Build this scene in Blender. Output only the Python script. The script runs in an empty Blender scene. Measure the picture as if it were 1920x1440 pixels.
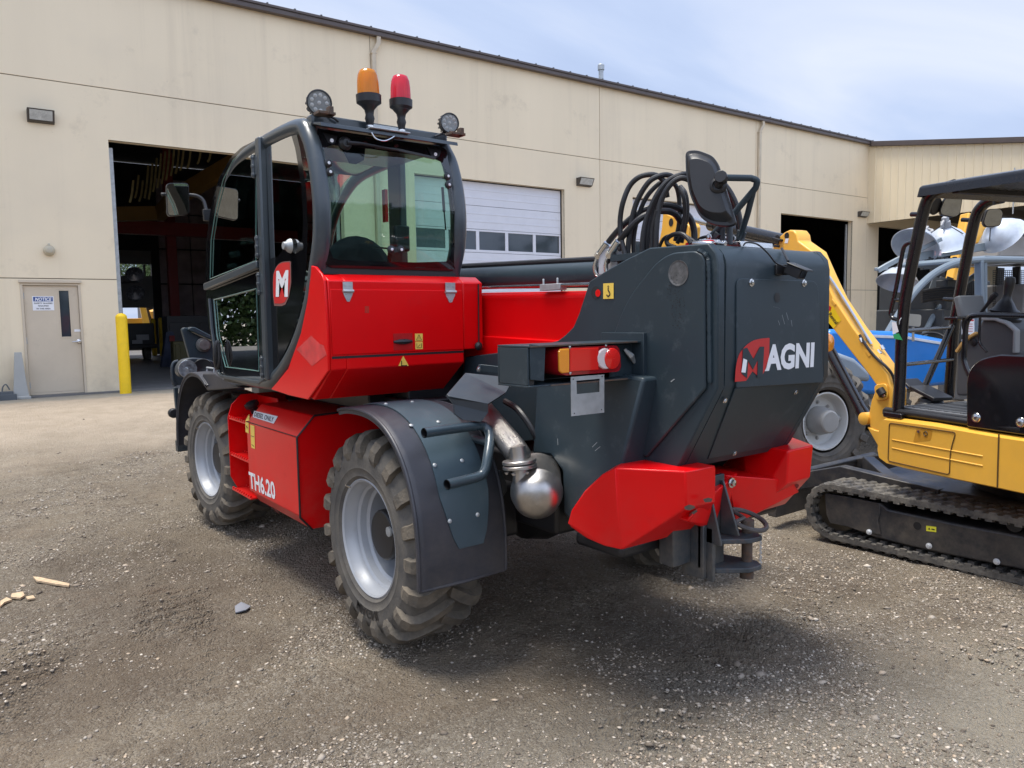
import bpy, bmesh, math, random
import numpy as np
from mathutils import Vector, Matrix
random.seed(7); np.random.seed(7)
S = bpy.context.scene
COL = S.collection

# ------------------------------------------------------------------ camera
CAM_H = 1.65
FPX, PITCH, ROLL, YAW = 1414.3, 0.088291, -0.0159419, 0.6476697
_f = np.array([math.sin(YAW), math.cos(YAW), 0.0]); _r = np.array([math.cos(YAW), -math.sin(YAW), 0.0]); _u = np.array([0, 0, 1.0])
_F = _f*math.cos(PITCH) - _u*math.sin(PITCH); _U = _u*math.cos(PITCH) + _f*math.sin(PITCH)
CR = _r*math.cos(ROLL) + _U*math.sin(ROLL); CU = _U*math.cos(ROLL) - _r*math.sin(ROLL); CF = _F
CAM = np.array([0.0, 0.0, CAM_H])
cd = bpy.data.cameras.new("camera"); cam = bpy.data.objects.new("camera", cd); COL.objects.link(cam)
cd.sensor_width = 36.0; cd.lens = FPX/1920*36.0; cd.clip_end = 2000; cd.clip_start = 0.05
cam.matrix_world = Matrix(((CR[0], CU[0], -CF[0], 0), (CR[1], CU[1], -CF[1], 0), (CR[2], CU[2], -CF[2], CAM_H), (0, 0, 0, 1)))
S.camera = cam

# the long wall of the building: unit vectors along it and into it
WA = 0.0304407
WT = np.array([math.cos(WA), -math.sin(WA), 0.0]); WN = np.array([math.sin(WA), math.cos(WA), 0.0]); WD = 17.03
WZ = 0.30      # level of the shop floor and apron

# ------------------------------------------------------------------ light
S.view_settings.view_transform = 'Standard'; S.view_settings.look = 'None'
S.view_settings.exposure = EXPOSURE = 0.98; S.view_settings.gamma = 1.0
_s = -0.20*WT + 0.151*WN + np.array([0, 0, 1.0]); _s /= np.linalg.norm(_s)
SUN_EL = math.asin(_s[2]); SUN_AZ = math.atan2(_s[0], _s[1])
sl = bpy.data.lights.new("sun", 'SUN'); sl.energy = 2.5; sl.angle = math.radians(24.0); sl.color = (1.0, 0.95, 0.86)
so = bpy.data.objects.new("sun", sl); COL.objects.link(so)
so.rotation_euler = Vector((-_s[0], -_s[1], -_s[2])).to_track_quat('-Z', 'Y').to_euler()
W = bpy.data.worlds.new("World"); S.world = W; W.use_nodes = True
nt = W.node_tree; nt.nodes.clear()
def wn(t, **k):
    n = nt.nodes.new(t)
    for a, b in k.items(): setattr(n, a, b)
    return n
sky = wn('ShaderNodeTexSky'); sky.sky_type = 'NISHITA'; sky.sun_disc = False; sky.sun_elevation = SUN_EL; sky.sun_rotation = SUN_AZ
sky.air_density = 1.0; sky.dust_density = 2.0; sky.ozone_density = 1.5
tc = wn('ShaderNodeTexCoord'); sep = wn('ShaderNodeSeparateXYZ'); nt.links.new(tc.outputs['Generated'], sep.inputs[0])
# clouds lie on a flat layer high above: direction divided by its height
mx = wn('ShaderNodeMath', operation='MAXIMUM'); mx.inputs[1].default_value = 0.0; nt.links.new(sep.outputs['Z'], mx.inputs[0])
ad = wn('ShaderNodeMath', operation='ADD'); ad.inputs[1].default_value = 0.12; nt.links.new(mx.outputs[0], ad.inputs[0])
dvx = wn('ShaderNodeMath', operation='DIVIDE'); dvy = wn('ShaderNodeMath', operation='DIVIDE')
nt.links.new(sep.outputs['X'], dvx.inputs[0]); nt.links.new(sep.outputs['Y'], dvy.inputs[0])
nt.links.new(ad.outputs[0], dvx.inputs[1]); nt.links.new(ad.outputs[0], dvy.inputs[1])
cmb = wn('ShaderNodeCombineXYZ'); nt.links.new(dvx.outputs[0], cmb.inputs[0]); nt.links.new(dvy.outputs[0], cmb.inputs[1])
mp = wn('ShaderNodeMapping'); mp.inputs['Rotation'].default_value = (0, 0, 0.35); mp.inputs['Scale'].default_value = (0.55, 1.5, 1.0); mp.inputs['Location'].default_value = (3.3, 1.2, 0)
nt.links.new(cmb.outputs[0], mp.inputs[0])
nz = wn('ShaderNodeTexNoise'); nz.inputs['Scale'].default_value = 0.55; nz.inputs['Detail'].default_value = 6; nz.inputs['Roughness'].default_value = 0.5; nz.inputs['Distortion'].default_value = 0.6
nt.links.new(mp.outputs[0], nz.inputs['Vector'])
cr = wn('ShaderNodeValToRGB'); cr.color_ramp.elements[0].position = 0.32; cr.color_ramp.elements[0].color = (2.8, 3.6, 5.5, 1)
cr.color_ramp.elements[1].position = 0.66; cr.color_ramp.elements[1].color = (6.1, 6.5, 7.5, 1)
e = cr.color_ramp.elements.new(0.5); e.color = (4.2, 5.0, 6.8, 1)
nt.links.new(nz.outputs['Fac'], cr.inputs[0])
mixc = wn('ShaderNodeMix', data_type='RGBA'); mixc.inputs[0].default_value = 0.88
nt.links.new(sky.outputs[0], mixc.inputs['A']); nt.links.new(cr.outputs[0], mixc.inputs['B'])
# sky brightened out of view over the yard, added to light the workshop wall
gy = wn('ShaderNodeMapRange'); gy.inputs['From Min'].default_value = 0.25; gy.inputs['From Max'].default_value = -0.5; gy.inputs['To Min'].default_value = 1.0; gy.inputs['To Max'].default_value = 1.75; nt.links.new(sep.outputs['Y'], gy.inputs['Value'])
gm = wn('ShaderNodeVectorMath', operation='SCALE'); nt.links.new(mixc.outputs['Result'], gm.inputs[0]); nt.links.new(gy.outputs[0], gm.inputs['Scale'])
bg = wn('ShaderNodeBackground'); bg.inputs['Strength'].default_value = 0.075; out = wn('ShaderNodeOutputWorld')
nt.links.new(gm.outputs[0], bg.inputs['Color']); nt.links.new(bg.outputs[0], out.inputs[0])

# ------------------------------------------------------------------ measuring: a point of the photo on a known plane of the place
def ray(x, y): return CR*(x-960)/FPX - CU*(y-720)/FPX + CF
def on(x, y, p0, n):
    d = ray(x, y); n = np.asarray(n, float); t = ((np.asarray(p0, float)-CAM)@n)/(d@n); return CAM + d*t
def X(x, y, v): return on(x, y, (v, 0, 0), (1, 0, 0))
def Y(x, y, v): return on(x, y, (0, v, 0), (0, 1, 0))
def Z(x, y, v): return on(x, y, (0, 0, v), (0, 0, 1))
def WP(t, z, out=0.0): return WT*t + WN*(WD-out) + np.array([0, 0, z])   # a point of the long wall

# ------------------------------------------------------------------ materials
MATS = {}
def mat(name, base, rough=0.5, metal=0.0, coat=0.0, var=0.12, vscale=3.0, dirt=None, dirt_amt=0.0, dirt_scale=2.5, bump=0.0, bscale=60.0, emit=None, spec=0.5, streak=False, low_dust=0.0):
    m = bpy.data.materials.new(name); m.use_nodes = True; n = m.node_tree.nodes; l = m.node_tree.links; n.clear()
    o = n.new('ShaderNodeOutputMaterial'); b = n.new('ShaderNodeBsdfPrincipled'); l.new(b.outputs[0], o.inputs[0])
    b.inputs['Roughness'].default_value = rough; b.inputs['Metallic'].default_value = metal
    b.inputs['Coat Weight'].default_value = coat; b.inputs['Coat Roughness'].default_value = 0.08; b.inputs['Specular IOR Level'].default_value = spec
    t = n.new('ShaderNodeTexCoord'); g = n.new('ShaderNodeNewGeometry')
    src = g.outputs['Position']
    nz = n.new('ShaderNodeTexNoise'); nz.inputs['Scale'].default_value = vscale; nz.inputs['Detail'].default_value = 6; nz.inputs['Roughness'].default_value = 0.6
    if streak:
        mp = n.new('ShaderNodeMapping'); mp.inputs['Scale'].default_value = (1, 1, 0.14); l.new(src, mp.inputs[0]); l.new(mp.outputs[0], nz.inputs['Vector'])
    else: l.new(src, nz.inputs['Vector'])
    mr = n.new('ShaderNodeMapRange'); mr.inputs['From Min'].default_value = 0.3; mr.inputs['From Max'].default_value = 0.7
    mr.inputs['To Min'].default_value = 1-var; mr.inputs['To Max'].default_value = 1+var; l.new(nz.outputs['Fac'], mr.inputs['Value'])
    vm = n.new('ShaderNodeVectorMath'); vm.operation = 'SCALE'; vm.inputs[0].default_value = base; l.new(mr.outputs[0], vm.inputs['Scale'])
    last = vm.outputs[0]
    if dirt is not None and dirt_amt > 0:
        nd = n.new('ShaderNodeTexNoise'); nd.inputs['Scale'].default_value = dirt_scale; nd.inputs['Detail'].default_value = 9; nd.inputs['Roughness'].default_value = 0.72; l.new(src, nd.inputs['Vector'])
        md = n.new('ShaderNodeMapRange'); md.inputs['From Min'].default_value = 0.62-0.35*dirt_amt; md.inputs['From Max'].default_value = 0.78; md.inputs['To Max'].default_value = min(1.0, 0.35+dirt_amt*0.7)
        l.new(nd.outputs['Fac'], md.inputs['Value']); f = md.outputs[0]
        mc = n.new('ShaderNodeMix'); mc.data_type = 'RGBA'; l.new(f, mc.inputs[0]); l.new(last, mc.inputs['A']); mc.inputs['B'].default_value = (*dirt, 1); last = mc.outputs['Result']
        ra = n.new('ShaderNodeMapRange'); ra.inputs['To Min'].default_value = rough; ra.inputs['To Max'].default_value = min(0.95, rough+0.4); l.new(f, ra.inputs['Value']); l.new(ra.outputs[0], b.inputs['Roughness'])
    else:
        n2 = n.new('ShaderNodeTexNoise'); n2.inputs['Scale'].default_value = vscale*4; n2.inputs['Detail'].default_value = 5; l.new(src, n2.inputs['Vector'])
        ra = n.new('ShaderNodeMapRange'); ra.inputs['From Min'].default_value = 0.3; ra.inputs['From Max'].default_value = 0.7
        ra.inputs['To Min'].default_value = rough*0.85; ra.inputs['To Max'].default_value = min(1, rough*1.2); l.new(n2.outputs['Fac'], ra.inputs['Value']); l.new(ra.outputs[0], b.inputs['Roughness'])
    if low_dust > 0:
        sp = n.new('ShaderNodeSeparateXYZ'); l.new(src, sp.inputs[0]); lz = n.new('ShaderNodeMapRange'); lz.inputs['From Min'].default_value = 1.0; lz.inputs['From Max'].default_value = 0.2; l.new(sp.outputs['Z'], lz.inputs['Value'])
        nl = n.new('ShaderNodeTexNoise'); nl.inputs['Scale'].default_value = 7; nl.inputs['Detail'].default_value = 10; nl.inputs['Roughness'].default_value = .75; l.new(src, nl.inputs['Vector'])
        ml = n.new('ShaderNodeMapRange'); ml.inputs['From Min'].default_value = .40; ml.inputs['From Max'].default_value = .66; ml.inputs['To Min'].default_value = .12; l.new(nl.outputs['Fac'], ml.inputs['Value'])
        mm = n.new('ShaderNodeMath'); mm.operation = 'MULTIPLY'; l.new(lz.outputs[0], mm.inputs[0]); l.new(ml.outputs[0], mm.inputs[1]); m2 = n.new('ShaderNodeMath'); m2.operation = 'MULTIPLY'; l.new(mm.outputs[0], m2.inputs[0]); m2.inputs[1].default_value = low_dust
        mc = n.new('ShaderNodeMix'); mc.data_type = 'RGBA'; l.new(m2.outputs[0], mc.inputs[0]); l.new(last, mc.inputs['A']); mc.inputs['B'].default_value = (0.24, 0.195, 0.145, 1); last = mc.outputs['Result']
    l.new(last, b.inputs['Base Color'])
    if bump > 0:
        nb = n.new('ShaderNodeTexNoise'); nb.inputs['Scale'].default_value = bscale; nb.inputs['Detail'].default_value = 6; l.new(src, nb.inputs['Vector'])
        bp = n.new('ShaderNodeBump'); bp.inputs['Strength'].default_value = 1.0; bp.inputs['Distance'].default_value = bump; l.new(nb.outputs['Fac'], bp.inputs['Height']); l.new(bp.outputs[0], b.inputs['Normal'])
    if emit is not None:
        b.inputs['Emission Color'].default_value = (*emit[:3], 1); b.inputs['Emission Strength'].default_value = emit[3]
    MATS[name] = m; return m
def glassm(name, tint, refl=1.0, rough=0.0, ior=1.5, bright=1.0):
    m = bpy.data.materials.new(name); m.use_nodes = True; n = m.node_tree.nodes; l = m.node_tree.links; n.clear()
    o = n.new('ShaderNodeOutputMaterial'); tr = n.new('ShaderNodeBsdfTransparent'); tr.inputs[0].default_value = (*tint, 1)
    gl = n.new('ShaderNodeBsdfGlossy'); gl.inputs['Roughness'].default_value = rough; gl.inputs['Color'].default_value = (bright, bright, bright, 1)
    fr = n.new('ShaderNodeFresnel'); fr.inputs['IOR'].default_value = ior
    mu = n.new('ShaderNodeMath'); mu.operation = 'MULTIPLY'; mu.inputs[1].default_value = refl; mu.use_clamp = True; l.new(fr.outputs[0], mu.inputs[0])
    mx = n.new('ShaderNodeMixShader'); l.new(mu.outputs[0], mx.inputs[0]); l.new(tr.outputs[0], mx.inputs[1]); l.new(gl.outputs[0], mx.inputs[2]); l.new(mx.outputs[0], o.inputs[0])
    MATS[name] = m; return m
DUST = (0.20, 0.17, 0.13)
RED = mat('red_paint', (0.72, 0.002, 0.004), 0.28, coat=0.06, var=0.05, vscale=2, dirt=(0.55, 0.02, 0.02), dirt_amt=0.08, dirt_scale=6, low_dust=.25, spec=.28)
GREY = mat('slate_paint', (0.026, 0.040, 0.050), 0.42, coat=0.04, spec=.3, var=0.09, vscale=2.5, dirt=(0.12, 0.14, 0.15), dirt_amt=0.12, dirt_scale=9, streak=True, low_dust=.45)
DGREY = mat('dark_slate_paint', (0.028, 0.038, 0.048), 0.38, low_dust=.7, coat=0.1, var=0.12, dirt=(0.10, 0.10, 0.10), dirt_amt=0.12, dirt_scale=8)
FEND = mat('fender_plastic', (0.030, 0.032, 0.042), 0.45, low_dust=.25, var=0.18, vscale=5, dirt=(0.075, 0.07, 0.075), dirt_amt=0.30, dirt_scale=4, bump=0.0006, bscale=300)
BLACK = mat('black_plastic', (0.014, 0.014, 0.016), 0.42, var=0.2, dirt=(0.06, 0.055, 0.05), dirt_amt=0.1)
GLOSSB = mat('gloss_black', (0.006, 0.006, 0.007), 0.08, var=0.05, coat=0.5)
HOSE = mat('hose_rubber', (0.016, 0.016, 0.018), 0.38, var=0.25, vscale=20, bump=0.0008, bscale=400)
RUB = mat('tyre_rubber', (0.070, 0.066, 0.062), 0.75, var=0.25, vscale=4, dirt=(0.20, 0.175, 0.14), dirt_amt=0.75, dirt_scale=5, bump=0.002, bscale=90)
LUG = mat('tyre_lug_rubber', (0.085, 0.076, 0.064), 0.85, var=0.25, vscale=9, dirt=(0.24, 0.195, 0.14), dirt_amt=0.75, dirt_scale=7, bump=0.004, bscale=70)
RIM = mat('rim_silver', (0.40, 0.415, 0.44), 0.42, metal=0.15, var=0.06, dirt=(0.30, 0.27, 0.23), dirt_amt=0.18, dirt_scale=9)
CHROME = mat('bright_steel', (0.62, 0.62, 0.62), 0.22, metal=1.0, var=0.08)
STAIN = mat('stainless', (0.48, 0.46, 0.44), 0.36, metal=1.0, var=0.22, vscale=9, dirt=(0.22, 0.15, 0.10), dirt_amt=0.2, dirt_scale=9, bump=0.0006, bscale=200)
ZINC = mat('zinc_plate', (0.42, 0.44, 0.45), 0.5, metal=0.5, var=0.18, vscale=15)
RUST = mat('rusty_steel', (0.10, 0.075, 0.06), 0.8, metal=0.2, var=0.35, vscale=20, dirt=(0.22, 0.09, 0.035), dirt_amt=0.4, dirt_scale=25, bump=0.001)
YEL = mat('yellow_paint', (0.86, 0.46, 0.06), 0.32, coat=0.2, var=0.06, vscale=2, dirt=(0.60, 0.36, 0.12), dirt_amt=0.10, dirt_scale=6, low_dust=.25)
BOLY = mat('bollard_yellow', (0.88, 0.57, 0.008), 0.5, var=0.06, vscale=5, dirt=(0.45, 0.33, 0.06), dirt_amt=0.2, dirt_scale=7)
STICK = mat('sticker_yellow', (0.85, 0.58, 0.10), 0.4, var=0.04)
WHITE = mat('white_vinyl', (0.80, 0.80, 0.82), 0.4, var=0.03)
BLKV = mat('black_vinyl', (0.012, 0.012, 0.014), 0.5, var=0.0)
LOGOR = mat('logo_red', (0.50, 0.016, 0.016), 0.4, var=0.06)
PINK = mat('faded_patch', (0.62, 0.045, 0.045), 0.45, var=0.25, vscale=14)
GLASS = glassm('tinted_glass', (0.60, 0.80, 0.73), 1.1, ior=1.5)
DGLASS = glassm('side_glass', (0.22, 0.34, 0.32), .8, ior=1.5)
CLEAR = glassm('clear_lens', (0.9, 0.92, 0.92), 1.0)
MIRR = mat('mirror_face', (0.34, 0.36, 0.36), 0.03, metal=1.0, var=0.0)
WALL = mat('wall_paint', (0.80, 0.68, 0.49), 0.8, var=0.045, vscale=0.5, dirt=(0.40, 0.33, 0.24), dirt_amt=0.12, dirt_scale=1.1, bump=0.0012, bscale=40, streak=True)
SIDING = mat('metal_siding', (0.76, 0.65, 0.46), 0.55, var=0.04, vscale=0.8, streak=True)
DOORP = mat('door_paint', (0.58, 0.49, 0.37), 0.5, var=0.05, vscale=2, dirt=(0.33, 0.27, 0.2), dirt_amt=0.1, dirt_scale=3)
GUT = mat('brown_gutter', (0.085, 0.065, 0.058), 0.5, var=0.1)
ROOFM = mat('roof_metal', (0.05, 0.055, 0.055), 0.5, var=0.1)
WDOOR = mat('white_door', (0.64, 0.65, 0.70), 0.55, var=0.04, dirt=(0.42, 0.42, 0.44), dirt_amt=0.12, dirt_scale=3)
WINDG = mat('dark_window', (0.035, 0.045, 0.055), 0.06, var=0.1, coat=0.3)
CONC = mat('concrete', (0.30, 0.27, 0.24), 0.8, var=0.15, vscale=0.8, dirt=(0.16, 0.14, 0.12), dirt_amt=0.3, dirt_scale=1.6, bump=0.002, bscale=50)
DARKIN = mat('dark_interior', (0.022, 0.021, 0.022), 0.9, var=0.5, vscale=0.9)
INSUL = mat('insulation', (0.30, 0.24, 0.25), 0.9, var=0.35, vscale=1.6)
REDB = mat('red_column', (0.16, 0.008, 0.005), 0.6, var=0.1)
TRACK = mat('track_rubber', (0.060, 0.057, 0.055), 0.6, var=0.35, vscale=12, dirt=(0.30, 0.27, 0.22), dirt_amt=0.6, dirt_scale=9, bump=0.003, bscale=70)
NAVY = mat('undercarriage_black', (0.020, 0.023, 0.030), 0.35, var=0.25, dirt=(0.13, 0.115, 0.09), dirt_amt=0.40, dirt_scale=5, streak=True, low_dust=.25)
BLUE = mat('blue_paint', (0.010, 0.19, 0.60), 0.35, coat=0.2, var=0.06)
LGREY = mat('light_grey_paint', (0.25, 0.30, 0.35), 0.4, coat=0.1, var=0.08)
CABG = mat('cab_grey_paint', (0.16, 0.20, 0.235), 0.4, coat=0.1, var=0.08)
SEATG = mat('grey_moulding', (0.20, 0.185, 0.165), 0.6, var=0.1)
FLOORM = mat('floor_mat', (0.11, 0.115, 0.125), 0.7, var=0.2, vscale=8)
LAMPW = mat('reflector_white', (0.58, 0.62, 0.68), 0.35, metal=0.3, var=0.15, vscale=6, dirt=(.30, .30, .29), dirt_amt=.2, dirt_scale=6)
WOOD = mat('splintered_wood', (0.52, 0.38, 0.24), 0.8, var=0.25, vscale=30)
PGREY = mat('light_plastic_grey', (0.36, 0.36, 0.34), 0.5, var=0.08)
def weather(m):
    """rain streaks, splash dirt at the foot and soft patches on the painted wall"""
    n = m.node_tree.nodes; l = m.node_tree.links; b = [q for q in n if q.type == 'BSDF_PRINCIPLED'][0]; last = b.inputs['Base Color'].links[0].from_socket
    g = n.new('ShaderNodeNewGeometry'); sp = n.new('ShaderNodeSeparateXYZ'); l.new(g.outputs['Position'], sp.inputs[0])
    def noise(scale, map_, det=6, ro=.6):
        mp = n.new('ShaderNodeMapping'); mp.inputs['Scale'].default_value = map_; l.new(g.outputs['Position'], mp.inputs[0]); t = n.new('ShaderNodeTexNoise'); t.inputs['Scale'].default_value = scale; t.inputs['Detail'].default_value = det; t.inputs['Roughness'].default_value = ro; l.new(mp.outputs[0], t.inputs['Vector']); return t.outputs['Fac']
    def rng(f, a, c, d=0.0, e=1.0):
        t = n.new('ShaderNodeMapRange'); t.inputs['From Min'].default_value = a; t.inputs['From Max'].default_value = c; t.inputs['To Min'].default_value = d; t.inputs['To Max'].default_value = e; l.new(f, t.inputs['Value']); return t.outputs[0]
    def mul(a, c):
        t = n.new('ShaderNodeMath'); t.operation = 'MULTIPLY'
        for i, v in enumerate((a, c)):
            if isinstance(v, float): t.inputs[i].default_value = v
            else: l.new(v, t.inputs[i])
        return t.outputs[0]
    def mix(f, a, c):
        t = n.new('ShaderNodeMix'); t.data_type = 'RGBA'; l.new(f, t.inputs[0]); l.new(a, t.inputs['A']); t.inputs['B'].default_value = (*c, 1); return t.outputs['Result']
    last = mix(mul(rng(noise(2.6, (1, 1, .035), 7, .65), .52, .75), .20), last, (0.42, 0.34, 0.24))
    last = mix(mul(rng(noise(.22, (1, 1, 1.6), 4), .48, .62), .22), last, (0.62, 0.54, 0.42))
    last = mix(mul(mul(rng(sp.outputs['Z'], 1.3, .25), rng(noise(1.6, (1, 1, 1), 8, .7), .35, .65)), .55), last, (0.36, 0.29, 0.21))
    last = mix(mul(rng(noise(5.0, (1, 1, 1), 9, .75), .66, .72), .35), last, (0.33, 0.27, 0.2))
    l.new(last, b.inputs['Base Color'])
weather(WALL)
def lensm(name, col, e=0.0):
    m = bpy.data.materials.new(name); m.use_nodes = True; b = m.node_tree.nodes['Principled BSDF']; l = m.node_tree.links; n = m.node_tree.nodes
    b.inputs['Base Color'].default_value = (*col, 1); b.inputs['Roughness'].default_value = 0.15; b.inputs['Coat Weight'].default_value = 0.6; b.inputs['Coat Roughness'].default_value = 0.03
    b.inputs['Subsurface Weight'].default_value = 0.5; b.inputs['Subsurface Radius'].default_value = (0.03, 0.02, 0.02); b.inputs['Subsurface Scale'].default_value = 0.6
    g = n.new('ShaderNodeNewGeometry'); w = n.new('ShaderNodeTexChecker'); w.inputs['Scale'].default_value = 420; w.inputs[1].default_value = (*[c*0.78 for c in col], 1); w.inputs[2].default_value = (*col, 1)
    l.new(g.outputs['Position'], w.inputs[0]); l.new(w.outputs[0], b.inputs['Base Color'])
    MATS[name] = m; return m
LRED = lensm('red_lens', (0.85, 0.02, 0.015)); LORA = lensm('amber_lens', (1.0, 0.36, 0.03)); LWHT = lensm('white_lens', (0.85, 0.72, 0.70)); LGRY = lensm('led_lens', (0.26, 0.26, 0.25)); LDRK = lensm('lamp_body_red', (0.34, 0.006, 0.012))
def beaconm(name, col):
    m = bpy.data.materials.new(name); m.use_nodes = True; n = m.node_tree.nodes; l = m.node_tree.links; n.clear()
    o = n.new('ShaderNodeOutputMaterial'); tr = n.new('ShaderNodeBsdfTransparent'); tr.inputs[0].default_value = (*col, 1)
    tl = n.new('ShaderNodeBsdfTranslucent'); tl.inputs[0].default_value = (*col, 1); di = n.new('ShaderNodeBsdfDiffuse'); di.inputs[0].default_value = (*col, 1); gl = n.new('ShaderNodeBsdfGlossy'); gl.inputs['Roughness'].default_value = 0.08
    a = n.new('ShaderNodeMixShader'); a.inputs[0].default_value = 0.6; l.new(tl.outputs[0], a.inputs[1]); l.new(di.outputs[0], a.inputs[2])
    c = n.new('ShaderNodeMixShader'); c.inputs[0].default_value = 0.80; l.new(tr.outputs[0], c.inputs[1]); l.new(a.outputs[0], c.inputs[2])
    fr = n.new('ShaderNodeFresnel'); fr.inputs[0].default_value = 1.45; d = n.new('ShaderNodeMixShader'); l.new(fr.outputs[0], d.inputs[0]); l.new(c.outputs[0], d.inputs[1]); l.new(gl.outputs[0], d.inputs[2]); l.new(d.outputs[0], o.inputs[0])
    return m
BORA = beaconm('amber_beacon', (1.0, 0.36, 0.015)); BRED = beaconm('red_beacon', (1.0, 0.045, 0.09))

# ------------------------------------------------------------------ mesh building
def V(*a): return np.array(a, float)
def nrm(v): v = np.asarray(v, float); return v/max(1e-12, np.linalg.norm(v))
def frame(d):
    d = nrm(d); a = V(0, 0, 1) if abs(d[2]) < 0.9 else V(0, 1, 0); u = nrm(np.cross(a, d)); return u, np.cross(d, u)
def roundpoly(pts, r, seg=5):
    """round the corners of a closed 3-D polygon"""
    out = []; n = len(pts); pts = [np.asarray(p, float) for p in pts]
    for i in range(n):
        p = pts[i]; a = pts[i-1]; b = pts[(i+1) % n]; rr = r[i] if isinstance(r, (list, tuple)) else r
        la = np.linalg.norm(a-p); lb = np.linalg.norm(b-p); q = min(rr, la*0.45, lb*0.45)
        if q < 1e-4: out.append(p); continue
        pa = p+(a-p)/la*q; pb = p+(b-p)/lb*q
        for k in range(seg+1):
            t = k/seg; out.append((1-t)**2*pa + 2*t*(1-t)*p + t*t*pb)
    return out
def smooth(pts, n=6, closed=False):
    """Catmull-Rom through the points"""
    P = [np.asarray(p, float) for p in pts]; out = []; m = len(P)
    rng = range(m) if closed else range(m-1)
    for i in rng:
        p1 = P[i]; p2 = P[(i+1) % m]
        p0 = P[i-1] if (i > 0 or closed) else 2*p1-p2; p3 = P[(i+2) % m] if (i+2 < m or closed) else 2*p2-p1
        for k in range(n):
            t = k/n; out.append(0.5*((2*p1)+(p2-p0)*t+(2*p0-5*p1+4*p2-p3)*t*t+(3*p1-p0-3*p2+p3)*t**3))
    if not closed: out.append(P[-1])
    return out
class MB:
    def __init__(s): s.v = []; s.f = []; s.m = []; s.cur = 0
    def mi(s, i): s.cur = i; return s
    def add(s, vs, fs):
        o = len(s.v); s.v += [tuple(float(c) for c in p) for p in vs]
        for f in fs: s.f.append(tuple(i+o for i in f)); s.m.append(s.cur)
        return s
    def quad(s, a, b, c, d): return s.add([a, b, c, d], [(0, 1, 2, 3)])
    def box(s, c, h, ax=None):
        """centre, half sizes, optional three axes"""
        c = np.asarray(c, float); A = ax if ax is not None else (V(1, 0, 0), V(0, 1, 0), V(0, 0, 1))
        vs = [c + A[0]*h[0]*i + A[1]*h[1]*j + A[2]*h[2]*k for i in (-1, 1) for j in (-1, 1) for k in (-1, 1)]
        return s.add(vs, [(0, 1, 3, 2), (4, 6, 7, 5), (0, 4, 5, 1), (2, 3, 7, 6), (0, 2, 6, 4), (1, 5, 7, 3)])
    def b2(s, a, b):
        a = np.asarray(a, float); b = np.asarray(b, float); return s.box((a+b)/2, np.abs(b-a)/2)
    def prism(s, pts, d):
        """closed polygon swept along d, capped"""
        n = len(pts); P = [np.asarray(p, float) for p in pts]; d = np.asarray(d, float)
        vs = P + [p+d for p in P]; nn = sum((np.cross(P[i]-P[0], P[(i+1) % n]-P[0]) for i in range(1, n-1)), V(0, 0, 0))
        fl = nn@d > 0
        a = tuple(range(n)); b = tuple(range(n, 2*n))
        fs = [a[::-1] if fl else a, b if fl else b[::-1]]
        for i in range(n):
            j = (i+1) % n; q = (i, j, n+j, n+i); fs.append(q if fl else q[::-1])
        return s.add(vs, fs)
    def loft(s, rings, closed=True, caps=False):
        n = len(rings[0]); vs = [p for r in rings for p in r]; fs = []
        for i in range(len(rings)-1):
            for j in range(n if closed else n-1):
                k = (j+1) % n; fs.append((i*n+j, i*n+k, (i+1)*n+k, (i+1)*n+j))
        if caps: fs.append(tuple(range(n))[::-1]); fs.append(tuple((len(rings)-1)*n+j for j in range(n)))
        return s.add(vs, fs)
    def tube(s, path, r, seg=10, caps=True, flat=None):
        P = [np.asarray(p, float) for p in path]; n = len(P); T = []
        for i in range(n): T.append(nrm(P[min(i+1, n-1)]-P[max(i-1, 0)]))
        u, _ = frame(T[0]); rings = []
        for i in range(n):
            u = nrm(u - T[i]*(u@T[i])); w = np.cross(T[i], u); rr = r[i] if isinstance(r, (list, tuple, np.ndarray)) else r
            rings.append([P[i] + (u*math.cos(2*math.pi*k/seg) + w*math.sin(2*math.pi*k/seg))*rr for k in range(seg)])
        return s.loft(rings, True, caps)
    def cyl(s, a, b, r, seg=16, r2=None):
        return s.tube([a, b], [r, r if r2 is None else r2], seg)
    def bar(s, path, w, h, up=(0, 0, 1)):
        """rectangular section swept along a path; w across, h along up"""
        P = [np.asarray(p, float) for p in path]; n = len(P); up = nrm(up); rings = []
        for i in range(n):
            t = nrm(P[min(i+1, n-1)]-P[max(i-1, 0)]); a = nrm(np.cross(t, up)); b = np.cross(a, t)
            rings.append([P[i]+a*w/2*q[0]+b*h/2*q[1] for q in ((-1, -1), (1, -1), (1, 1), (-1, 1))])
        return s.loft(rings, True, True)
    def lathe(s, c, ax, prof, seg=32, closed=False):
        """prof: (radius, distance along ax)"""
        c = np.asarray(c, float); ax = nrm(ax); u, w = frame(ax)
        rings = [[c + ax*h + (u*math.cos(2*math.pi*k/seg) + w*math.sin(2*math.pi*k/seg))*r for k in range(seg)] for r, h in prof]
        return s.loft(rings, True, False)
    def disc(s, c, ax, r, seg=24):
        c = np.asarray(c, float); u, w = frame(ax); return s.add([c+(u*math.cos(2*math.pi*k/seg)+w*math.sin(2*math.pi*k/seg))*r for k in range(seg)], [tuple(range(seg))])
    def bolt(s, c, ax, r=0.009, h=0.006):
        c = np.asarray(c, float); ax = nrm(ax); return s.lathe(c, ax, [(r*1.5, 0), (r*1.5, h*0.3), (r, h*0.35), (r*0.92, h), (0.0005, h*1.15)], 8)
    def build(s, name, mats, parent=None, bevel=0.0, ang=32, seg=2, sm=True):
        return mk(name, s.v, s.f, mats, parent, bevel, ang, seg, s.m, sm)
WPOS = {}
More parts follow.
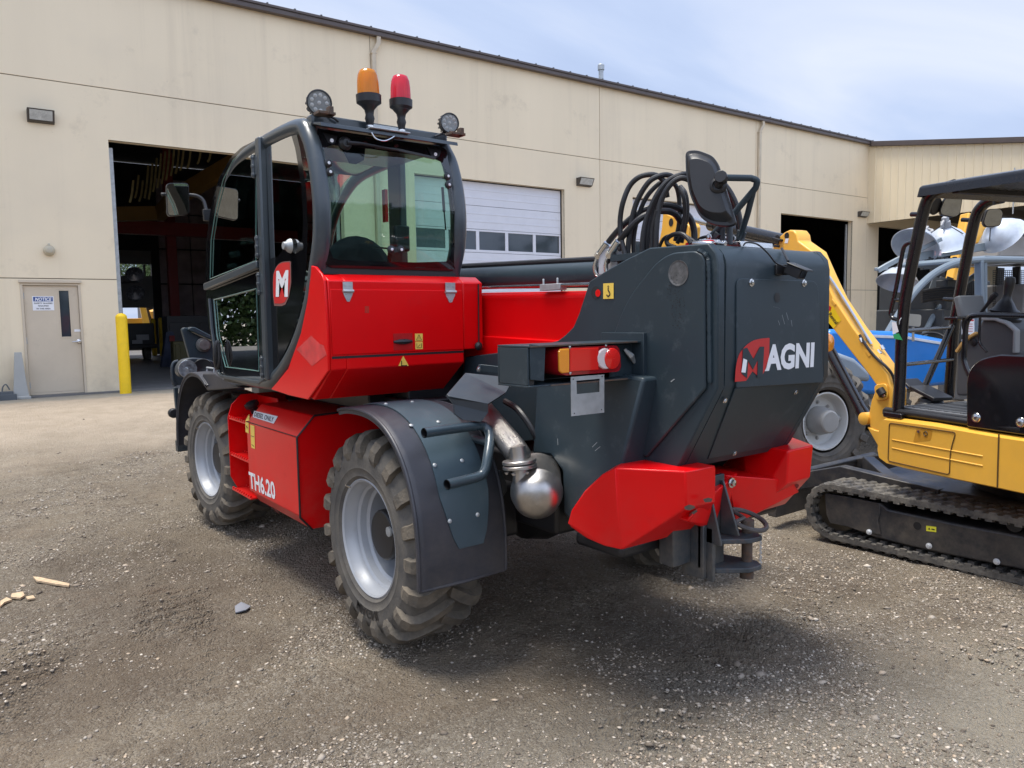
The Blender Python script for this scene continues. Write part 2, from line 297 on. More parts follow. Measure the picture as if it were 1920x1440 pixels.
def mk(name, v, f, mats, parent=None, bevel=0.0, ang=32, seg=2, mi=None, sm=True):
    v = np.asarray(v, float); c = (v.min(0)+v.max(0))/2
    me = bpy.data.meshes.new(name); me.from_pydata((v-c).tolist(), [], f)
    if not isinstance(mats, (list, tuple)): mats = [mats]
    for m in mats: me.materials.append(m)
    if mi is not None and len(mats) > 1: me.polygons.foreach_set('material_index', mi)
    me.validate(); me.update()
    bmm = bmesh.new(); bmm.from_mesh(me); bmesh.ops.recalc_face_normals(bmm, faces=bmm.faces); bmm.to_mesh(me); bmm.free()
    if sm:
        me.polygons.foreach_set('use_smooth', [True]*len(me.polygons)); me.set_sharp_from_angle(angle=math.radians(ang))
    o = bpy.data.objects.new(name, me); COL.objects.link(o)
    place(o, c, parent)
    if bevel > 0:
        b = o.modifiers.new('bevel', 'BEVEL'); b.width = bevel; b.segments = seg; b.limit_method = 'ANGLE'; b.angle_limit = math.radians(35); b.harden_normals = False
    return o
def place(o, w, parent):
    w = np.asarray(w, float); WPOS[o.name] = w
    if parent is not None:
        o.parent = parent; o.location = tuple(w-WPOS[parent.name])
    else: o.location = tuple(w)
def thing(name, loc, label, cat, group=None):
    o = bpy.data.objects.new(name, None); COL.objects.link(o); o.empty_display_size = 0.2; place(o, loc, None); tag(o, label, cat, group); return o
def tag(o, label=None, cat=None, group=None, kind=None):
    if label: o['label'] = label
    if cat: o['category'] = cat
    if group: o['group'] = group
    if kind: o['kind'] = kind
    return o
def textmesh(txt, off=0.0):
    c = bpy.data.curves.new('t', 'FONT'); c.body = txt; c.size = 1.0; c.offset = off; c.resolution_u = 3; c.space_character = 1.0
    o = bpy.data.objects.new('t', c); COL.objects.link(o); dg = bpy.context.evaluated_depsgraph_get(); dg.update()
    me = bpy.data.meshes.new_from_object(o.evaluated_get(dg)); v = np.array([tuple(p.co) for p in me.vertices]); f = [tuple(p.vertices) for p in me.polygons]
    bpy.data.objects.remove(o); bpy.data.curves.remove(c); bpy.data.meshes.remove(me)
    v[:, :2] -= v[:, :2].min(0); v[:, :2] /= v[:, :2].max(0); return v, f
def text_on(txt, bl, br, tl, lift, off=0.0):
    """verts/faces of the text filling the parallelogram bl, br, tl, lifted by the vector lift"""
    v, f = textmesh(txt, off); bl = np.asarray(bl, float); a = np.asarray(br)-bl; b = np.asarray(tl)-bl
    return [bl + a*p[0] + b*p[1] + lift for p in v], f
# ================================================================== the ground
def vnoise(x, y, seed=0):
    """smooth value noise in -1..1"""
    xi = np.floor(x).astype(np.int64); yi = np.floor(y).astype(np.int64); fx = x-xi; fy = y-yi
    def h(a, b):
        n = (a*374761393 + b*668265263 + seed*1442695041) & 0xffffffff; n = ((n ^ (n >> 13))*1274126177) & 0xffffffff; return ((n ^ (n >> 16)) & 0xffff)/32767.5-1
    sx = fx*fx*(3-2*fx); sy = fy*fy*(3-2*fy)
    return (h(xi, yi)*(1-sx)+h(xi+1, yi)*sx)*(1-sy) + (h(xi, yi+1)*(1-sx)+h(xi+1, yi+1)*sx)*sy
def ss(a, b, v): t = np.clip((v-a)/(b-a), 0, 1); return t*t*(3-2*t)
def ground_h(x, y):
    n = x*WN[0]+y*WN[1]
    h = 0.30*ss(8.5, 14.5, n)
    near = 1-ss(10, 15, n)
    b = 0.020*vnoise(x*0.55, y*0.55, 1)+0.014*vnoise(x*1.7, y*1.7, 2)+0.010*vnoise(x*5, y*5, 3)*np.clip(.5+vnoise(x*.9, y*.9, 8), 0, 1.3)+0.0055*vnoise(x*13, y*13, 4)
    # cleat prints of tracks and tyres pressed into the dirt
    def prints(x0, y0, ang, ln, wd, pitch, dep, sd):
        c, s = math.cos(ang), math.sin(ang); u = (x-x0)*c+(y-y0)*s; v = -(x-x0)*s+(y-y0)*c
        m = ss(-ln/2-.15, -ln/2+.15, u)*(1-ss(ln/2-.15, ln/2+.15, u))*ss(-wd/2-.04, -wd/2+.03, v)*(1-ss(wd/2-.03, wd/2+.04, v))
        m = m*np.clip(0.55+0.8*vnoise(u*1.3, v*3, sd), 0, 1)
        return -dep*m*np.clip(np.sin((u+0.5*v)*2*math.pi/pitch)*1.6, -0.6, 1)
    b = b+prints(2.75, 2.15, 0.25, 1.5, 0.34, 0.10, 0.030, 11)+prints(4.0, 2.40, 0.15, 1.8, 0.30, 0.09, 0.028, 12)+prints(3.9, 1.4, -0.3, 1.8, 0.28, 0.1, 0.018, 13)+prints(0.75, 2.9, 0.9, 1.6, 0.35, 0.13, 0.026, 14)+prints(1.0, 4.6, 1.3, 2.4, 0.4, 0.14, 0.030, 15)+prints(0.2, 4.2, 1.1, 2.2, 0.38, 0.14, 0.026, 16)
    ring = -0.03*np.exp(-(((x-1.87)/0.30)**2+((y-3.46)/0.24)**2))   # the tyre sinks in a little
    return h+(b-0.016+ring)*near
def axis_(lo, hi, step, far, g=1.13):
    a = list(np.arange(lo, hi, step)); s = step; v = hi
    while v < far: a.append(v); s *= g; v += s
    s = step; v = lo-step; b = []
    while v > -far: b.append(v); s *= g; v -= s
    return np.array(b[::-1]+a)
gx = axis_(-2.4, 6.2, 0.022, 500); gy = axis_(1.0, 6.6, 0.022, 500)
GX, GY = np.meshgrid(gx, gy); GZ = ground_h(GX, GY)
# under the building and the covered bay the ground drops below the slab
_n = GX*WN[0]+GY*WN[1]; GZ = np.where(_n > WD-0.05, np.minimum(GZ, WZ-0.05), GZ)
nx, ny = len(gx), len(gy)
idx = np.arange(nx*ny).reshape(ny, nx)
faces = np.stack([idx[:-1, :-1], idx[:-1, 1:], idx[1:, 1:], idx[1:, :-1]], -1).reshape(-1, 4)
me = bpy.data.meshes.new('ground'); me.vertices.add(nx*ny); me.vertices.foreach_set('co', np.stack([GX, GY, GZ], -1).reshape(-1).astype(np.float32))
me.loops.add(len(faces)*4); me.loops.foreach_set('vertex_index', faces.reshape(-1).astype(np.int32)); me.polygons.add(len(faces))
me.polygons.foreach_set('loop_start', np.arange(0, len(faces)*4, 4, dtype=np.int32)); me.polygons.foreach_set('loop_total', np.full(len(faces), 4, dtype=np.int32))
me.polygons.foreach_set('use_smooth', np.ones(len(faces), dtype=bool)); me.update(calc_edges=True)
ground = bpy.data.objects.new('ground', me); COL.objects.link(ground); tag(ground, kind='structure')
def ground_material():
    m = bpy.data.materials.new('gravel_dirt'); m.use_nodes = True; n = m.node_tree.nodes; l = m.node_tree.links; n.clear()
    o = n.new('ShaderNodeOutputMaterial'); b = n.new('ShaderNodeBsdfPrincipled'); l.new(b.outputs[0], o.inputs[0]); b.inputs['Roughness'].default_value = 0.93; b.inputs['Specular IOR Level'].default_value = 0.25
    g = n.new('ShaderNodeNewGeometry'); P = g.outputs['Position']
    def noise(sc, det=6, ro=0.6, dist=0.0):
        t = n.new('ShaderNodeTexNoise'); t.inputs['Scale'].default_value = sc; t.inputs['Detail'].default_value = det; t.inputs['Roughness'].default_value = ro; t.inputs['Distortion'].default_value = dist; l.new(P, t.inputs['Vector']); return t.outputs['Fac']
    def rng(f, a, b_, c=0.0, d=1.0):
        t = n.new('ShaderNodeMapRange'); t.inputs['From Min'].default_value = a; t.inputs['From Max'].default_value = b_; t.inputs['To Min'].default_value = c; t.inputs['To Max'].default_value = d; l.new(f, t.inputs['Value']); return t.outputs[0]
    def mix(f, a, c, blend='MIX'):
        t = n.new('ShaderNodeMix'); t.data_type = 'RGBA'; t.blend_type = blend
        if isinstance(f, float): t.inputs[0].default_value = f
        else: l.new(f, t.inputs[0])
        for s, v in (('A', a), ('B', c)):
            if isinstance(v, tuple): t.inputs[s].default_value = (*v, 1)
            else: l.new(v, t.inputs[s])
        return t.outputs['Result']
    def math_(op, a, c=None):
        t = n.new('ShaderNodeMath'); t.operation = op; t.use_clamp = op in ('MULTIPLY', 'MAXIMUM')
        for i, v in enumerate((a, c)):
            if v is None: continue
            if isinstance(v, (int, float)): t.inputs[i].default_value = v
            else: l.new(v, t.inputs[i])
        return t.outputs[0]
    def vor(sc, feat='F1'):
        t = n.new('ShaderNodeTexVoronoi'); t.inputs['Scale'].default_value = sc; t.feature = feat; l.new(P, t.inputs['Vector']); return t
    base = mix(rng(noise(0.45, 5), 0.38, 0.62), (0.225, 0.176, 0.126), (0.320, 0.258, 0.188))
    base = mix(rng(noise(1.9, 7, 0.72), 0.46, 0.62), base, (0.115, 0.080, 0.055))
    base = mix(rng(noise(1.1, 6, 0.65), 0.55, 0.72), base, (0.30, 0.218, 0.155))
    base = mix(rng(noise(9, 8, 0.75), 0.35, 0.7), base, (0.31, 0.26, 0.20))
    # fines and chips
    v1 = vor(95); v2 = vor(230); v3 = vor(38)
    def chip(v, lo, hi, amt, c0=(0.075, 0.056, 0.042), c1=(0.58, 0.52, 0.44)):
        s = n.new('ShaderNodeSeparateColor'); l.new(v.outputs['Color'], s.inputs[0])
        colr = mix(s.outputs[1], c0, c1); msk = math_('MULTIPLY', rng(s.outputs[0], lo, hi), amt); return colr, msk
    clump = rng(noise(1.25, 6, .62, .5), 0.42, 0.58, 0.38, 1.0)
    for v, lo, hi, amt in ((v2, 0.40, 0.62, 0.50), (v1, 0.52, 0.62, 0.62), (v3, 0.86, 0.9, 0.50)):
        c, k = chip(v, lo, hi, amt); base = mix(math_('MULTIPLY', k, clump), base, c)
    # position masks: pale sand in front of the shop, darker soil behind the machine
    sp = n.new('ShaderNodeSeparateXYZ'); l.new(P, sp.inputs[0])
    dn = math_('ADD', math_('MULTIPLY', sp.outputs[0], 1.0), 0.0)
    dot = n.new('ShaderNodeVectorMath'); dot.operation = 'DOT_PRODUCT'; l.new(P, dot.inputs[0]); dot.inputs[1].default_value = (WN[0], WN[1], 0)
    d2 = math_('ADD', dot.outputs['Value'], math_('MULTIPLY', math_('SUBTRACT', noise(0.7, 6), 0.5), 1.0))
    big = n.new('ShaderNodeMath'); big.operation = 'MULTIPLY_ADD'; l.new(noise(0.8, 6), big.inputs[0]); big.inputs[1].default_value = 4.0; l.new(dot.outputs['Value'], big.inputs[2])
    sandm = rng(big.outputs[0], 11.6, 14.2)
    sand = mix(rng(noise(3, 8, 0.7), 0.35, 0.65), (0.60, 0.50, 0.40), (0.50, 0.41, 0.32))
    base = mix(sandm, base, sand)
    # concrete apron at the doors
    big2 = n.new('ShaderNodeMath'); big2.operation = 'MULTIPLY_ADD'; l.new(noise(1.3, 5), big2.inputs[0]); big2.inputs[1].default_value = 1.2; l.new(dot.outputs['Value'], big2.inputs[2])
    base = mix(rng(big2.outputs[0], 16.0, 16.4), base, mix(noise(2.5, 7), (0.33, 0.30, 0.26), (0.46, 0.42, 0.36)))
    def blob(cx, cy, rx, ry, a, b_, nsc=1.6):
        mp = n.new('ShaderNodeMapping'); mp.inputs['Location'].default_value = (-cx/rx, -cy/ry, 0); mp.inputs['Scale'].default_value = (1/rx, 1/ry, 0); l.new(P, mp.inputs[0])
        ln = n.new('ShaderNodeVectorMath'); ln.operation = 'LENGTH'; l.new(mp.outputs[0], ln.inputs[0])
        q = n.new('ShaderNodeMath'); q.operation = 'MULTIPLY_ADD'; l.new(noise(nsc, 7, 0.65), q.inputs[0]); q.inputs[1].default_value = 1.1; l.new(ln.outputs['Value'], q.inputs[2]); return rng(q.outputs[0], b_, a)
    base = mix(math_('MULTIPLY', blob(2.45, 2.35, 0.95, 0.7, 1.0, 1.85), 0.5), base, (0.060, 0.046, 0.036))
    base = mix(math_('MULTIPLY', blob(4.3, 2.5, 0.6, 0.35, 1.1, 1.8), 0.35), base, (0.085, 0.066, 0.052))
    base = mix(math_('MULTIPLY', blob(1.0, 5.3, 0.9, 1.6, 1.0, 1.8, 2.2), 0.45), base, (0.105, 0.082, 0.064))
    base = mix(math_('MULTIPLY', blob(-0.75, 2.4, 1.0, 1.5, 1.0, 1.9), 0.65), base, (0.44, 0.35, 0.255))
    base = mix(math_('MULTIPLY', blob(3.6, 0.95, 1.4, 0.75, 1.0, 1.8), 0.6), base, (0.44, 0.40, 0.33))
    base = mix(math_('MULTIPLY', blob(1.3, 1.55, 1.7, 0.85, 1.0, 1.8), 0.45), base, (0.42, 0.38, 0.315))
    base = mix(math_('MULTIPLY', blob(0.2, 3.9, 1.0, 0.55, 1.0, 1.8, 2.6), 0.5), base, (0.13, 0.095, 0.068))
    base = mix(math_('MULTIPLY', blob(1.2, 2.9, 0.7, 0.35, 1.0, 1.8, 3.0), 0.4), base, (0.15, 0.115, 0.085))
    br_ = n.new('ShaderNodeVectorMath'); br_.operation = 'MULTIPLY'; l.new(base, br_.inputs[0]); br_.inputs[1].default_value = (0.98, 0.97, 0.93); base = br_.outputs[0]
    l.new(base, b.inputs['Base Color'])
    # relief
    h1 = n.new('ShaderNodeMath'); h1.operation = 'MULTIPLY'; l.new(v1.outputs['Distance'], h1.inputs[0]); h1.inputs[1].default_value = -0.9
    h2 = n.new('ShaderNodeMath'); h2.operation = 'MULTIPLY_ADD'; l.new(noise(26, 9, 0.7), h2.inputs[0]); h2.inputs[1].default_value = 2.3; l.new(h1.outputs[0], h2.inputs[2])
    h3 = n.new('ShaderNodeMath'); h3.operation = 'MULTIPLY_ADD'; l.new(v3.outputs['Distance'], h3.inputs[0]); h3.inputs[1].default_value = -0.9; l.new(h2.outputs[0], h3.inputs[2])
    bp = n.new('ShaderNodeBump'); bp.inputs['Distance'].default_value = 0.028; bp.inputs['Strength'].default_value = 0.9; l.new(h3.outputs[0], bp.inputs['Height']); l.new(bp.outputs[0], b.inputs['Normal'])
    return m
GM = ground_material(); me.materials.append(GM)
# loose stones: one mesh, far too many to count
def stones(name, N, smin, smax, pick, mate, flat=0.6):
    base = np.array([(1, 0, 0), (-1, 0, 0), (0, 1, 0), (0, -1, 0), (0, 0, 1), (0, 0, -1), (.6, .6, .6), (-.6, .6, .5), (.6, -.6, .5), (-.6, -.6, .6)], float)
    F = np.array([(6, 0, 2), (6, 2, 4), (6, 4, 0), (7, 2, 1), (7, 4, 2), (7, 1, 4), (8, 3, 0), (8, 0, 4), (8, 4, 3), (9, 1, 3), (9, 3, 4), (9, 4, 1), (5, 2, 0), (5, 1, 2), (5, 3, 1), (5, 0, 3)])
    p = pick(N); N = len(p); s = smin*np.exp(np.random.rand(N)**2.2*math.log(smax/smin))
    B = base[None]*(1+0.35*(np.random.rand(N, 10, 3)-0.5))
    sc = np.stack([s*(0.8+0.6*np.random.rand(N)), s*(0.7+0.4*np.random.rand(N)), s*flat*(0.6+0.6*np.random.rand(N))], -1)
    B = B*sc[:, None, :]
    def rot(ax, a):
        c, q = np.cos(a), np.sin(a); R_ = np.zeros((N, 3, 3)); i, j = [(1, 2), (0, 2), (0, 1)][ax]; R_[:, ax, ax] = 1; R_[:, i, i] = c; R_[:, j, j] = c; R_[:, i, j] = -q; R_[:, j, i] = q; return R_
    R_ = rot(2, np.random.rand(N)*6.28) @ rot(0, (np.random.rand(N)-0.5)*0.9) @ rot(1, (np.random.rand(N)-0.5)*0.9)
    B = np.einsum('nij,nkj->nki', R_, B)
    z = ground_h(p[:, 0], p[:, 1]) + s*flat*0.10
    v = B + np.stack([p[:, 0], p[:, 1], z], -1)[:, None, :]
    f = (F[None]+(np.arange(N)*10)[:, None, None]).reshape(-1, 3)
    me = bpy.data.meshes.new(name); me.vertices.add(N*10); me.vertices.foreach_set('co', v.reshape(-1).astype(np.float32)); me.loops.add(len(f)*3); me.loops.foreach_set('vertex_index', f.reshape(-1).astype(np.int32))
    me.polygons.add(len(f)); me.polygons.foreach_set('loop_start', np.arange(0, len(f)*3, 3, dtype=np.int32)); me.polygons.foreach_set('loop_total', np.full(len(f), 3, dtype=np.int32)); me.update(calc_edges=True); me.materials.append(mate)
    o = bpy.data.objects.new(name, me); COL.objects.link(o); return o
def stone_mat():
    m = bpy.data.materials.new('stone_chips'); m.use_nodes = True; n = m.node_tree.nodes; l = m.node_tree.links; b = n['Principled BSDF']; b.inputs['Roughness'].default_value = 0.9
    g = n.new('ShaderNodeNewGeometry'); c = n.new('ShaderNodeValToRGB'); l.new(g.outputs['Random Per Island'], c.inputs[0]); e = c.color_ramp.elements
    e[0].position = 0; e[0].color = (0.11, 0.088, 0.068, 1); e[1].position = 1; e[1].color = (0.62, 0.56, 0.48, 1)
    for p_, q in ((0.3, (0.22, 0.178, 0.135)), (0.55, (0.29, 0.245, 0.195)), (0.8, (0.38, 0.335, 0.28)), (0.9, (0.45, 0.35, 0.25))):
        x_ = c.color_ramp.elements.new(p_); x_.color = (*q, 1)
    l.new(c.outputs[0], b.inputs['Base Color']); return m
STM = stone_mat()
def pick_view(N, dmin, dmax, power, clump):
    """places in the yard, thinning with distance"""
    out = []
    need = N
    while need > 0:
        u = np.random.rand(need*3); d = (dmin**power + u*(dmax**power-dmin**power))**(1/power)
        a = YAW + (np.random.rand(len(d))-0.5)*1.45
        x = np.sin(a)*d; y = np.cos(a)*d
        k = vnoise(x*1.1, y*1.1, 31)*0.7+vnoise(x*2.7, y*2.7, 32)*0.6+vnoise(x*7, y*7, 35)*0.3
        sand = ss(9.0, 12.0, x*WN[0]+y*WN[1]+vnoise(x*.6, y*.6, 33))
        leftsand = np.exp(-(((x+0.75)/0.9)**2+((y-2.6)/1.2)**2))
        keep = (np.random.rand(len(d)) < np.clip(0.28+clump*1.3*k, 0.07, 1)*(1-0.93*sand)*(1-0.6*leftsand))
        q = np.stack([x, y], -1)[keep][:need]; out.append(q); need -= len(q)
    return np.concatenate(out)
gravel = stones('gravel', 130000, 0.0022, 0.011, lambda N: pick_view(N, 1.5, 10.5, 1.0, 1.1), STM)
tag(gravel, 'loose grey gravel chips strewn over the dirt yard', 'gravel', kind='stuff')
pebbles = stones('pebbles', 2400, 0.008, 0.026, lambda N: pick_view(N, 1.6, 13, 1.3, 1.3), STM, 0.55)
tag(pebbles, 'larger pale stones lying among the yard gravel', 'pebbles', kind='stuff')
# splinters of wood and a slate coloured scrap lying left
def chip_(pts, th, m, name, label, cat, group=None):
    P_ = [Z(x, y, 0.0) for x, y in pts]; z = max(ground_h(p[0:1], p[1:2])[0] for p in P_)+0.004
    b = MB(); b.prism([V(p[0], p[1], z+0.003*(i % 2)) for i, p in enumerate(P_)], V(0, 0, th)); o = b.build(name, m, None, sm=False); tag(o, label, cat, group); return o
chip_([(62, 1078), (75, 1080), (130, 1091), (129, 1096), (100, 1091), (68, 1086)], 0.012, WOOD, 'wood_splinter', 'long pale wood splinter lying alone on the dirt', 'wood scrap', 'wood scraps on the dirt')
chip_([(22, 1110), (43, 1107), (46, 1113), (38, 1119), (20, 1116)], 0.012, WOOD, 'wood_splinter', 'broad broken wood chip beside the smaller chip at the left edge', 'wood scrap', 'wood scraps on the dirt')
chip_([(0, 1123), (12, 1117), (22, 1120), (8, 1126), (0, 1133)], 0.012, WOOD, 'wood_splinter', 'dark split wood piece cut off by the left edge of the photo', 'wood scrap', 'wood scraps on the dirt')
chip_([(48, 1117), (62, 1115), (66, 1119), (52, 1122)], 0.010, WOOD, 'wood_splinter', 'smallest wood chip just right of the broad broken chip', 'wood scrap', 'wood scraps on the dirt')
chip_([(440, 1131), (452, 1124), (470, 1131), (462, 1138), (441, 1143)], 0.006, mat('scrap_grey', (.20, .21, .24), .5), 'slate_scrap', 'flat blue grey scrap lying on the gravel left of the rear wheel', 'scrap')

# ================================================================== the workshop
AXW = (WT, WN, V(0, 0, 1))
def wbox(b, t0, t1, z0, z1, o0, o1):
    """box on the wall: along, up, and out of it (o towards the yard)"""
    b.box(WP((t0+t1)/2, (z0+z1)/2, (o0+o1)/2), ((t1-t0)/2, abs(o1-o0)/2, (z1-z0)/2), AXW)
shop = thing('workshop_building', WP(15, WZ, 0), 'long tan concrete workshop with dark eave and a row of tall vehicle doors', 'building')
EAVE = 8.36; HEAD = 5.27; TH = 0.20
OPEN = [(-6.4, -1.35, 0.0, HEAD), (2.40, 7.30, 0.0, HEAD), (9.20, 14.04, 0.0, HEAD), (16.74, 21.6, 0.0, HEAD), (24.22, 28.95, 0.0, HEAD), (0.80, 1.71, 0.0, 2.44), (30.90, 38.0, 0.0, 5.17)]
tj = [8.10, 15.40, 22.72, 30.0]; zj = [2.53, 6.255]
tc_ = sorted(set([-24.0, 42.0]+tj+[o for q in OPEN for o in q[:2]])); zc_ = sorted(set([-0.1, EAVE]+zj+[q[3] for q in OPEN]))
b = MB(); G = 0.009
for i in range(len(tc_)-1):
    for j in range(len(zc_)-1):
        t0, t1, z0, z1 = tc_[i], tc_[i+1], zc_[j], zc_[j+1]; tm, zm = (t0+t1)/2, (z0+z1)/2
        if any(q[0] < tm < q[1] and q[2]-0.2 < zm < q[3] for q in OPEN): continue
        a0 = t0+(G if t0 in tj else 0); a1 = t1-(G if t1 in tj else 0); c0 = z0+(G if z0 in zj else 0); c1 = z1-(G if z1 in zj else 0)
        wbox(b, a0, a1, c0, c1, 0, -TH)
wall = b.build('wall', WALL, shop, sm=False)
b = MB()
for i in range(len(tc_)-1):
    for j in range(len(zc_)-1):
        t0, t1, z0, z1 = tc_[i], tc_[i+1], zc_[j], zc_[j+1]; tm, zm = (t0+t1)/2, (z0+z1)/2
        if any(q[0] < tm < q[1] and q[2]-0.2 < zm < q[3] for q in OPEN): continue
        wbox(b, t0, t1, z0, z1, -0.02, -0.06)
b.build('joint_sealant', mat('joint_sealant', (0.25, 0.205, 0.15), 0.9), shop, sm=False)
# hall behind the wall
DEPTH = 18.6
b = MB(); wbox(b, -24, 42, WZ-0.12, WZ, 0.10, -DEPTH-6); slab = b.build('floor_slab', mat('shop_floor', (0.16, 0.155, 0.15), 0.45, var=0.2, vscale=0.8), shop, sm=False)
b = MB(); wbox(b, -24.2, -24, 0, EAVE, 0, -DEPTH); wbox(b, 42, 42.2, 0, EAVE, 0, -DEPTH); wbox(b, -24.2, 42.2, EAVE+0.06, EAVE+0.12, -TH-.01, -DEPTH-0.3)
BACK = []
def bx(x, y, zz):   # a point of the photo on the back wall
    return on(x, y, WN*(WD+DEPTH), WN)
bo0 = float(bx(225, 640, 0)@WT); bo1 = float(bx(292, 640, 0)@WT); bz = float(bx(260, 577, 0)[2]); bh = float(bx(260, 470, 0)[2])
wbox(b, -24, -13.0, 0, EAVE, -DEPTH, -DEPTH-.2); wbox(b, -13.0, -7.2, 3.3, EAVE, -DEPTH, -DEPTH-.2); wbox(b, -7.2, bo0, 0, EAVE, -DEPTH, -DEPTH-.2); wbox(b, bo1, 42, 0, EAVE, -DEPTH, -DEPTH-.2); wbox(b, bo0, bo1, bh, EAVE, -DEPTH, -DEPTH-.2)  # low gap at far left added to put daylight in the door glass reflection
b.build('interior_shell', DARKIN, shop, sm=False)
# rear door half raised with a glazed row
g0 = float(bx(260, 517, 0)[2]); g1 = float(bx(260, 496, 0)[2])
b = MB()
wbox(b, bo0, bo1, bz, g0-0.01, -DEPTH+.02, -DEPTH-.03); wbox(b, bo0, bo1, g1+0.01, bh, -DEPTH+.02, -DEPTH-.03)
wbox(b, bo0+1.05, bo0+1.15, g0, g1, -DEPTH+.02, -DEPTH-.03)
for z in np.arange(bz+0.45, bh, 0.55):
    if not (g0-0.05 < z < g1+0.05): wbox(b, bo0+.03, bo1-.03, z, z+0.03, -DEPTH+.04, -DEPTH+.02)
b.build('rear_door', mat('inside_door', (0.16, 0.16, 0.16), 0.7), shop, sm=False)
# roof: low slope rising behind the eave
b = MB()
def roofpt(t, n_, dz=0.0): return WT*t + WN*(WD+n_) + V(0, 0, EAVE+0.13+0.04*min(n_+0.25, 10)-0.0*n_+dz)
b.loft([[roofpt(-24.4, -0.17), roofpt(42.4, -0.17)], [roofpt(-24.4, 10), roofpt(42.4, 10)], [roofpt(-24.4, DEPTH+0.6, -0.1), roofpt(42.4, DEPTH+0.6, -0.1)]], closed=False)
b.loft([[roofpt(-24.4, -0.17, -.05), roofpt(42.4, -0.17, -.05)], [roofpt(-24.4, 10, -.05), roofpt(42.4, 10, -.05)], [roofpt(-24.4, DEPTH+0.6, -0.15), roofpt(42.4, DEPTH+0.6, -0.15)]], closed=False)
for t in np.arange(-9, 42, 0.61): b.box(roofpt(t, 0.05, 0.018), (0.018, 0.21, 0.014), AXW)
b.build('roof', ROOFM, shop, sm=False)
b = MB()
wbox(b, -24.4, 29.98, EAVE-0.015, EAVE+0.135, 0.02, 0.155); wbox(b, -24.4, 29.98, EAVE+0.09, EAVE+0.145, 0.157, 0.175)
b.build('gutter', GUT, shop, bevel=0.006, sm=False)
# downspouts
for t in (8.16, 22.86):
    b = MB(); q = [WP(t+.12, EAVE-0.01, 0.10), WP(t+.12, EAVE-0.16, 0.10), WP(t, EAVE-0.36, 0.06), WP(t, 3.0, 0.06), WP(t, WZ+0.1, 0.06)]
    b.bar(q, 0.10, 0.075, WN)
    for z in (EAVE-0.42, 6.0, 3.4): wbox(b, t-.07, t+.07, z, z+.03, 0, 0.103)
    b.build('downspout', mat('downspout_paint', (0.56, 0.48, 0.36), 0.45), shop, bevel=0.008)
# overhead doors
def overhead(t0, t1, sections, winrow, label):
    rec = -0.15; b = MB(); z = WZ; d = MB(); hh = (HEAD-WZ-0.03)/sections
    for k in range(sections):
        z0 = WZ+0.01+k*hh; z1 = z0+hh-0.010
        if k == winrow:
            wbox(b, t0+.04, t1-.04, z0, z0+0.07, rec, rec-.05); wbox(b, t0+.04, t1-.04, z1-0.05, z1, rec, rec-.05)
            nw = 5; ww = (t1-t0-.08)/nw
            for q in range(nw+1):
                c = t0+.04+q*ww; wbox(b, max(t0+.04, c-.05), min(t1-.04, c+.05), z0+.07, z1-.05, rec, rec-.05)
        else:
            wbox(b, t0+.04, t1-.04, z0, z1, rec, rec-.05)
            for q in (0.33, 0.66): wbox(b, t0+.05, t1-.05, z0+hh*q-.02, z0+hh*q+.02, rec+.006, rec)
    o = b.build('overhead_door', WDOOR, shop, bevel=0.004, sm=False); o['label'] = label
    b = MB()
    z0 = WZ+0.01+winrow*hh+.07; z1 = WZ+0.01+(winrow+1)*hh-.06
    for q in range(5):
        wbox(b, t0+.04+q*ww+.05, t0+.04+(q+1)*ww-.05, z0, z1, rec-.02, rec-.03)
    b.build('window_row', WINDG, o, sm=False)
    b = MB(); wbox(b, t0+.002, t0+.03, WZ, HEAD-.002, rec+.01, rec-.06); wbox(b, t1-.03, t1-.002, WZ, HEAD-.002, rec+.01, rec-.06); wbox(b, t0+.03, t1-.03, HEAD-.03, HEAD-.002, rec+.01, rec-.06)
    b.build('door_seal', BLACK, o, sm=False)
overhead(9.20, 14.04, 8, 5, 'white sectional overhead door with a row of dark panes, closed')
overhead(16.74, 21.6, 8, 5, 'white sectional overhead door beyond the hoses, closed')
# raised doors: only the vertical tracks show at the open bays
for t0, t1 in ((-6.4, -1.35), (2.40, 7.30), (24.22, 28.95), (30.90, 38.0)):
    for q0, q1 in ((t0+.02, t0+.10), (t1-.10, t1-.02)): b = MB(); wbox(b, q0, q1, WZ, HEAD-.11, -.22, -.27); b.build('door_track', ZINC, shop, sm=False)
# personnel door with its frame, sign, window and lever
b = MB()
wbox(b, 0.755, 0.80, WZ, 2.44, 0.015, -0.10); wbox(b, 1.71, 1.755, WZ, 2.44, 0.015, -0.10); wbox(b, 0.80, 1.71, 2.40, 2.44, 0.013, -0.10)
fr = b.build('door_frame', DOORP, shop, bevel=0.003, sm=False)
b = MB()
w0 = on(110, 545, WP(1, 1, -.03), WN); w1 = on(133.5, 631, WP(1, 1, -.03), WN); tw0, tw1 = w0@WT, on(126, 545, WP(1, 1, -.03), WN)@WT; zw1, zw0 = w0[2], w1[2]; tw1 += 0.02
dz0, dz1 = WZ+0.05, 2.395
for q in ((0.805, tw0, dz0, dz1), (tw1, 1.705, dz0, dz1), (tw0, tw1, dz0, zw0), (tw0, tw1, zw1, dz1)): wbox(b, *q, -.03, -.075)
wbox(b, 0.805, 1.705, WZ+.005, dz0-.003, -.028, -.075)
pd = b.build('entry_door', DOORP, shop, sm=False); pd['label'] = 'tan steel entry door with a narrow window'
b = MB(); wbox(b, tw0, tw1, zw0, zw1, -.045, -.055); b.build('window', WINDG, pd, sm=False)
b = MB(); g_ = .022
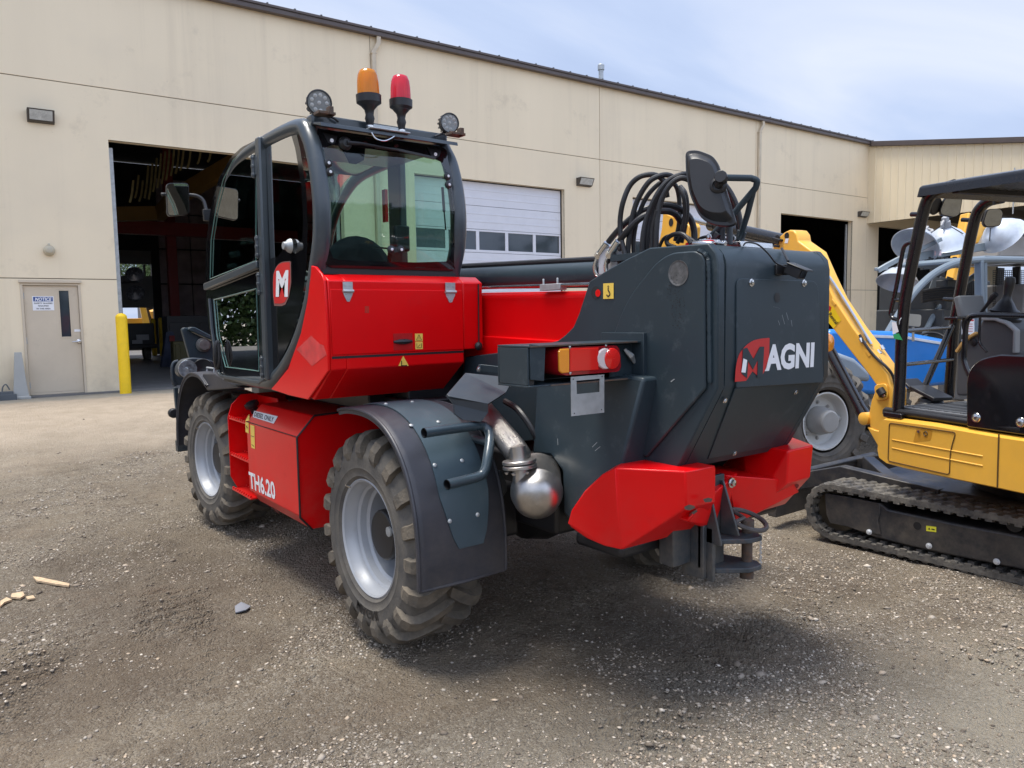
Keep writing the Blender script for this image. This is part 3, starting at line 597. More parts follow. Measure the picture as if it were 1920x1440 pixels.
wbox(b, tw0-g_, tw0, zw0-g_, zw1+g_, -.022, -.03); wbox(b, tw1, tw1+g_, zw0-g_, zw1+g_, -.022, -.03); wbox(b, tw0, tw1, zw0-g_, zw0, -.022, -.03); wbox(b, tw0, tw1, zw1, zw1+g_, -.022, -.03)
b.build('window_frame', DOORP, pd, bevel=.002, sm=False)
b = MB(); wbox(b, 0.755-.02, 1.755+.02, 2.447, 2.50, 0.0, 0.05); b.build('drip_cap', DOORP, shop, bevel=.003, sm=False)
b = MB()
lp = on(148, 640, WP(1, 1, -.03), WN); lt, lz = lp@WT, lp[2]
b.lathe(WP(lt, lz, -.03), -WN, [(0.045, 0), (0.045, .03), (.035, .04), (.012, .045), (.012, .06)], 20); b.tube([WP(lt, lz, .03), WP(lt-.05, lz, .035), WP(lt-.12, lz-.005, .03)], [.013, .012, .010], 10)
b.build('lever_handle', CHROME, pd)
for z in (2.2, 1.35, 0.5): b = MB(); b.cyl(WP(.803, z-.06, -.018), WP(.803, z+.06, -.018), .012, 8); b.build('hinge', ZINC, pd)
# sign on the door
s0 = on(60, 555.5, WP(1, 1, -.024), WN); s1 = on(102, 582, WP(1, 1, -.024), WN); st0, st1, sz1, sz0 = s0@WT, s1@WT, s0[2], s1[2]
b = MB(); wbox(b, st0, st1, sz0, sz1, -.022, -.03); sg = b.build('notice_sign', WHITE, pd, sm=False)
b = MB(); sh = sz1-sz0; sw = st1-st0; wbox(b, st0+.015, st1-.015, sz1-sh*.36, sz1-.012, -.0185, -.0215)
b.mi(1)
v, f = text_on('NOTICE', WP(st0+.04, sz1-sh*.33, -.017), WP(st1-.045, sz1-sh*.33, -.017), WP(st0+.055, sz1-sh*.085, -.017), V(0, 0, 0), .03); b.add(v, f)
b.mi(2)
for k, (s_, c0, c1) in enumerate((('SAFETY GLASSES', .07, .93), ('REQUIRED', .25, .75), ('IN THIS AREA', .17, .83))):
    zt = sz1-sh*(.46+.19*k); v, f = text_on(s_, WP(st0+sw*c0, zt-sh*.08, -.019), WP(st0+sw*c1, zt-sh*.08, -.019), WP(st0+sw*c0, zt+.005, -.019), V(0, 0, 0), .02); b.add(v, f)
b.build('sign_lettering', [mat('sign_blue', (0.03, 0.07, 0.24), 0.5), WHITE, BLKV], pd, sm=False)
b = MB(); q = on(145, 620, WP(1, 1, -.024), WN); wbox(b, q@WT-.05, q@WT+.06, q[2]-.02, q[2]+.025, -.025, -.03); b.build('label_sticker', WHITE, pd, sm=False)
# wall lights
def wall_light(t0, t1, z0, z1):
    b = MB(); d = 0.20
    P0 = [WP(t0, z1, 0), WP(t0, z1, d), WP(t0, z0+.02, d*.45), WP(t0, z0, 0)]
    b.prism(P0, WT*(t1-t0)); o = b.build('wall_light', mat('light_bronze', (0.06, 0.052, 0.045), 0.5), shop, bevel=.006, sm=False)
    b = MB(); a0, a1 = t0+.035, t1-.035
    q = lambda t, k: WP(t, z1*(1-k)+(z0+.02)*k, d*(1-k)+d*.45*k)+(-WN*.006)+V(0, 0, -.003)
    b.quad(q(a0, .1), q(a1, .1), q(a1, .88), q(a0, .88)); b.build('lens', mat('frosted_glass', (0.45, 0.46, 0.44), 0.25, var=0.2, vscale=12), o, sm=False)
for a in ((1.06, 1.50, 5.43, 5.66), (14.48, 15.02, 5.41, 5.64), (29.28, 29.86, 5.45, 5.67)): wall_light(*a)
b = MB(); q = on(92, 470, WP(1, 1, 0), WN); b.lathe(q, -WN, [(.10, 0), (.10, .05), (.085, .10), (.05, .14), (.001, .15)], 20); b.cyl(q-WN*.0+V(0, 0, .1), q-WN*.05+V(0, 0, .12), .02, 8)
b.build('alarm_horn', mat('horn_cream', (0.50, 0.45, 0.34), 0.5), shop)
# vent on the roof
vb = on(1127, 152, WP(1, 9, -1.2), WN); vt = on(1127, 121, WP(1, 9, -1.2), WN)
b = MB(); b.lathe((vb[0], vb[1], vb[2]-.6), (0, 0, 1), [(.075, 0), (.075, vt[2]-vb[2]+.42), (.105, vt[2]-vb[2]+.43), (.105, vt[2]-vb[2]+.58), (.09, vt[2]-vb[2]+.60), (.001, vt[2]-vb[2]+.62)], 20); b.build('roof_vent', ZINC, shop)

hed = thing('added_hedge', WT*-10+WN*(WD+DEPTH+7)+V(0, 0, .1), 'leafy green bank, added out of view to dim reflected daylight, beyond the far left rear opening of the hall', 'added_hedge')  # added leaf bank, unseen, dims the daylight mirrored in the door glass
rs = np.random.RandomState(9); vs = []; fs = []
for i in range(9000):
    p = WT*(-17+rs.rand()*16)+WN*(WD+DEPTH+6.5+rs.rand()*1.4)+V(0, 0, .2+rs.rand()**.8*4.6); d = nrm(rs.randn(3)); e2 = nrm(np.cross(d, rs.randn(3))); q = len(vs); L = .16; vs += [p-d*L-e2*L*.6, p+d*L-e2*L*.6, p+d*L+e2*L*.6, p-d*L+e2*L*.6]; fs.append((q, q+1, q+2, q+3))
mk('foliage', vs, fs, mat('leaves_hedge', (0.07, 0.12, 0.03), 0.6, var=0.5, vscale=1.5), hed, sm=False)

# ---- the siding wing reaching towards the yard at the right
CT = 29.985
wing = thing('siding_wing', WT*34+WN*(WD-4)+V(0, 0, WZ), 'ribbed tan metal clad wing with open bays, at right angles to the workshop', 'building')
def wp(u, z, o=0.0): return WT*(CT-o)+WN*(WD-u)+V(0, 0, z)    # u out from the long wall, o out of the siding
ztop = lambda u: 8.30-0.166*u
ZB = 5.235
b = MB(); LU = 12.0
b.prism([wp(0.003, ZB), wp(LU, ZB), wp(LU, ztop(LU)), wp(0.003, ztop(0.0))], WT*0.08)
u = 0.30
while u < LU-.2:
    b.prism([wp(u-.03, ZB, 0), wp(u-.015, ZB, .03), wp(u+.015, ZB, .03), wp(u+.03, ZB, 0)], V(0, 0, ztop(u)-ZB-.01)); u += 0.3063
b.build('siding', SIDING, wing, sm=False)
b = MB()
b.bar([wp(0.17, ztop(0.17)+.07, .06), wp(LU, ztop(LU)+.07, .06)], .20, .13, (0, 0, 1)); b.bar([wp(0.17, ztop(0.17)+.165, .10), wp(LU, ztop(LU)+.165, .10)], .10, .055, (0, 0, 1))
b.build('rake_trim', GUT, wing, bevel=.005, sm=False)
b = MB(); wq = lambda t, u, z: WT*t+WN*(WD-u)+V(0, 0, z)
b.prism([wq(CT+.1, -.5, ztop(-.5)+.05), wq(CT+.1, LU, ztop(LU)+.05), wq(46, LU, ztop(LU)+.05), wq(46, -.5, ztop(-.5)+.05)], V(0, 0, .06)); b.build('roof', ROOFM, wing, sm=False)
b = MB(); b.box(wq(CT+.15, LU/2, ZB+.1), (.07, LU/2-.02, .1), AXW)
for u in np.arange(.6, LU, 2.4): b.box(wq(38, u, ZB+.45), (7.9, .06, .14), AXW)
b.box(wq(38, LU/2, ZB+.75), (7.9, LU/2, .03), AXW); b.build('ceiling_beam', mat('ceiling_steel', (0.10, 0.09, 0.075), 0.7), wing, sm=False)
b = MB()
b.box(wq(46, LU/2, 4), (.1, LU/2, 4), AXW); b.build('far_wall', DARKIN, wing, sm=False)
for u in (6.05,):
    b = MB(); b.box(wq(CT+1.4, u+1.3, 2.6), (.13, .13, 2.63), AXW); b.build('column', SIDING, wing, sm=False)
b = MB(); wbox(b, 30.9, 46, 0.2, 3.9, -1.2, -1.3); b.build('bay_shade_sheet', mat('bay_dark', (0.01, 0.01, 0.011), 0.8), wing, sm=False)  # near-black sheet stands in for the shade deep in the bay
# antenna on the siding
p = on(1902, 330, wp(1, 6, .12), WT)
b = MB(); b.cyl(p+V(0, 0, -1.3), p+V(0, 0, .28), .022, 10); q = p+V(0, 0, .02); b.cyl(q, q+WN*1.0+V(0, 0, .03), .010, 8)
for k in range(4): c = q+WN*(.3+.22*k)+V(0, 0, .01); b.cyl(c-WT*.11, c+WT*.11, .005, 6)
for z in (-.2, -.9): b.cyl(p+V(0, 0, z), p+V(0, 0, z)+WT*.12, .012, 6)
an = b.build('antenna', ZINC, None); tag(an, 'small metal mast antenna fixed to the tan siding', 'antenna')

# ---- bollards
def bollard(c, h, r, label, group=None):
    b = MB(); n = 6; prof = [(r, 0), (r, h-r*.8)]+[(r*math.cos(a), h-r*.8+r*.8*math.sin(a)) for a in np.linspace(0.1, math.pi/2-.02, n)]
    b.lathe(c, (0, 0, 1), prof, 24); o = b.build('bollard', BOLY, None, ang=50); tag(o, label, 'bollard', group)
def bol(px, ytop, ybot, wpx, z, label):
    c = Z(px, ybot, z); D_ = (c-CAM)@CF; r = wpx/2*D_/FPX; up = on(px, ytop, c, V(CF[0], CF[1], 0)); c = c+nrm(V(CF[0], CF[1], 0))*r; bollard(c-V(0, 0, .03), up[2]-c[2]+.03, r, label, 'yellow bollards guarding the doorways')
bol(231, 587, 741, 20, 0.27, 'scuffed yellow bollard at the left jamb of the open bay, nearest the entry door')
bol(288, 597, 667, 9, WZ, 'yellow bollard deep inside the bay, in daylight at the rear door')
bol(303, 595, 668, 9, WZ, 'shaded olive looking bollard just right of the rear door opening')
bol(1623.5, 572, 640, 10, WZ-.1, 'yellow bollard against the wall at the corner under the siding wing')
bol(1709, 570, 640, 8, WZ-.1, 'yellow bollard under the wing behind the wire mesh cab')
# ---- grey marker post leaning at the entry door and a dark bin at the edge
b = MB(); c = Z(38, 745, 0.27); c = c-WN*(c@WN-WD+.22)
def pyl(s, z): return [c+WT*a*s+WN*(bb*s*.7)+V(0, 0, z) for a, bb in ((-1, -1), (1, -1), (1, 1), (-1, 1))]
b.loft([pyl(.155, 0), pyl(.155, .045), pyl(.125, .05), pyl(.105, .25), pyl(.058, .86), pyl(.055, .875)], True, True)
o = b.build('marker_cone', PGREY, None, bevel=.006); tag(o, 'tall narrow grey plastic post cone standing left of the tan entry door', 'cone')
b = MB(); c = Z(6, 748, .26); c = c-WN*(c@WN-WD+.30); b.box(c+V(0, 0, .06), (.20, .12, .06), AXW); b.box(c+V(0, 0, .14), (.15, .09, .03), AXW); b.tube(smooth([c+V(-.02, 0, .16), c+V(0, 0, .26), c+V(.05, 0, .3), c+V(.1, 0, .2)], 5), .012, 8)
o = b.build('tool_case', mat('case_grey', (0.09, 0.10, 0.11), 0.5), None, bevel=.015); tag(o, 'low grey case on the ground at the left edge of the photo', 'case')
# ---- inside the bay
def inb(x, y, dep): return on(x, y, WN*(WD+dep), WN)
b = MB(); a = inb(330, 600, 11.0); t0 = float(a@WT)
wbox(b, t0-.15, t0+.15, WZ, EAVE-.1, -11.0, -11.3); wbox(b, t0-.18, t0+.18, WZ, WZ+.05, -10.95, -11.35)
o = b.build('steel_column', REDB, None, bevel=.01, sm=False); tag(o, 'red steel column standing inside the open bay', 'column')
b = MB(); zb = float(inb(250, 428, 11)[2]); wbox(b, -8.8, 20, zb-.22, zb+.22, -10.93, -10.6); o = b.build('steel_beam', REDB, None, sm=False); tag(o, 'dark red steel beam running across inside the open bay', 'beam')
b = MB(); y0 = inb(230, 400, 6.0); y1 = inb(455, 290, 3.0); b.bar([inb(215, 402, 9), inb(300, 400, 8.5), inb(330, 370, 7.0), inb(450, 300, 4.0)], .28, .42); o = b.build('crane_beam', mat('crane_yellow', (0.17, 0.09, 0.015), 0.6), None, sm=False); tag(o, 'yellow overhead crane beam inside the open bay', 'beam')
# slings hanging from the crane
SL0 = 0; sl_ = [(260, 372, 340), (268, 378, 350), (278, 372, 322), (286, 374, 318), (294, 360, 308), (302, 352, 300), (310, 345, 296), (318, 338, 292), (327, 330, 288), (336, 326, 288), (345, 320, 285), (358, 316, 287), (377, 308, 287), (396, 304, 290), (250, 380, 350)]
SLO = sorted(q[0] for q in sl_); ORD = ['leftmost', 'second from left', 'third from left', 'fourth from left', 'fifth from left', 'sixth from left', 'seventh from left', 'middle one', 'seventh from right', 'sixth from right', 'fifth from right', 'fourth from right', 'third from right', 'second from right', 'rightmost'][:len(sl_)]
SLM = mat('sling_webbing', (0.17, 0.14, 0.06), 0.85, var=0.25, vscale=9)
for k, (x, yb, yt) in enumerate(sl_):
    d = 3.6+2.2*(1-k/15.0); p0 = inb(x, yt-12, d); p1 = inb(x-3, (yb+yt)/2, d); p2 = inb(x-7, yb, d); b = MB(); b.bar(smooth([p0, p1, p2], 4), .05, .012, WN)
    o = b.build('sling', SLM, None, sm=False); tag(o, ORD[SLO.index(x)]+' of the pale webbing slings hanging from the crane beam', 'sling', 'webbing slings hanging inside the bay')
# wall of quilted insulation at the right of the rear door, with the things before it
b = MB(); q0 = float(inb(297, 500, DEPTH-.3)@WT)
for i in range(7):
    for j in range(5): wbox(b, q0+.1+i*1.3, q0+1.37+i*1.3, WZ+.05+j*1.5, WZ+1.5+j*1.5, -DEPTH+.12, -DEPTH+.03)
b.build('insulation_panels', INSUL, shop, bevel=.04, sm=False)
b = MB(); c = Z(405, 690, WZ)
c = inb(372, 640, 8.5); t_ = float(c@WT); wbox(b, t_-.9, t_+2.8, WZ, float(inb(372, 592, 8.5)[2]), -8.5, -9.3)
for k in range(4): wbox(b, t_-.85+k*.92, t_-.02+k*.92, WZ+.15, WZ+1.35, -8.47, -8.5)
o = b.build('tool_cabinet', mat('cabinet_dark', (0.03, 0.03, 0.034), 0.5), None, bevel=.01, sm=False); tag(o, 'wide dark tool cabinet inside the bay behind the loading fork carriage', 'cabinet')
b = MB(); c = inb(337, 668, 6.5); t_ = float(c@WT); zt = float(inb(337, 640, 6.5)[2]); wbox(b, t_-.16, t_+.30, WZ, zt, -6.5, -6.9); wbox(b, t_-.12, t_+.02, WZ+.25, zt-.08, -6.46, -6.5)
o = b.build('fuel_drum', mat('olive_paint', (0.10, 0.085, 0.03), 0.6), None, bevel=.05); tag(o, 'olive box shaped canister on the bay floor beside the cabinet', 'canister')
b = MB(); c = inb(322, 660, 8.0); t_ = float(c@WT); zt = float(inb(322, 622, 8.0)[2]); b.prism([WP(t_-.3, WZ, -8), WP(t_-.1, zt, -8.1), WP(t_+.1, zt, -8.1), WP(t_+.25, WZ, -8)], WN*.3)
b.mi(1); wbox(b, t_-.05, t_+.1, zt-.3, zt-.12, -7.96, -8.0); o = b.build('floor_jack', [mat('navy', (0.02, 0.03, 0.07), 0.6), REDB], None, sm=False); tag(o, 'navy floor jack with red band by the rear door', 'jack')
# dark truck seen from behind, in the bay, and yellow machine in the daylight beyond
tk = inb(258, 672, 13.5); tk[2] = WZ
trk = thing('utility_truck', tk, 'dark utility truck parked inside the bay, seen against the rear door', 'truck')
b = MB(); t_ = float(tk@WT); zt = float(inb(258, 606, 13.5)[2]); b2_ = (zt-WZ)
wbox(b, t_-.75, t_+.62, WZ+.55, zt, -13.5, -16.5); wbox(b, t_-.8, t_+.68, WZ+.42, WZ+.58, -13.45, -13.6); b.build('body', BLACK, trk, bevel=.03, sm=False)
for s in (-.55, .45):
    b = MB(); b.lathe(WP(t_+s+.0, WZ+.36, -14.3)-WT*.13, WT, [(.2, 0), (.36, .02), (.37, .1), (.37, .18), (.36, .25), (.2, .27)], 20); b.build('wheel', RUB, trk)
b = MB(); wbox(b, t_+.0, t_+.42, zt-.62, zt-.42, -13.47, -13.5); wbox(b, t_-.16, t_+.18, WZ+.60, WZ+.74, -13.4, -13.44); b.build('plate', mat('plate_pale', (0.35, 0.35, 0.37), 0.5), trk, sm=False)
# light stand with two big lamps inside
ls = inb(231, 668, 9.0); ls[2] = WZ; lsr = thing('work_lamp_stand', ls, 'dark lamp mast with two round lamps inside the open bay', 'light tower')
b = MB(); b.cyl(ls, V(ls[0], ls[1], float(inb(231, 500, 9)[2])), .06, 10); b.cyl(inb(228, 530, 9), inb(258, 528, 9), .03, 8); b.build('mast', BLACK, lsr)
for x, y in ((252, 516), (254, 550)):
    p = inb(x, y, 8.9); b = MB(); b.lathe(p, nrm(-WN+V(0, 0, -.45)), [(.02, -.22), (.12, -.17), (.26, -.02), (.27, 0), (.25, 0), (.22, -.04), (.001, -.1)], 24); b.build('lamp_head', mat('lamp_dull', (0.16, 0.16, 0.17), 0.25, metal=.7), lsr)
# beyond the rear door: bright yard, yellow excavator, trees
ex2 = inb(268, 655, DEPTH+7); ex2[2] = 0.2; t_ = float(ex2@WT); y2 = thing('far_excavator', ex2, 'yellow digger standing in daylight beyond the rear door of the bay', 'excavator')
b = MB(); D2 = DEPTH+7; wbox(b, t_-1.5, t_+.3, .2+.9, .2+1.7, -D2, -D2-2); b.bar([WP(t_-1.4, 1.6, -D2), WP(t_-1.1, 3.0, -D2+.4), WP(t_-.1, 2.9, -D2+.8), WP(t_+.1, 1.3, -D2+1)], .3, .3, WN); b.bar([WP(t_+.9, 1.0, -D2), WP(t_+.5, 2.3, -D2+.4)], .3, .3, WN); b.build('boom', YEL, y2, bevel=.02)
b = MB(); wbox(b, t_-1.6, t_+.6, .2, .75, -D2, -D2-2.4); wbox(b, t_+.1, t_+1.0, 1.2, 2.6, -D2-.3, -D2-1.6); b.build('track', BLACK, y2, bevel=.1)
def leafy(name, c, rad, n, leaf, mats, label, seed, trunk_h):
    rs = np.random.RandomState(seed); tr = thing(name, c, label, 'tree', 'trees beyond the rear door'); b = MB()
    b.tube([c, V(c[0], c[1], c[2]+trunk_h*.6), V(c[0]+.2, c[1], c[2]+trunk_h+rad)], [.22, .16, .05], 8)
    for k in range(7): a = rs.rand()*6.28; b.tube([V(c[0], c[1], c[2]+trunk_h*.7), V(c[0]+math.cos(a)*rad*.6, c[1]+math.sin(a)*rad*.6, c[2]+trunk_h+rad*.5*rs.rand())], [.08, .02], 6)
    b.build('trunk', mat('bark', (0.06, 0.045, 0.03), 0.9), tr)
    cl = rs.randn(26, 3); cl /= np.linalg.norm(cl, axis=1)[:, None]; cl *= rad*(.35+.6*rs.rand(26, 1)); cl[:, 2] *= 1.1
    vs = []; fs = []
    for i in range(n):
        p = cl[rs.randint(26)]+rs.randn(3)*rad*.17+V(c[0], c[1], c[2]+trunk_h+rad*.6); d = nrm(rs.randn(3)); e_ = nrm(np.cross(d, rs.randn(3))); q = len(vs); vs += [p, p+d*leaf+e_*leaf*.4, p+d*leaf*1.7, p+d*leaf-e_*leaf*.4]; fs.append((q, q+1, q+2, q+3))
    mk('crown', vs, fs, mats, tr, sm=False)
LEAF = mat('leaves', (0.055, 0.10, 0.025), 0.6, var=0.5, vscale=1.5)
for k, (x, d, r, lb) in enumerate(((224, 26, 2.6, 'broad dark green tree seen through the glass row of the rear door, farthest left'), (262, 30, 2.4, 'lighter tree in the middle of the rear door view'), (284, 24, 2.2, 'dense green tree at the right end of the rear door glass row'))):
    p = inb(x, 560, DEPTH+d); p[2] = 0.1; leafy('tree', p, r, 5000, .10, LEAF, lb, k, 5.0)

# trees across the yard, behind where the photograph was taken; windows and paint mirror them
rs = np.random.RandomState(5); vs = []; fs = []
for k in range(46):
    a = math.pi+YAW+(rs.rand()-.5)*4.2; dd = 34+rs.rand()*14; cx, cy = math.sin(a)*dd, math.cos(a)*dd
    if cy > 8: continue
    hh = 5+rs.rand()*4.5
    for i in range(420):
        p = V(cx, cy, hh*.55)+rs.randn(3)*V(1.7, 1.7, hh*.23); p[2] = max(.2, p[2]); d = nrm(rs.randn(3)); e_ = nrm(np.cross(d, rs.randn(3))); q = len(vs); L = .45; vs += [p-d*L-e_*L*.6, p+d*L-e_*L*.6, p+d*L+e_*L*.6, p-d*L+e_*L*.6]; fs.append((q, q+1, q+2, q+3))
o = mk('tree_line', vs, fs, LEAF, None, sm=False); tag(o, 'distant belt of green trees across the yard', 'trees', kind='stuff')
# ================================================================== the red telehandler (its length runs along +y, its left flank faces -x)
XC = 2.82
TEL = thing('telehandler', (XC, 4.6, 0), 'big red and slate grey telehandler with glazed cab in the middle of the gravel yard', 'telehandler')
def P2(pts, fn, v): return [fn(x, y, v) for x, y in pts]
def resample(poly, cen, N):
    poly = np.asarray(poly, float); out = []
    for k in range(N):
        a = 2*math.pi*k/N; d = np.array([math.cos(a), math.sin(a)]); best = None
        for i in range(len(poly)):
            p = poly[i]-cen; q = poly[(i+1) % len(poly)]-cen; e_ = q-p; den = d[0]*e_[1]-d[1]*e_[0]
            if abs(den) < 1e-12: continue
            t = (p[0]*e_[1]-p[1]*e_[0])/den; s = (p[0]*d[1]-p[1]*d[0])/den
            if t > 0 and -1e-9 <= s <= 1+1e-9 and (best is None or t > best): best = t
        out.append(cen+d*(best or 0.0))
    return out
def ring_panel(fn, outer, inner, N=72, rings=5):
    """glazing: returns border and clear builders; fn maps plane coordinates to space"""
    cen = np.mean(np.asarray(inner, float), 0); o = resample(outer, cen, N); i = resample(inner, cen, N)
    bd = MB(); bd.loft([[fn(*p) for p in o], [fn(*(0.5*(p+q))) for p, q in zip(o, i)], [fn(*q) for q in i]])
    cl = MB(); R_ = [[fn(*(cen+(q-cen)*(1-k/rings))) for q in i] for k in range(rings)]; cl.loft(R_); n0 = len(cl.v)-N
    cl.add([fn(*cen)], []); c_ = len(cl.v)-1
    for k in range(N): cl.f.append((n0+k, n0+(k+1) % N, c_)); cl.m.append(0)
    return bd, cl
def yz(p): return (p[1], p[2])
# ---------------- wheels
def lug_tyre(c, ax, R=0.55, w=0.41, N=19, hand=1):
    """c centre, ax outward axle direction"""
    c = np.asarray(c, float); ax = nrm(ax); u = nrm(np.cross(ax, V(0, 0, 1))); k = np.cross(u, ax)
    Pn = lambda r, h, a: c + ax*h + (u*math.cos(a)+V(0, 0, 1)*math.sin(a)*1.0)*r
    b = MB(); hw = w/2
    prof = [(.292, hw*.80), (.300, hw*.90), (.318, hw*.95), (.322, hw*.985), (.330, hw*.975), (.36, hw*1.005), (.364, hw*1.02), (.372, hw*1.01), (.41, hw*1.02), (.430, hw*1.01), (.436, hw*1.0), (.452, hw*.95), (.485, hw*.88), (.503, hw*.78), (.510, hw*.5), (.512, 0)]
    prof = prof + [(r, -h) for r, h in prof[::-1][1:]]; seg = 80
    b.loft([[Pn(r*R/.55, h, 2*math.pi*i/seg) for i in range(seg)] for r, h in prof])
    body = b; L = MB()
    for side in (1, -1):
        for i in range(N):
            a0 = 2*math.pi*(i+(0.5 if side < 0 else 0))/N*hand
            path = [(-.015, 0.0, 0, .034), (.05, .085, 0, .036), (.105, .150, 0, .038), (.150, .190, 0, .038), (.178, .205, .3, .037), (.196, .213, 1.0, .034), (.206, .217, 1.45, .036), (.208, .219, 1.57, .026)]
            rad = [.506, .506, .505, .500, .492, .475, .445, .415]; th = [.042, .045, .046, .047, .040, .030, .020, .004]
            rings = []
            for (h, da, tilt, hwid), r, t in zip(path, rad, th):
                a = a0+hand*da*1.0; dirr = (math.cos(tilt), math.sin(tilt)); rr = R/.55
                s1 = hwid/r; s2 = hwid*.80/r
                q = [(r*rr-.006*dirr[0], h-.006*dirr[1], a-s1), (r*rr+t*dirr[0], h+t*dirr[1]*.8, a-s2), (r*rr+t*dirr[0], h+t*dirr[1]*.8, a+s2), (r*rr-.006*dirr[0], h-.006*dirr[1], a+s1)]
                rings.append([Pn(x_, side*y_, z_) for x_, y_, z_ in q])
            L.loft(rings, True, True)
    return body, L
def tyre_text(c, ax, a_mid, R=.385, size=.05, hw=.213):
    v, f = textmesh('MAGNI', .02); c = np.asarray(c, float); ax = nrm(ax); u = nrm(np.cross(ax, V(0, 0, 1))); wd = .24
    out = []
    for p in v:
        a = a_mid + (p[0]-.5)*wd/R*TXT_DIR; r = R + (p[1]-.5)*size*TXT_R
        out.append(c + ax*hw + (u*math.cos(a)+V(0, 0, 1)*math.sin(a))*r)
    return out, f
TXT_DIR, TXT_R = -1, 1
def wheel(c, steer, side, txt=None, hand=1):
    """side -1: left; the wheel part carries tyre, lugs, hub"""
    c = np.asarray(c, float); ax = V(side*math.cos(steer), side*math.sin(steer)*1.0, 0)
    b = MB(); hw = .17
    b.lathe(c, ax, [(.306, hw+.004), (.309, hw+.016), (.300, hw+.022), (.290, hw+.014), (.284, hw-.02), (.276, hw-.030), (.272, hw-.055), (.258, hw-.065), (.252, hw-.10), (.236, hw-.112), (.232, hw-.20), (.225, hw-.26), (.12, hw-.265), (.001, hw-.265)], 72)
    b.lathe(c, ax, [(.306, hw+.004), (.30, hw-.03), (.262, hw-.08), (.262, -hw+.03), (.306, -hw)], 72)
    rim = b.build('wheel', RIM, TEL, ang=40)
    body, L = lug_tyre(c, ax, hand=hand); body.build('tyre', RUB, rim, ang=50); L.build('tyre_lugs', LUG, rim, ang=25)
    h = MB(); h.lathe(c, ax, [(.165, hw-.26), (.160, hw-.16), (.132, hw-.14), (.132, hw-.075), (.124, hw-.062), (.02, hw-.058), (.001, hw-.058)], 28); h.lathe(c, ax, [(.19, hw-.262), (.19, hw-.245), (.001, hw-.245)], 28)
    h.build('hub', BLACK, rim, bevel=.006)
    u_, w_ = frame(ax)
    for k in range(10): a = k*.6283; hb_ = MB(); hb_.bolt(c+ax*(hw-.262)+(u_*math.cos(a)+w_*math.sin(a))*.198, ax, .011, .022); hb_.build('wheel_nut', ZINC, rim)
    hb_ = MB(); hb_.lathe(c+ax*(hw-.062)+u_*.09+w_*.04, ax, [(.028, -.02), (.026, .01), (.001, .012)], 12); hb_.build('hub_plug', ZINC, rim)
    if txt is not None:
        v, f = tyre_text(c, ax, txt); t = MB(); t.add(v, f); t.build('tyre_lettering', BLKV, rim, sm=False)
    b = MB(); u = nrm(np.cross(ax, V(0, 0, 1))); v_ = c+ax*(hw-.02)+u*0.0
    b.tube([c+ax*(hw+.02)-u*side*.18+V(0, 0, .235), c+ax*(hw+.045)-u*side*.185+V(0, 0, .25)], .006, 6); b.build('valve', CHROME, rim)
WYR, WYF, WZC = 3.465, 6.36, 0.535
wheel((1.868, WYR, WZC), 0.0, -1, txt=math.radians(268))
wheel((1.868, WYF, WZC), math.radians(4), -1)
wheel((2*XC-1.868, WYR, WZC), 0.0, 1, hand=-1)
wheel((2*XC-1.868, WYF, WZC), math.radians(4), 1, hand=-1)
for y in (WYR, WYF):
    b = MB()
    b.cyl((1.95, y, WZC), (2*XC-1.95, y, WZC), .09, 16); b.lathe((XC, y, WZC), (1, 0, 0), [(.02, -.28), (.19, -.15), (.22, 0), (.19, .15), (.02, .28)], 20)
    for s in (-1, 1): b.lathe((XC+s*.70, y, WZC), (s, 0, 0), [(.10, -.2), (.16, 0), (.18, .12), (.18, .14)], 20)
    b.build('axle', BLACK, TEL)
# ---------------- chassis
b = MB()
b.b2((2.34, 2.75, .58), (3.30, 7.0, .95)); b.b2((2.16, 3.05, .52), (2.34, 4.1, .80)); b.b2((2.2, 4.2, .951), (3.4, 6.6, 1.12))
b.b2((2.05, 5.3, .62), (3.6, 6.9, .74)); b.build('chassis', BLACK, TEL, bevel=.02)
# lug bracket by the rear axle
b = MB(); q = [Y(x, y, 2.98) for x, y in ((928, 885), (940, 882), (950, 905), (951, 920), (940, 938), (932, 935))]; b.prism(q, V(0, .04, 0)); b.build('axle_bracket', DGREY, TEL, bevel=.004)
# ---------------- rear boom frame
XL = 2.42; XR = 2*XC-XL; YB = 1.863
sp = [(1347, 468), (1328, 456), (1217.5, 464.4), (1172.5, 486.9), (1142.5, 503.7), (1105, 527), (1095.6, 556), (1086, 586), (1075, 612.5), (1060, 628), (1046, 638.5), (993, 654), (872.5, 669)]
top = [yz(X(x, y, XL)) for x, y in sp]
# rear edge and lower outline in (y, z)
zb = 1.36; SLP = (2.05, 1.033)
outl = [(YB+.002, 1.84)]+[(YB+.012, 1.885)]+[top[1]]+top[2:]+[(3.75, 1.10), (3.35, .95), (2.98, 1.02), (2.98, .70), (2.45, .62), (2.33, .93), (2.08, 1.0), SLP, (YB, zb)]
def side_plate(x0, x1, out): b = MB(); b.prism([V(x0, y, z) for y, z in out], V(x1-x0, 0, 0)); return b
b = side_plate(XL, XL+.045, outl); b.build('side_plate', GREY, TEL, bevel=.006)
b = side_plate(XR-.045, XR, outl); b.build('side_plate', GREY, TEL, bevel=.006)
# raised doubler on the flank with its stepped rear edge
dbl = [X(x, y, XL) for x, y in ((1327, 728), (1326, 490), (1322, 478), (1308, 470.5), (1262, 474), (1235, 492), (1180, 560), (1150, 640), (1145, 700), (1200, 845), (1216, 857))]
b = MB(); b.prism([p-V(.016, 0, 0) for p in roundpoly(dbl, [.01, .05, .04, .05, .08, .08, .3, .3, .3, .02, .01], 4)], V(.0155, 0, 0)); b.build('doubler_plate', GREY, TEL, bevel=.006)
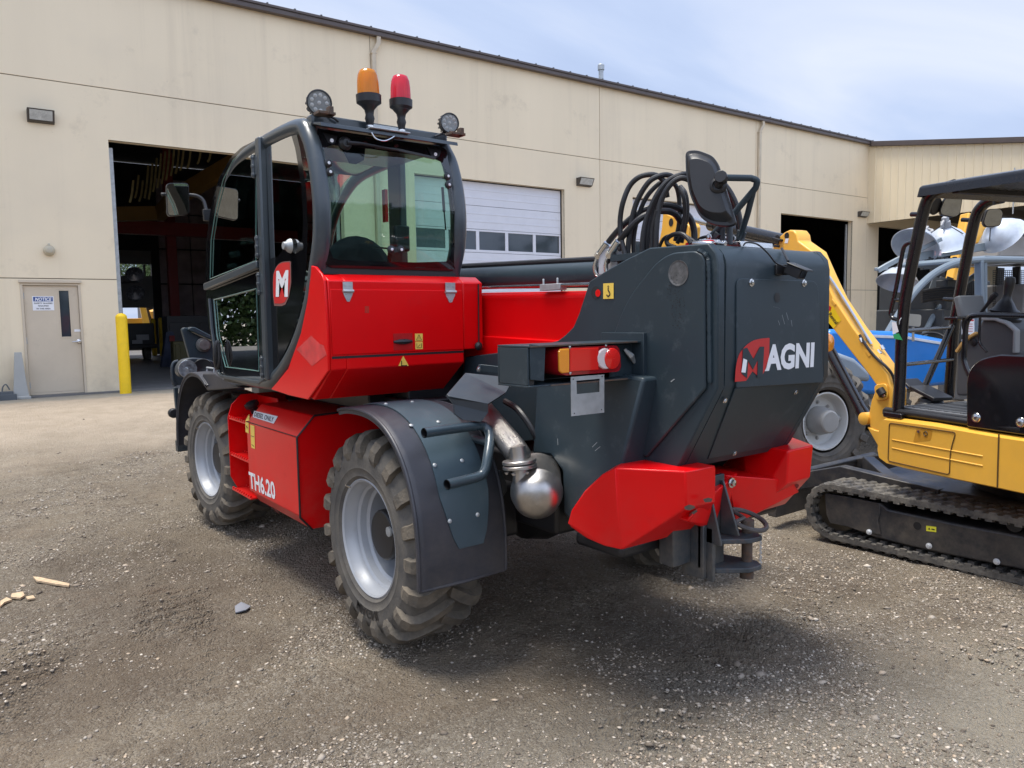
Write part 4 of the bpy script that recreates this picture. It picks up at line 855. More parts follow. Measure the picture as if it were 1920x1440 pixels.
# weld bead along the doubler edge
b = MB(); wl = [X(x, y, XL)-V(.006, 0, 0) for x, y in ((1333, 718), (1332, 600), (1331, 500), (1325, 478), (1312, 470))]; wl = smooth(wl, 14); rs = [.007+.004*abs(math.sin(i*1.7))+.0015*random.random() for i in range(len(wl))]; b.tube(wl, rs, 6); b.build('weld_seam', GREY, TEL)
# curved tail: section in (y, z) swept across
def tail_sec(off=0.0):
    q = [(2.50, 1.925-off), (1.97, 1.925-off)]
    for a in np.linspace(90, 180, 7): q.append((1.955+(.095-off)*math.cos(math.radians(a))-.0, 1.832+(.095-off)*math.sin(math.radians(a))))
    q += [(YB+off, zb+.01)]; q += [(YB+.012+off, zb-.02), (SLP[0]+off, SLP[1]), (SLP[0]+.03+off, SLP[1]-.035), (2.38+off, .985)]
    return q
so_, si_ = tail_sec(), tail_sec(.03)
b = MB(); sec = so_+si_[::-1]; b.prism([V(XL+.046, y, z) for y, z in sec], V(XR-XL-.092, 0, 0)); b.build('tail_plate', GREY, TEL, bevel=.004, ang=40)
# access cover
cv = roundpoly([Y(x, y, YB) for x, y in ((1378, 522), (1530, 527), (1541, 717), (1378, 727))], [.035, .05, .004, .004], 5)
b = MB(); b.prism([p-V(0, .009, 0) for p in cv], V(0, .0085, 0)); cover = b.build('access_cover', GREY, TEL, bevel=.003)
b = MB(); z0, z1 = zb-.022, SLP[1]+.0; dy = SLP[0]-YB
lo = [V(2.53, YB+.006, zb-.004), V(3.12, YB+.006, zb-.004), V(3.05, YB+.012+dy*.98, z1), V(2.60, YB+.012+dy*.98, z1)]; nn = nrm(np.cross(lo[1]-lo[0], lo[3]-lo[0])); nn = nn*(-1 if nn[1] > 0 else 1)
b.prism([p+nn*.011 for p in lo], -nn*.007); b.build('lower_cover', GREY, TEL, bevel=.003)
b = MB(); b.disc(Y(1457.5, 558, YB-.0105), (0, -1, 0), .021, 24); b.build('cover_hole', BLKV, cover)
for x, y in ((1408.5, 530), (1507, 531)):
    b = MB(); b.bolt(Y(x, y, YB-.009), (0, -1, 0), .011, .010); b.build('bolt', CHROME, cover)
for x, y, t_ in ((1359, 751, .2), (1492, 735, .12), (1377, 850, .9)):
    f_ = t_; p = on(x, y, lo[0]+nn*.012, nn); b = MB(); b.bolt(p, nn, .008, .007); b.build('bolt', CHROME, TEL)
# lettering on the cover
YP = YB-.011
leaf = smooth([Y(x, y, YP) for x, y in ((1378, 716), (1380, 690), (1385, 668), (1395, 652), (1410, 640), (1424, 635.5), (1441, 633.5))], 5)+[Y(x, y, YP) for x, y in ((1443, 634), (1442, 668), (1437, 690), (1430, 702), (1420, 704), (1411, 696), (1399, 714))]
b = MB(); b.prism(leaf, V(0, .0008, 0)); b.mi(1)
mg = [Y(x, y, YP-.002) for x, y in ((1393, 654), (1401, 652), (1413, 673), (1425, 650), (1433, 650), (1430, 706), (1420, 708), (1421, 675), (1412, 693), (1403, 677), (1401, 709), (1391, 701))]; b.prism(mg, V(0, .0006, 0))
b.mi(2); b.add([Y(x, y, YP-.003) for x, y in ((1390, 698), (1394, 672), (1401, 675), (1398, 699))], [(0, 1, 2, 3)])
b.build('logo', [LOGOR, GREY, WHITE], cover, sm=False)
b = MB(); v, f = text_on('AGNI', Y(1434, 696.5, YP), Y(1525.5, 688.5, YP), Y(1436, 646, YP), V(0, 0, 0), .045)
bl_, br_ = Y(1434, 695, YP), Y(1526, 688.5, YP); tl_ = Y(1436, 648.5, YP); b.add(v, f); b.build('lettering', WHITE, cover, sm=False)
# flank details
b = MB(); b.lathe(X(1272, 512, XL-.0165), (-1, 0, 0), [(.052, 0), (.052, .002), (.047, .001), (.044, -.0002), (.001, -.0002)], 32); pc = b.build('pivot_cap', mat('worn_metal', (0.13, 0.13, 0.13), 0.5, metal=.4, var=.4, vscale=30, dirt=(0.05, 0.05, 0.05), dirt_amt=.5, dirt_scale=40), TEL, ang=20)
b = MB(); q = X(1117, 549, XL-.0015); b.disc(q, (-1, 0, 0), .030, 28); b.build('eye_hole', mat('hole_shade', (0.02, 0.02, 0.022), .8), TEL)
b = MB(); q = X(1121, 549.5, XL-.003); b.disc(q, (-1, 0, 0), .017, 20); b.build('eye_red', RED, TEL)
def sticker(pts, fn, v, parent, art=None, m=STICK, eps=.002):
    b = MB(); P_ = [fn(x, y, v) for x, y in pts]; b.add(P_, [tuple(range(len(P_)))])
    if art: b.mi(1); art(b, P_)
    return b.build('sticker', [m, BLKV], parent, sm=False)
def lerp4(P_, s, t, n_): return P_[0]*(1-s)*(1-t)+P_[1]*s*(1-t)+P_[2]*s*t+P_[3]*(1-s)*t+n_
def art_hook(n_):
    def g(b, P_):
        L = lambda s, t: lerp4(P_, s, t, n_)
        pth = smooth([L(.5, .25), L(.5, .45), L(.62, .58), L(.66, .72), L(.5, .84), L(.34, .74)], 4); b.bar(pth, .006, .0008, n_/np.linalg.norm(n_)); b.add([L(.38, .22), L(.62, .22), L(.5, .14)], [(0, 1, 2)])
    return g
def art_line(n_, strokes, w=.0022):
    def g(b, P_):
        L = lambda s, t: lerp4(P_, s, t, n_)
        for st in strokes: b.bar([L(*p) for p in st], w, .0006, n_/np.linalg.norm(n_))
    return g
NL = V(-.0012, 0, 0); NR = V(0, -.0012, 0)
sticker([(1131, 531.5), (1150.5, 530.5), (1150.5, 560), (1131, 560.5)], X, XL-.003, TEL, art_hook(NL))
# lower flank box with gusset and exhaust cut-out
b = MB()
P_top = [(2.60, 1.385), (2.185, 1.385)]
XB = 2.28
out_ = [(2.86, 1.50), (2.86, .98), (2.72, .99), (2.64, .93), (2.60, .74), (2.52, .70), (2.28, .72), (2.245, 1.03), (2.165, 1.37), (2.165, 1.39), (2.35, 1.40), (2.80, 1.455)]
o1 = [V(XB+.045*(z > 1.2)-.03*(z < .9), y, z) for y, z in out_]; o2 = [V(XL-.0006-.0*(z), y, z) for y, z in out_]
n_ = len(o1); b.add(o1+o2, [tuple(range(n_))]+[(i, (i+1) % n_, n_+(i+1) % n_, n_+i) for i in range(n_)]); b.build('flank_box', GREY, TEL, bevel=.014, seg=3)
b = MB(); b.disc(X(1030, 884, 2.243), (-1, 0, 0), .055, 24); b.build('exhaust_cutout', BLKV, TEL)
# tail lamp bracket
TY = 2.24
b = MB()
ept = [Y(x, y, TY) for x, y in ((994, 645), (1023, 649), (1020.5, 715), (995, 712.5))]
sx = 1.0
b.b2((1.80, TY-.02, 1.387), (1.888, TY-.008, 1.535)) if False else None
b.prism([p for p in ept], V(0, .008, 0))
b.b2((1.775, TY-.004, 1.533), (2.40, TY+.20, 1.541)); b.b2((1.775, TY-.004, 1.380), (2.40, TY+.20, 1.388)); b.b2((1.775, TY+.192, 1.389), (2.40, TY+.20, 1.532))
b.b2((1.775, TY+.006, 1.389), (1.783, TY+.19, 1.532)); b.b2((2.25, TY+.05, 1.389), (2.40, TY+.058, 1.532)); b.b2((2.385, TY-.02, 1.36), (2.418, TY+.24, 1.575))
tb = b.build('lamp_bracket', GREY, TEL, bevel=.002)
b = MB(); b.bar([V(1.78, TY-.006, 1.5375), V(2.36, TY-.006, 1.538)], .004, .006); b.bar([V(1.88, TY-.006, 1.384), V(2.30, TY-.006, 1.384)], .004, .006); b.build('cut_edge', RUST, tb)
# tail lamp: body and three lenses
ly = TY+.012
lo_ = roundpoly([Y(x, y, ly) for x, y in ((1035, 651), (1158, 646), (1162, 697), (1042, 706))], [.045, .035, .035, .045], 6)
b = MB(); cen = sum(lo_)/len(lo_); b.loft([[p+V(0, .09, 0) for p in lo_], lo_, [cen+(p-cen)*.955-V(0, .018, 0) for p in lo_]], True, False); b.add([cen+(p-cen)*.955-V(0, .018, 0) for p in lo_], [tuple(range(len(lo_)))]); lamp = b.build('tail_lamp', LDRK, TEL, ang=50)
b = MB(); b.b2((1.80, TY+.165, 1.392), (2.245, TY+.19, 1.530)); b.b2((1.786, TY+.012, 1.3885), (1.81, TY+.19, 1.5325)); b.build('bracket_shade', BLACK, tb)  # black boxes stand in for the shade inside the lamp bracket
def lens(pts, m, lift): b = MB(); q = [Y(x, y, ly-.0185) for x, y in pts]; c_ = sum(q)/len(q); b.loft([q, [c_+(p-c_)*.93-V(0, lift, 0) for p in q]]); b.add([c_+(p-c_)*.93-V(0, lift, 0) for p in q], [tuple(range(len(q)))]); b.build('lens', m, lamp, ang=50)
lens([(1046, 658), (1050, 654), (1066, 653), (1066, 699), (1052, 700), (1047, 695)], LORA, .006)
lens([(1068, 653), (1122, 651), (1122, 694), (1068, 697)], LRED, .006); lens([(1142, 652), (1152, 653), (1158, 660), (1158, 684), (1153, 691), (1142, 693)], LRED, .005)
cw = (1134.5, 672.5)
lens([(cw[0]+17*math.cos(a), cw[1]+20*math.sin(a)) for a in np.linspace(0, 2*math.pi, 25)[:-1]], LWHT, .008)
b = MB(); b.lathe(Y(1148, 672.5, ly-.0268), (0, -1, 0), [(.044, 0), (.042, .004), (.020, .009), (.001, .010)], 28); b.build('lens', LRED, lamp)
b = MB()
for x, y in ((1068, 651), (1069, 700), (1136, 648)): b.bolt(Y(x, y, ly-.019), (0, -1, 0), .004, .005)
b.build('lens_screw', CHROME, lamp)
b = MB(); q = Y(1177, 667, TY+.045); b.tube([q+V(-.03, -.01, .03), q+V(.0, -.02, 0), q+V(.03, -.01, -.03)], [.006, .014, .007], 6); b.build('toggle', ZINC, tb)
# galvanised plate holder
py_ = TY-.012
fo = [Y(x, y, py_) for x, y in ((1070.5, 707), (1133, 702), (1133, 773.5), (1071.5, 780.5))]; fi = [Y(x, y, py_) for x, y in ((1081, 714), (1124.5, 710), (1124.5, 735), (1081.5, 739))]
b = MB()
for i in range(4):
    j = (i+1) % 4
    b.prism([fo[i], fo[j], fi[j], fi[i]], V(0, .0025, 0))
b.build('plate_holder', ZINC, TEL, sm=False)
b = MB()
for x, y in ((1077, 775), (1128, 768), (1075, 711), (1129, 706)): b.disc(Y(x, y, py_-.001), (0, -1, 0), .003, 8)
b.build('plate_holder_hole', BLKV, TEL)
# amber marker at the far side
p = Y(1556, 643, 2.16); b = MB(); b.lathe(p+V(0, .06, 0), (0, -1, 0), [(.055, 0), (.055, .04), (.045, .06), (.001, .07)], 20); mk_ = b.build('marker_lamp', LORA, TEL); b = MB(); b.b2((XR-.05, 2.24, p[2]-.06), (p[0]+.06, 2.26, p[2]+.06)); b.build('lamp_arm', GREY, TEL)
# ---------------- bumper: two red wings and the plate between
def hull(pts, nm, m, parent, bev):
    bmh = bmesh.new(); P_ = [np.asarray(p, float) for p in pts]; c = sum(P_)/len(P_)
    for p in P_: bmh.verts.new(tuple(p-c))
    r_ = bmesh.ops.convex_hull(bmh, input=bmh.verts); junk = [v for v in bmh.verts if not v.link_faces]
    for v in junk: bmh.verts.remove(v)
    bmesh.ops.dissolve_limit(bmh, angle_limit=math.radians(7), verts=bmh.verts, edges=bmh.edges); bmesh.ops.recalc_face_normals(bmh, faces=bmh.faces)
    me = bpy.data.meshes.new(nm); bmh.to_mesh(me); bmh.free(); me.materials.append(m); me.polygons.foreach_set('use_smooth', [True]*len(me.polygons)); me.set_sharp_from_angle(angle=math.radians(14))
    o = bpy.data.objects.new(nm, me); COL.objects.link(o); place(o, c, parent); q = o.modifiers.new('bevel', 'BEVEL'); q.width = bev; q.segments = 3; q.limit_method = 'ANGLE'; q.angle_limit = math.radians(14); return o
def bumper(mir):
    mm = lambda p: V(2*XC-p[0], p[1], p[2]) if mir else np.asarray(p, float)
    blk = [(2.15, 2.455, .735), X(1072, 955, 2.155), X(1095, 921, 2.165), X(1128, 890, 2.185), X(1100, 1010, 2.18), X(1135, 1025, 2.20), (2.20, 2.20, 1.022), (2.225, 2.198, .668), (2.358, 1.968, 1.022), (2.372, 1.972, .868), (2.556, 1.972, 1.018), (2.560, 1.975, .862), Y(1303, 994, 2.13), Y(1240, 1015, 2.16), Y(1336, 951, 2.0), (2.355, 2.30, 1.022), (2.560, 2.22, 1.018), (2.42, 2.50, .80), (2.56, 2.30, .70), (2.30, 2.45, .70)]
    o = hull([mm(p) for p in blk], 'bumper', RED, TEL, .012)
    win = [Y(1362, 891, 2.085), Y(1485, 900.5, 1.99), Y(1378, 983, 2.10), Y(1449, 950, 2.05), Y(1500, 922, 2.0)]
    win = [V(2*XC-p[0], p[1], p[2]) for p in win]     # measured on the right hand wing
    q = list(win)+[p+V(0, .34, .015) for p in win]
    hull([mm(p) for p in q], 'bumper_wing', RED, o, .008)
    b = MB(); c_ = V(2.505, 1.984, .905); nn_ = nrm(V(.12, -1, -.55)); u_ = nrm(np.cross(nn_, V(0, 0, 1))); w_ = np.cross(u_, nn_)
    c_ = V(2.470, 2.018, .83); b.add([mm(c_+nn_*.012+(u_*math.cos(a)*.050+w_*math.sin(a)*.024)) for a in np.linspace(0, 2*math.pi, 24)[:-1]], [tuple(range(23))]); b.build('tie_slot', MATS['slot_shade'], o, sm=False)
    return o
mat('slot_shade', (0.16, 0.004, 0.005), .6)
bl = bumper(False); bumper(True)
b = MB()
for pts in (((1283, 950), (1292, 946), (1301, 948), (1304, 952), (1294, 957), (1284, 955)), ((1318, 936), (1328, 933), (1336, 935), (1334, 941), (1322, 942)), ((1297, 961), (1306, 956), (1308, 959), (1300, 965))):
    c_ = [Y(x, y, 1.938) for x, y in pts]; b.add(c_, [tuple(range(len(c_)))])
b.build('chipped_paint', RUST, bl, sm=False)
b = MB(); b.b2((2.25, 2.22, .612), (2.76, 2.52, .675)); b.b2((2.88, 2.28, .60), (3.48, 2.62, .675)); b.build('bumper_mount', BLACK, TEL, bevel=.02)
b = MB(); q = [V(2.30, 2.26, .66), V(2.76, 2.20, .80), V(2.76, 2.26, .72), V(2.36, 2.30, .58)]; b.prism(q, V(0, .10, 0)); b.build('mud_flap', BLACK, TEL)
# ---------------- tow hitch
HX = 2.70
b = MB(); b.b2((2.575, 2.062, .545), (2.735, 2.082, .945)); b.b2((2.575, 2.05, .50), (2.60, 2.16, .74)); b.b2((2.46, 2.12, .56), (2.575, 2.20, .90))
b.prism([V(2.60, 2.06, .92), V(2.60, 2.045, .92), V(2.60, 1.975, .66), V(2.60, 2.06, .66)], V(.012, 0, 0)); b.prism([V(2.70, 2.06, .92), V(2.70, 2.045, .92), V(2.70, 1.96, .69), V(2.70, 2.06, .68)], V(.012, 0, 0))
b.b2((2.60, 2.02, .49), (2.622, 2.19, .73)); hb = b.build('hitch_bracket', DGREY, TEL, bevel=.004)
PX = V(2.816, 2.00, 0)
b = MB()
for z in (.655, .525):
    b.prism([V(2.622, 2.18, z), V(2.622, 2.02, z), V(2.74, 1.93, z), V(2.82, 1.925, z), V(2.855, 1.975, z), V(2.84, 2.05, z), V(2.80, 2.18, z)], V(0, 0, .022))
b.prism([V(2.624, 2.12, .677), V(2.80, 2.02, .680), V(2.80, 2.06, .72), V(2.624, 2.16, .73)], V(0, .012, 0)); b.build('hitch_jaw', mat('worn_slate', (0.045, 0.052, 0.058), .6, var=.4, vscale=14, dirt=(0.16, 0.08, 0.045), dirt_amt=.35, dirt_scale=22), hb, bevel=.004)
b = MB(); b.cyl(PX+V(0, 0, .47), PX+V(0, 0, .70), .024, 16); b.cyl(PX+V(0, 0, .47), PX+V(0, 0, .50), .030, 16); b.cyl(PX+V(0, 0, .70), PX+V(0, 0, .735), .03, 12); b.build('hitch_pin', RUST, hb)
b = MB(); cc = PX+V(-.005, 0, .735); tt = nrm(V(.05, -.35, 1)); u_, w_ = frame(tt)
b.tube([cc+(u_*math.cos(a)+w_*math.sin(a))*.088 for a in np.linspace(0, 2*math.pi, 33)], .011, 8, caps=False); b.tube(smooth([cc-u_*.085, cc-u_*.03+V(0, 0, .01), cc+w_*.02, cc+w_*.085], 5), .009, 8); b.build('pin_ring', mat('ring_steel', (0.075, 0.065, 0.06), .6, var=.3, vscale=20), hb)
b = MB(); c0 = PX+V(.085, -.01, .67)
for k in range(14): z_ = c0+V(0, 0, -.011*k); b.tube([z_+V(.004*(k % 2), 0, 0)+V(.005*math.cos(a), .005*math.sin(a)*(k % 2), .008*math.sin(a)) for a in np.linspace(0, 6.28, 7)], .0014, 4, caps=False)
b.build('pin_chain', ZINC, hb)
for x, y, yy in ((1371, 905, 2.055), (1310, 992, 2.11)):
    b = MB(); b.bolt(Y(x, y, yy), (0, -1, 0), .016, .018); b.build('bolt', CHROME, hb)
# ---------------- exhaust
b = MB(); ec = Y(1006, 930, 2.60)
ea = nrm(V(-.62, -.74, -.25)); b.lathe(ec, ea, [(.112, -.22), (.114, -.205), (.114, -.05), (.120, -.045), (.120, -.03), (.113, -.02), (.106, .02), (.086, .052), (.05, .072), (.001, .080)], 40); b.build('silencer', STAIN, TEL, ang=60)
b = MB(); f0 = Y(975, 878, 2.66); upd = nrm(V(-.04, .10, 1))
for k in (0, .022): b.lathe(f0+upd*k, upd, [(.001, 0), (.075, 0), (.078, .003), (.078, .014), (.075, .017), (.001, .017)], 28)
b.tube([f0-upd*.11, f0+upd*.10], .036, 16)
for k in range(6): a = k*1.047+.4; u_, w_ = frame(upd); b.bolt(f0+(u_*math.cos(a)+w_*math.sin(a))*.062-upd*.012, -upd, .007, .01)
b.build('exhaust_flange', STAIN, TEL)
PERF = mat('perforated_shield', (0.36, 0.34, 0.32), 0.32, metal=1.0, var=.15, vscale=10, bump=.0)
n_t = PERF.node_tree; vv = n_t.nodes.new('ShaderNodeTexVoronoi'); vv.inputs['Scale'].default_value = 260; gg = n_t.nodes.new('ShaderNodeNewGeometry'); n_t.links.new(gg.outputs['Position'], vv.inputs['Vector']); bb = n_t.nodes.new('ShaderNodeBump'); bb.inputs['Distance'].default_value = .0022; n_t.links.new(vv.outputs['Distance'], bb.inputs['Height']); n_t.links.new(bb.outputs[0], [q for q in n_t.nodes if q.type == 'BSDF_PRINCIPLED'][0].inputs['Normal'])
b = MB(); q0 = f0+upd*.07; pth_ = smooth([q0+V(0, 0, -.01), Y(972, 852, 2.73), Y(953, 828, 2.83), Y(932, 803, 2.96), Y(905, 770, 3.14)], 6); b.tube(pth_, [float(np.interp(i, [0, 2, 5, 9, 24], [.036, .046, .056, .060, .060])) for i in range(25)], 24); b.build('exhaust_shield', PERF, TEL)
# ---------------- folded grey guard over the wheel arch
cu = [Y(x, y, v) for x, y, v in ((873, 699, 3.14), (964, 708, 3.02), (949, 736, 2.96), (915.6, 757, 2.90), (842, 743, 2.98), (838, 739, 3.0))]
cl_ = [Y(x, y, v) for x, y, v in ((838, 740, 3.0), (915.6, 757, 2.90), (915.6, 773, 2.905), (901.5, 791, 2.915), (868.4, 786.5, 2.955), (853, 776, 2.98), (852, 758, 2.985))]
b = MB(); b.prism(cu, V(.004, .02, -.012)); b.prism([p+V(0, -.0005, -.002) for p in cl_], V(0, .015, 0)); b.build('arch_guard', mat('satin_slate', (0.040, 0.050, 0.062), .42, var=.06), TEL, bevel=.002, sm=False)
b = MB(); b.prism([Y(x, y, v) for x, y, v in ((901, 683, 3.02), (985, 692, 2.86), (990, 701, 2.86), (985, 706, 2.87), (897, 697, 3.03))], V(0, .02, 0)); gb = b.build('guard_strap', GREY, TEL, bevel=.003)
for x, y, v in ((898, 692, 3.01), (979, 699.5, 2.855)):
    b = MB(); b.bolt(Y(x, y, v), (0, -1, 0), .009, .010); b.build('bolt', CHROME, gb)
b = MB(); b.tube(smooth([V(2.30, 3.1, 1.22), V(2.28, 2.95, 1.18), V(2.30, 2.85, 1.06), V(2.34, 2.9, .95)], 6), .016, 8); b.build('cable', HOSE, TEL)
# ---------------- boom, cylinder and pipes
BX0, BX1 = 2.50, 3.14
b = MB()
tz = lambda y: 1.772+(y-2.712)*.0246; bz_ = lambda y: 1.42
b.prism([V(BX0, 2.05, tz(2.05)-.02), V(BX0, 2.4, tz(2.4)), V(BX0, 7.0, tz(7.0)), V(BX0, 7.0, 1.35), V(BX0, 3.8, 1.30), V(BX0, 2.4, 1.36), V(BX0, 2.05, 1.45)], V(BX1-BX0, 0, 0)); bo = b.build('boom', RED, TEL, bevel=.035, seg=4)
b = MB(); zc = 1.530; b.prism([V(BX0-.016, 2.6, 1.522), V(BX0-.016, 4.6, 1.575), V(BX0-.016, 4.6, 1.32), V(BX0-.016, 2.6, 1.38)], V(.0155, 0, 0)); b.build('boom_stiffener', RED, bo, bevel=.008, seg=3)
b = MB(); b.b2((2.64, 4.6, 1.40), (3.0, 7.55, 1.66)); b.build('inner_boom', GREY, TEL, bevel=.02)
ctop = lambda y: X(0, 0, 0)
b = MB(); y0, z0 = 2.25, 1.838; y1, z1 = 6.6, 2.02
b.cyl(V(2.60, 2.0, 1.828), V(2.60, 6.8, 1.985), .064, 24); b.cyl(V(2.60, 2.3, 1.83), V(2.60, 2.36, 1.832), .075, 24); b.build('lift_cylinder', GREY, TEL)
b = MB(); b.tube([V(2.62, 2.3, 1.912), V(2.62, 6.8, 2.07)], .017, 10); b.build('steel_pipe', BLACK, TEL)
b = MB(); b.tube([V(2.485, 2.5, 1.797), V(2.485, 3.1, 1.810), V(2.485, 6.5, 1.875)], .0085, 8); b.tube([V(2.505, 2.5, 1.803), V(2.505, 6.5, 1.882)], .006, 8); pp = b.build('hydraulic_pipe', CHROME, TEL)
b = MB(); q = X(1031, 537, 2.485); b.b2((2.475, q[1]-.09, q[2]-.02), (2.52, q[1]+.07, q[2]+.012)); b.cyl(q+V(0, -.06, -.02), q+V(0, -.06, .04), .006, 8); b.cyl(q+V(0, .05, -.02), q+V(0, .05, .04), .006, 8); b.build('pipe_clamp', ZINC, pp, bevel=.002)
# valve block where the hoses start
b = MB(); q = X(1152, 500, 2.56); b.b2((2.52, q[1]-.06, 1.84), (2.60, q[1]+.07, 1.965)); vb_ = b.build('valve_block', mat('cast_grey', (0.42, 0.42, 0.44), .45, var=.2, vscale=15), TEL, bevel=.008)
for x, y in ((1163, 466), (1163, 489), (1141, 489), (1152, 478)):
    b = MB(); b.bolt(X(x, y, 2.4995), (-1, 0, 0), .010, .010); b.build('bolt', BLACK, vb_)
# ---------------- hoses, the loops behind the mirror
def hose(pts, r=.0165, xs=None, fit=None):
    P_ = [X(x, y, (xs if isinstance(xs, (int, float)) else xs[i])) for i, (x, y) in enumerate(pts)]; b = MB(); b.tube(smooth(P_, 7), r, 10); return b.build('hose', HOSE, TEL)
hose([(1175, 492), (1170, 470), (1163.5, 440), (1163, 410), (1168, 380), (1180, 350), (1197, 333), (1216, 327.5), (1233, 330), (1246, 343), (1251, 370)], .0120, [2.50, 2.5, 2.5, 2.5, 2.5, 2.52, 2.54, 2.57, 2.60, 2.62, 2.64])
hose([(1177, 490), (1179, 450), (1186, 405), (1198, 370), (1218, 340), (1240, 329), (1256, 329), (1266, 336)], .0120, [2.52, 2.52, 2.53, 2.54, 2.56, 2.60, 2.64, 2.68])
hose([(1189, 488), (1188, 450), (1196, 408), (1212, 370), (1235, 345), (1252, 339), (1268, 350), (1274, 380), (1273, 420), (1266, 452)], .0105, [2.55, 2.55, 2.56, 2.58, 2.62, 2.66, 2.7, 2.72, 2.72, 2.72])
hose([(1204, 476), (1206, 440), (1214, 405), (1232, 365), (1252, 340), (1277, 328), (1300, 327), (1340, 336), (1362, 350), (1381, 385), (1390, 430), (1391, 458)], .0120, [2.50, 2.50, 2.51, 2.53, 2.56, 2.6, 2.66, 2.78, 2.82, 2.84, 2.85, 2.85])
hose([(1212, 474), (1216, 430), (1224, 395), (1240, 360), (1262, 336), (1286, 328), (1312, 330), (1345, 344), (1366, 362), (1380, 395), (1386, 440), (1386, 458)], .0120, [2.52, 2.52, 2.53, 2.55, 2.58, 2.62, 2.68, 2.8, 2.86, 2.88, 2.89, 2.89])
hose([(1230, 472), (1231, 430), (1237, 385), (1254, 350), (1276, 334), (1300, 340), (1330, 345)], .0120, [2.50, 2.50, 2.51, 2.53, 2.56, 2.6, 2.68])
hose([(1222, 474), (1224, 430), (1232, 395)], .010, [2.5, 2.5, 2.5])
hose([(1275, 350), (1285, 365), (1288, 395), (1283, 430), (1277, 455)], .0120, [2.70, 2.70, 2.71, 2.71, 2.71])
hose([(1274, 352), (1282, 370), (1284, 400), (1277, 440), (1270, 456)], .010, [2.66, 2.66, 2.67, 2.67, 2.67])
hose([(1141, 454), (1152, 440), (1170, 421), (1196, 400), (1222, 388), (1250, 385), (1275, 392), (1293, 408), (1301, 430), (1302, 452)], .0148, [2.53, 2.53, 2.54, 2.57, 2.62, 2.67, 2.72, 2.76, 2.78, 2.78])
hose([(1162, 451), (1178, 431), (1200, 410), (1225, 398), (1250, 396), (1266, 402), (1278, 418)], .0148, [2.50, 2.50, 2.52, 2.56, 2.62, 2.68, 2.72])
hose([(1235, 466), (1245, 447), (1262, 441), (1280, 441), (1300, 452), (1305, 458)], .008, 2.62)
hose([(1266, 464), (1252, 458), (1251, 448), (1262, 440), (1278, 439), (1290, 448), (1296, 457)], .010, 2.55)
for pa, pb_, xx in (((1138, 458), (1125, 476), 2.53), ((1159, 455), (1146, 474), 2.50)):
    b = MB(); p0, p1 = X(*pa, xx), X(*pb_, xx); d_ = nrm(p1-p0); b.tube([p0-d_*.005, p1], .0185, 14); b.tube([p1, p1+d_*.022], .021, 6); q = p1+d_*.02; b.tube(smooth([q, q+V(0, .020, -.045), q+V(.01, .012, -.085), q+V(.05, -.02, -.10)], 5), .0115, 12); b.build('hose_fitting', CHROME, TEL)
b = MB(); q = X(1127, 474, 2.58); b.cyl(q, q+V(.03, -.03, .03), .016, 10); b.build('red_cap', RED, TEL)
# clutter between the frame plates
b = MB(); b.b2((2.55, 2.0, 1.90), (2.66, 2.14, 1.955)); b.build('connector', RED, TEL, bevel=.008)
b = MB()
for x, y, xx in ((1318, 455, 2.55), (1330, 452, 2.58), (1342, 454, 2.6)): q = X(x, y, xx); b.cyl(q+V(0, .05, 0), q-V(0, .05, .01), .013, 10)
b.b2((2.72, 1.98, 1.93), (2.95, 2.06, 1.955)); b.build('coupling', CHROME, TEL, bevel=.003)
b = MB(); b.tube(smooth([X(x, y, xx) for x, y, xx in ((1303, 457, 2.7), (1315, 446, 2.7), (1338, 444, 2.7), (1370, 452, 2.75), (1390, 456, 2.8))], 5), .007, 8); b.build('cable', HOSE, TEL)
# ---------------- rear mirror on its frame
MXx = 2.62
def MP(x, y, xx=2.60): return X(x, y, xx)
MIR = nrm(-CF-.50*CR+V(0, 0, .05))
mc0 = X(1340, 352, 2.58)
def MQ(x, y, o=0.0): return on(x, y, mc0+MIR*o, MIR)
mo = roundpoly([MQ(x, y) for x, y in ((1287, 281), (1341, 293), (1383, 424), (1352, 427), (1315, 412))], [.05, .06, .03, .05, .09], 5)
mo = roundpoly([MQ(x, y) for x, y in ((1285, 283), (1307, 281), (1336, 292), (1347, 306), (1382, 420), (1368, 425), (1338, 423), (1312, 408), (1293, 365), (1286, 325))], .03, 4)
cen = sum(mo)/len(mo); bk = nrm(-MIR) if (-MIR)@(CAM-cen) > 0 else MIR
b = MB(); ringz = [[cen+(p-cen)*1.0-bk*.012 for p in mo], [cen+(p-cen)*1.0 for p in mo], [cen+(p-cen)*.98+bk*.006 for p in mo], [cen+(p-cen)*.90+bk*.006 for p in mo], [cen+(p-cen)*.86+bk*.012 for p in mo], [cen+(p-cen)*.74+bk*.034 for p in mo], [cen+(p-cen)*.70+bk*.037 for p in mo]]
b.loft(ringz); b.add(ringz[-1], [tuple(range(len(mo)))]); rm = b.build('rear_mirror', BLACK, TEL, ang=40)
b = MB(); b.add([cen+(p-cen)*.97-bk*.0125 for p in mo], [tuple(range(len(mo)))]); b.build('mirror_face', MIRR, rm, sm=False)
qc = MQ(1358, 341)+bk*.06
b = MB(); b.cyl(MQ(1350, 352)+bk*.03, qc, .020, 14, .018); b.lathe(MQ(1350, 352)+bk*.03, bk, [(.036, 0), (.034, .010), (.022, .016)], 18); u_, w_ = frame(bk); b.tube([qc-bk*.018, qc+bk*.02], .026, 10); b.build('mirror_clamp', BLACK, rm, bevel=.003)
def FP(x, y, xx=2.66): return X(x, y, xx)
e0 = qc+V(-.085, .02, .012); b = MB()
t0 = X(1333, 329, 2.585); dirb = nrm(qc-t0)
b.tube([t0, qc, X(1408, 334, 2.70)], .0135, 12)
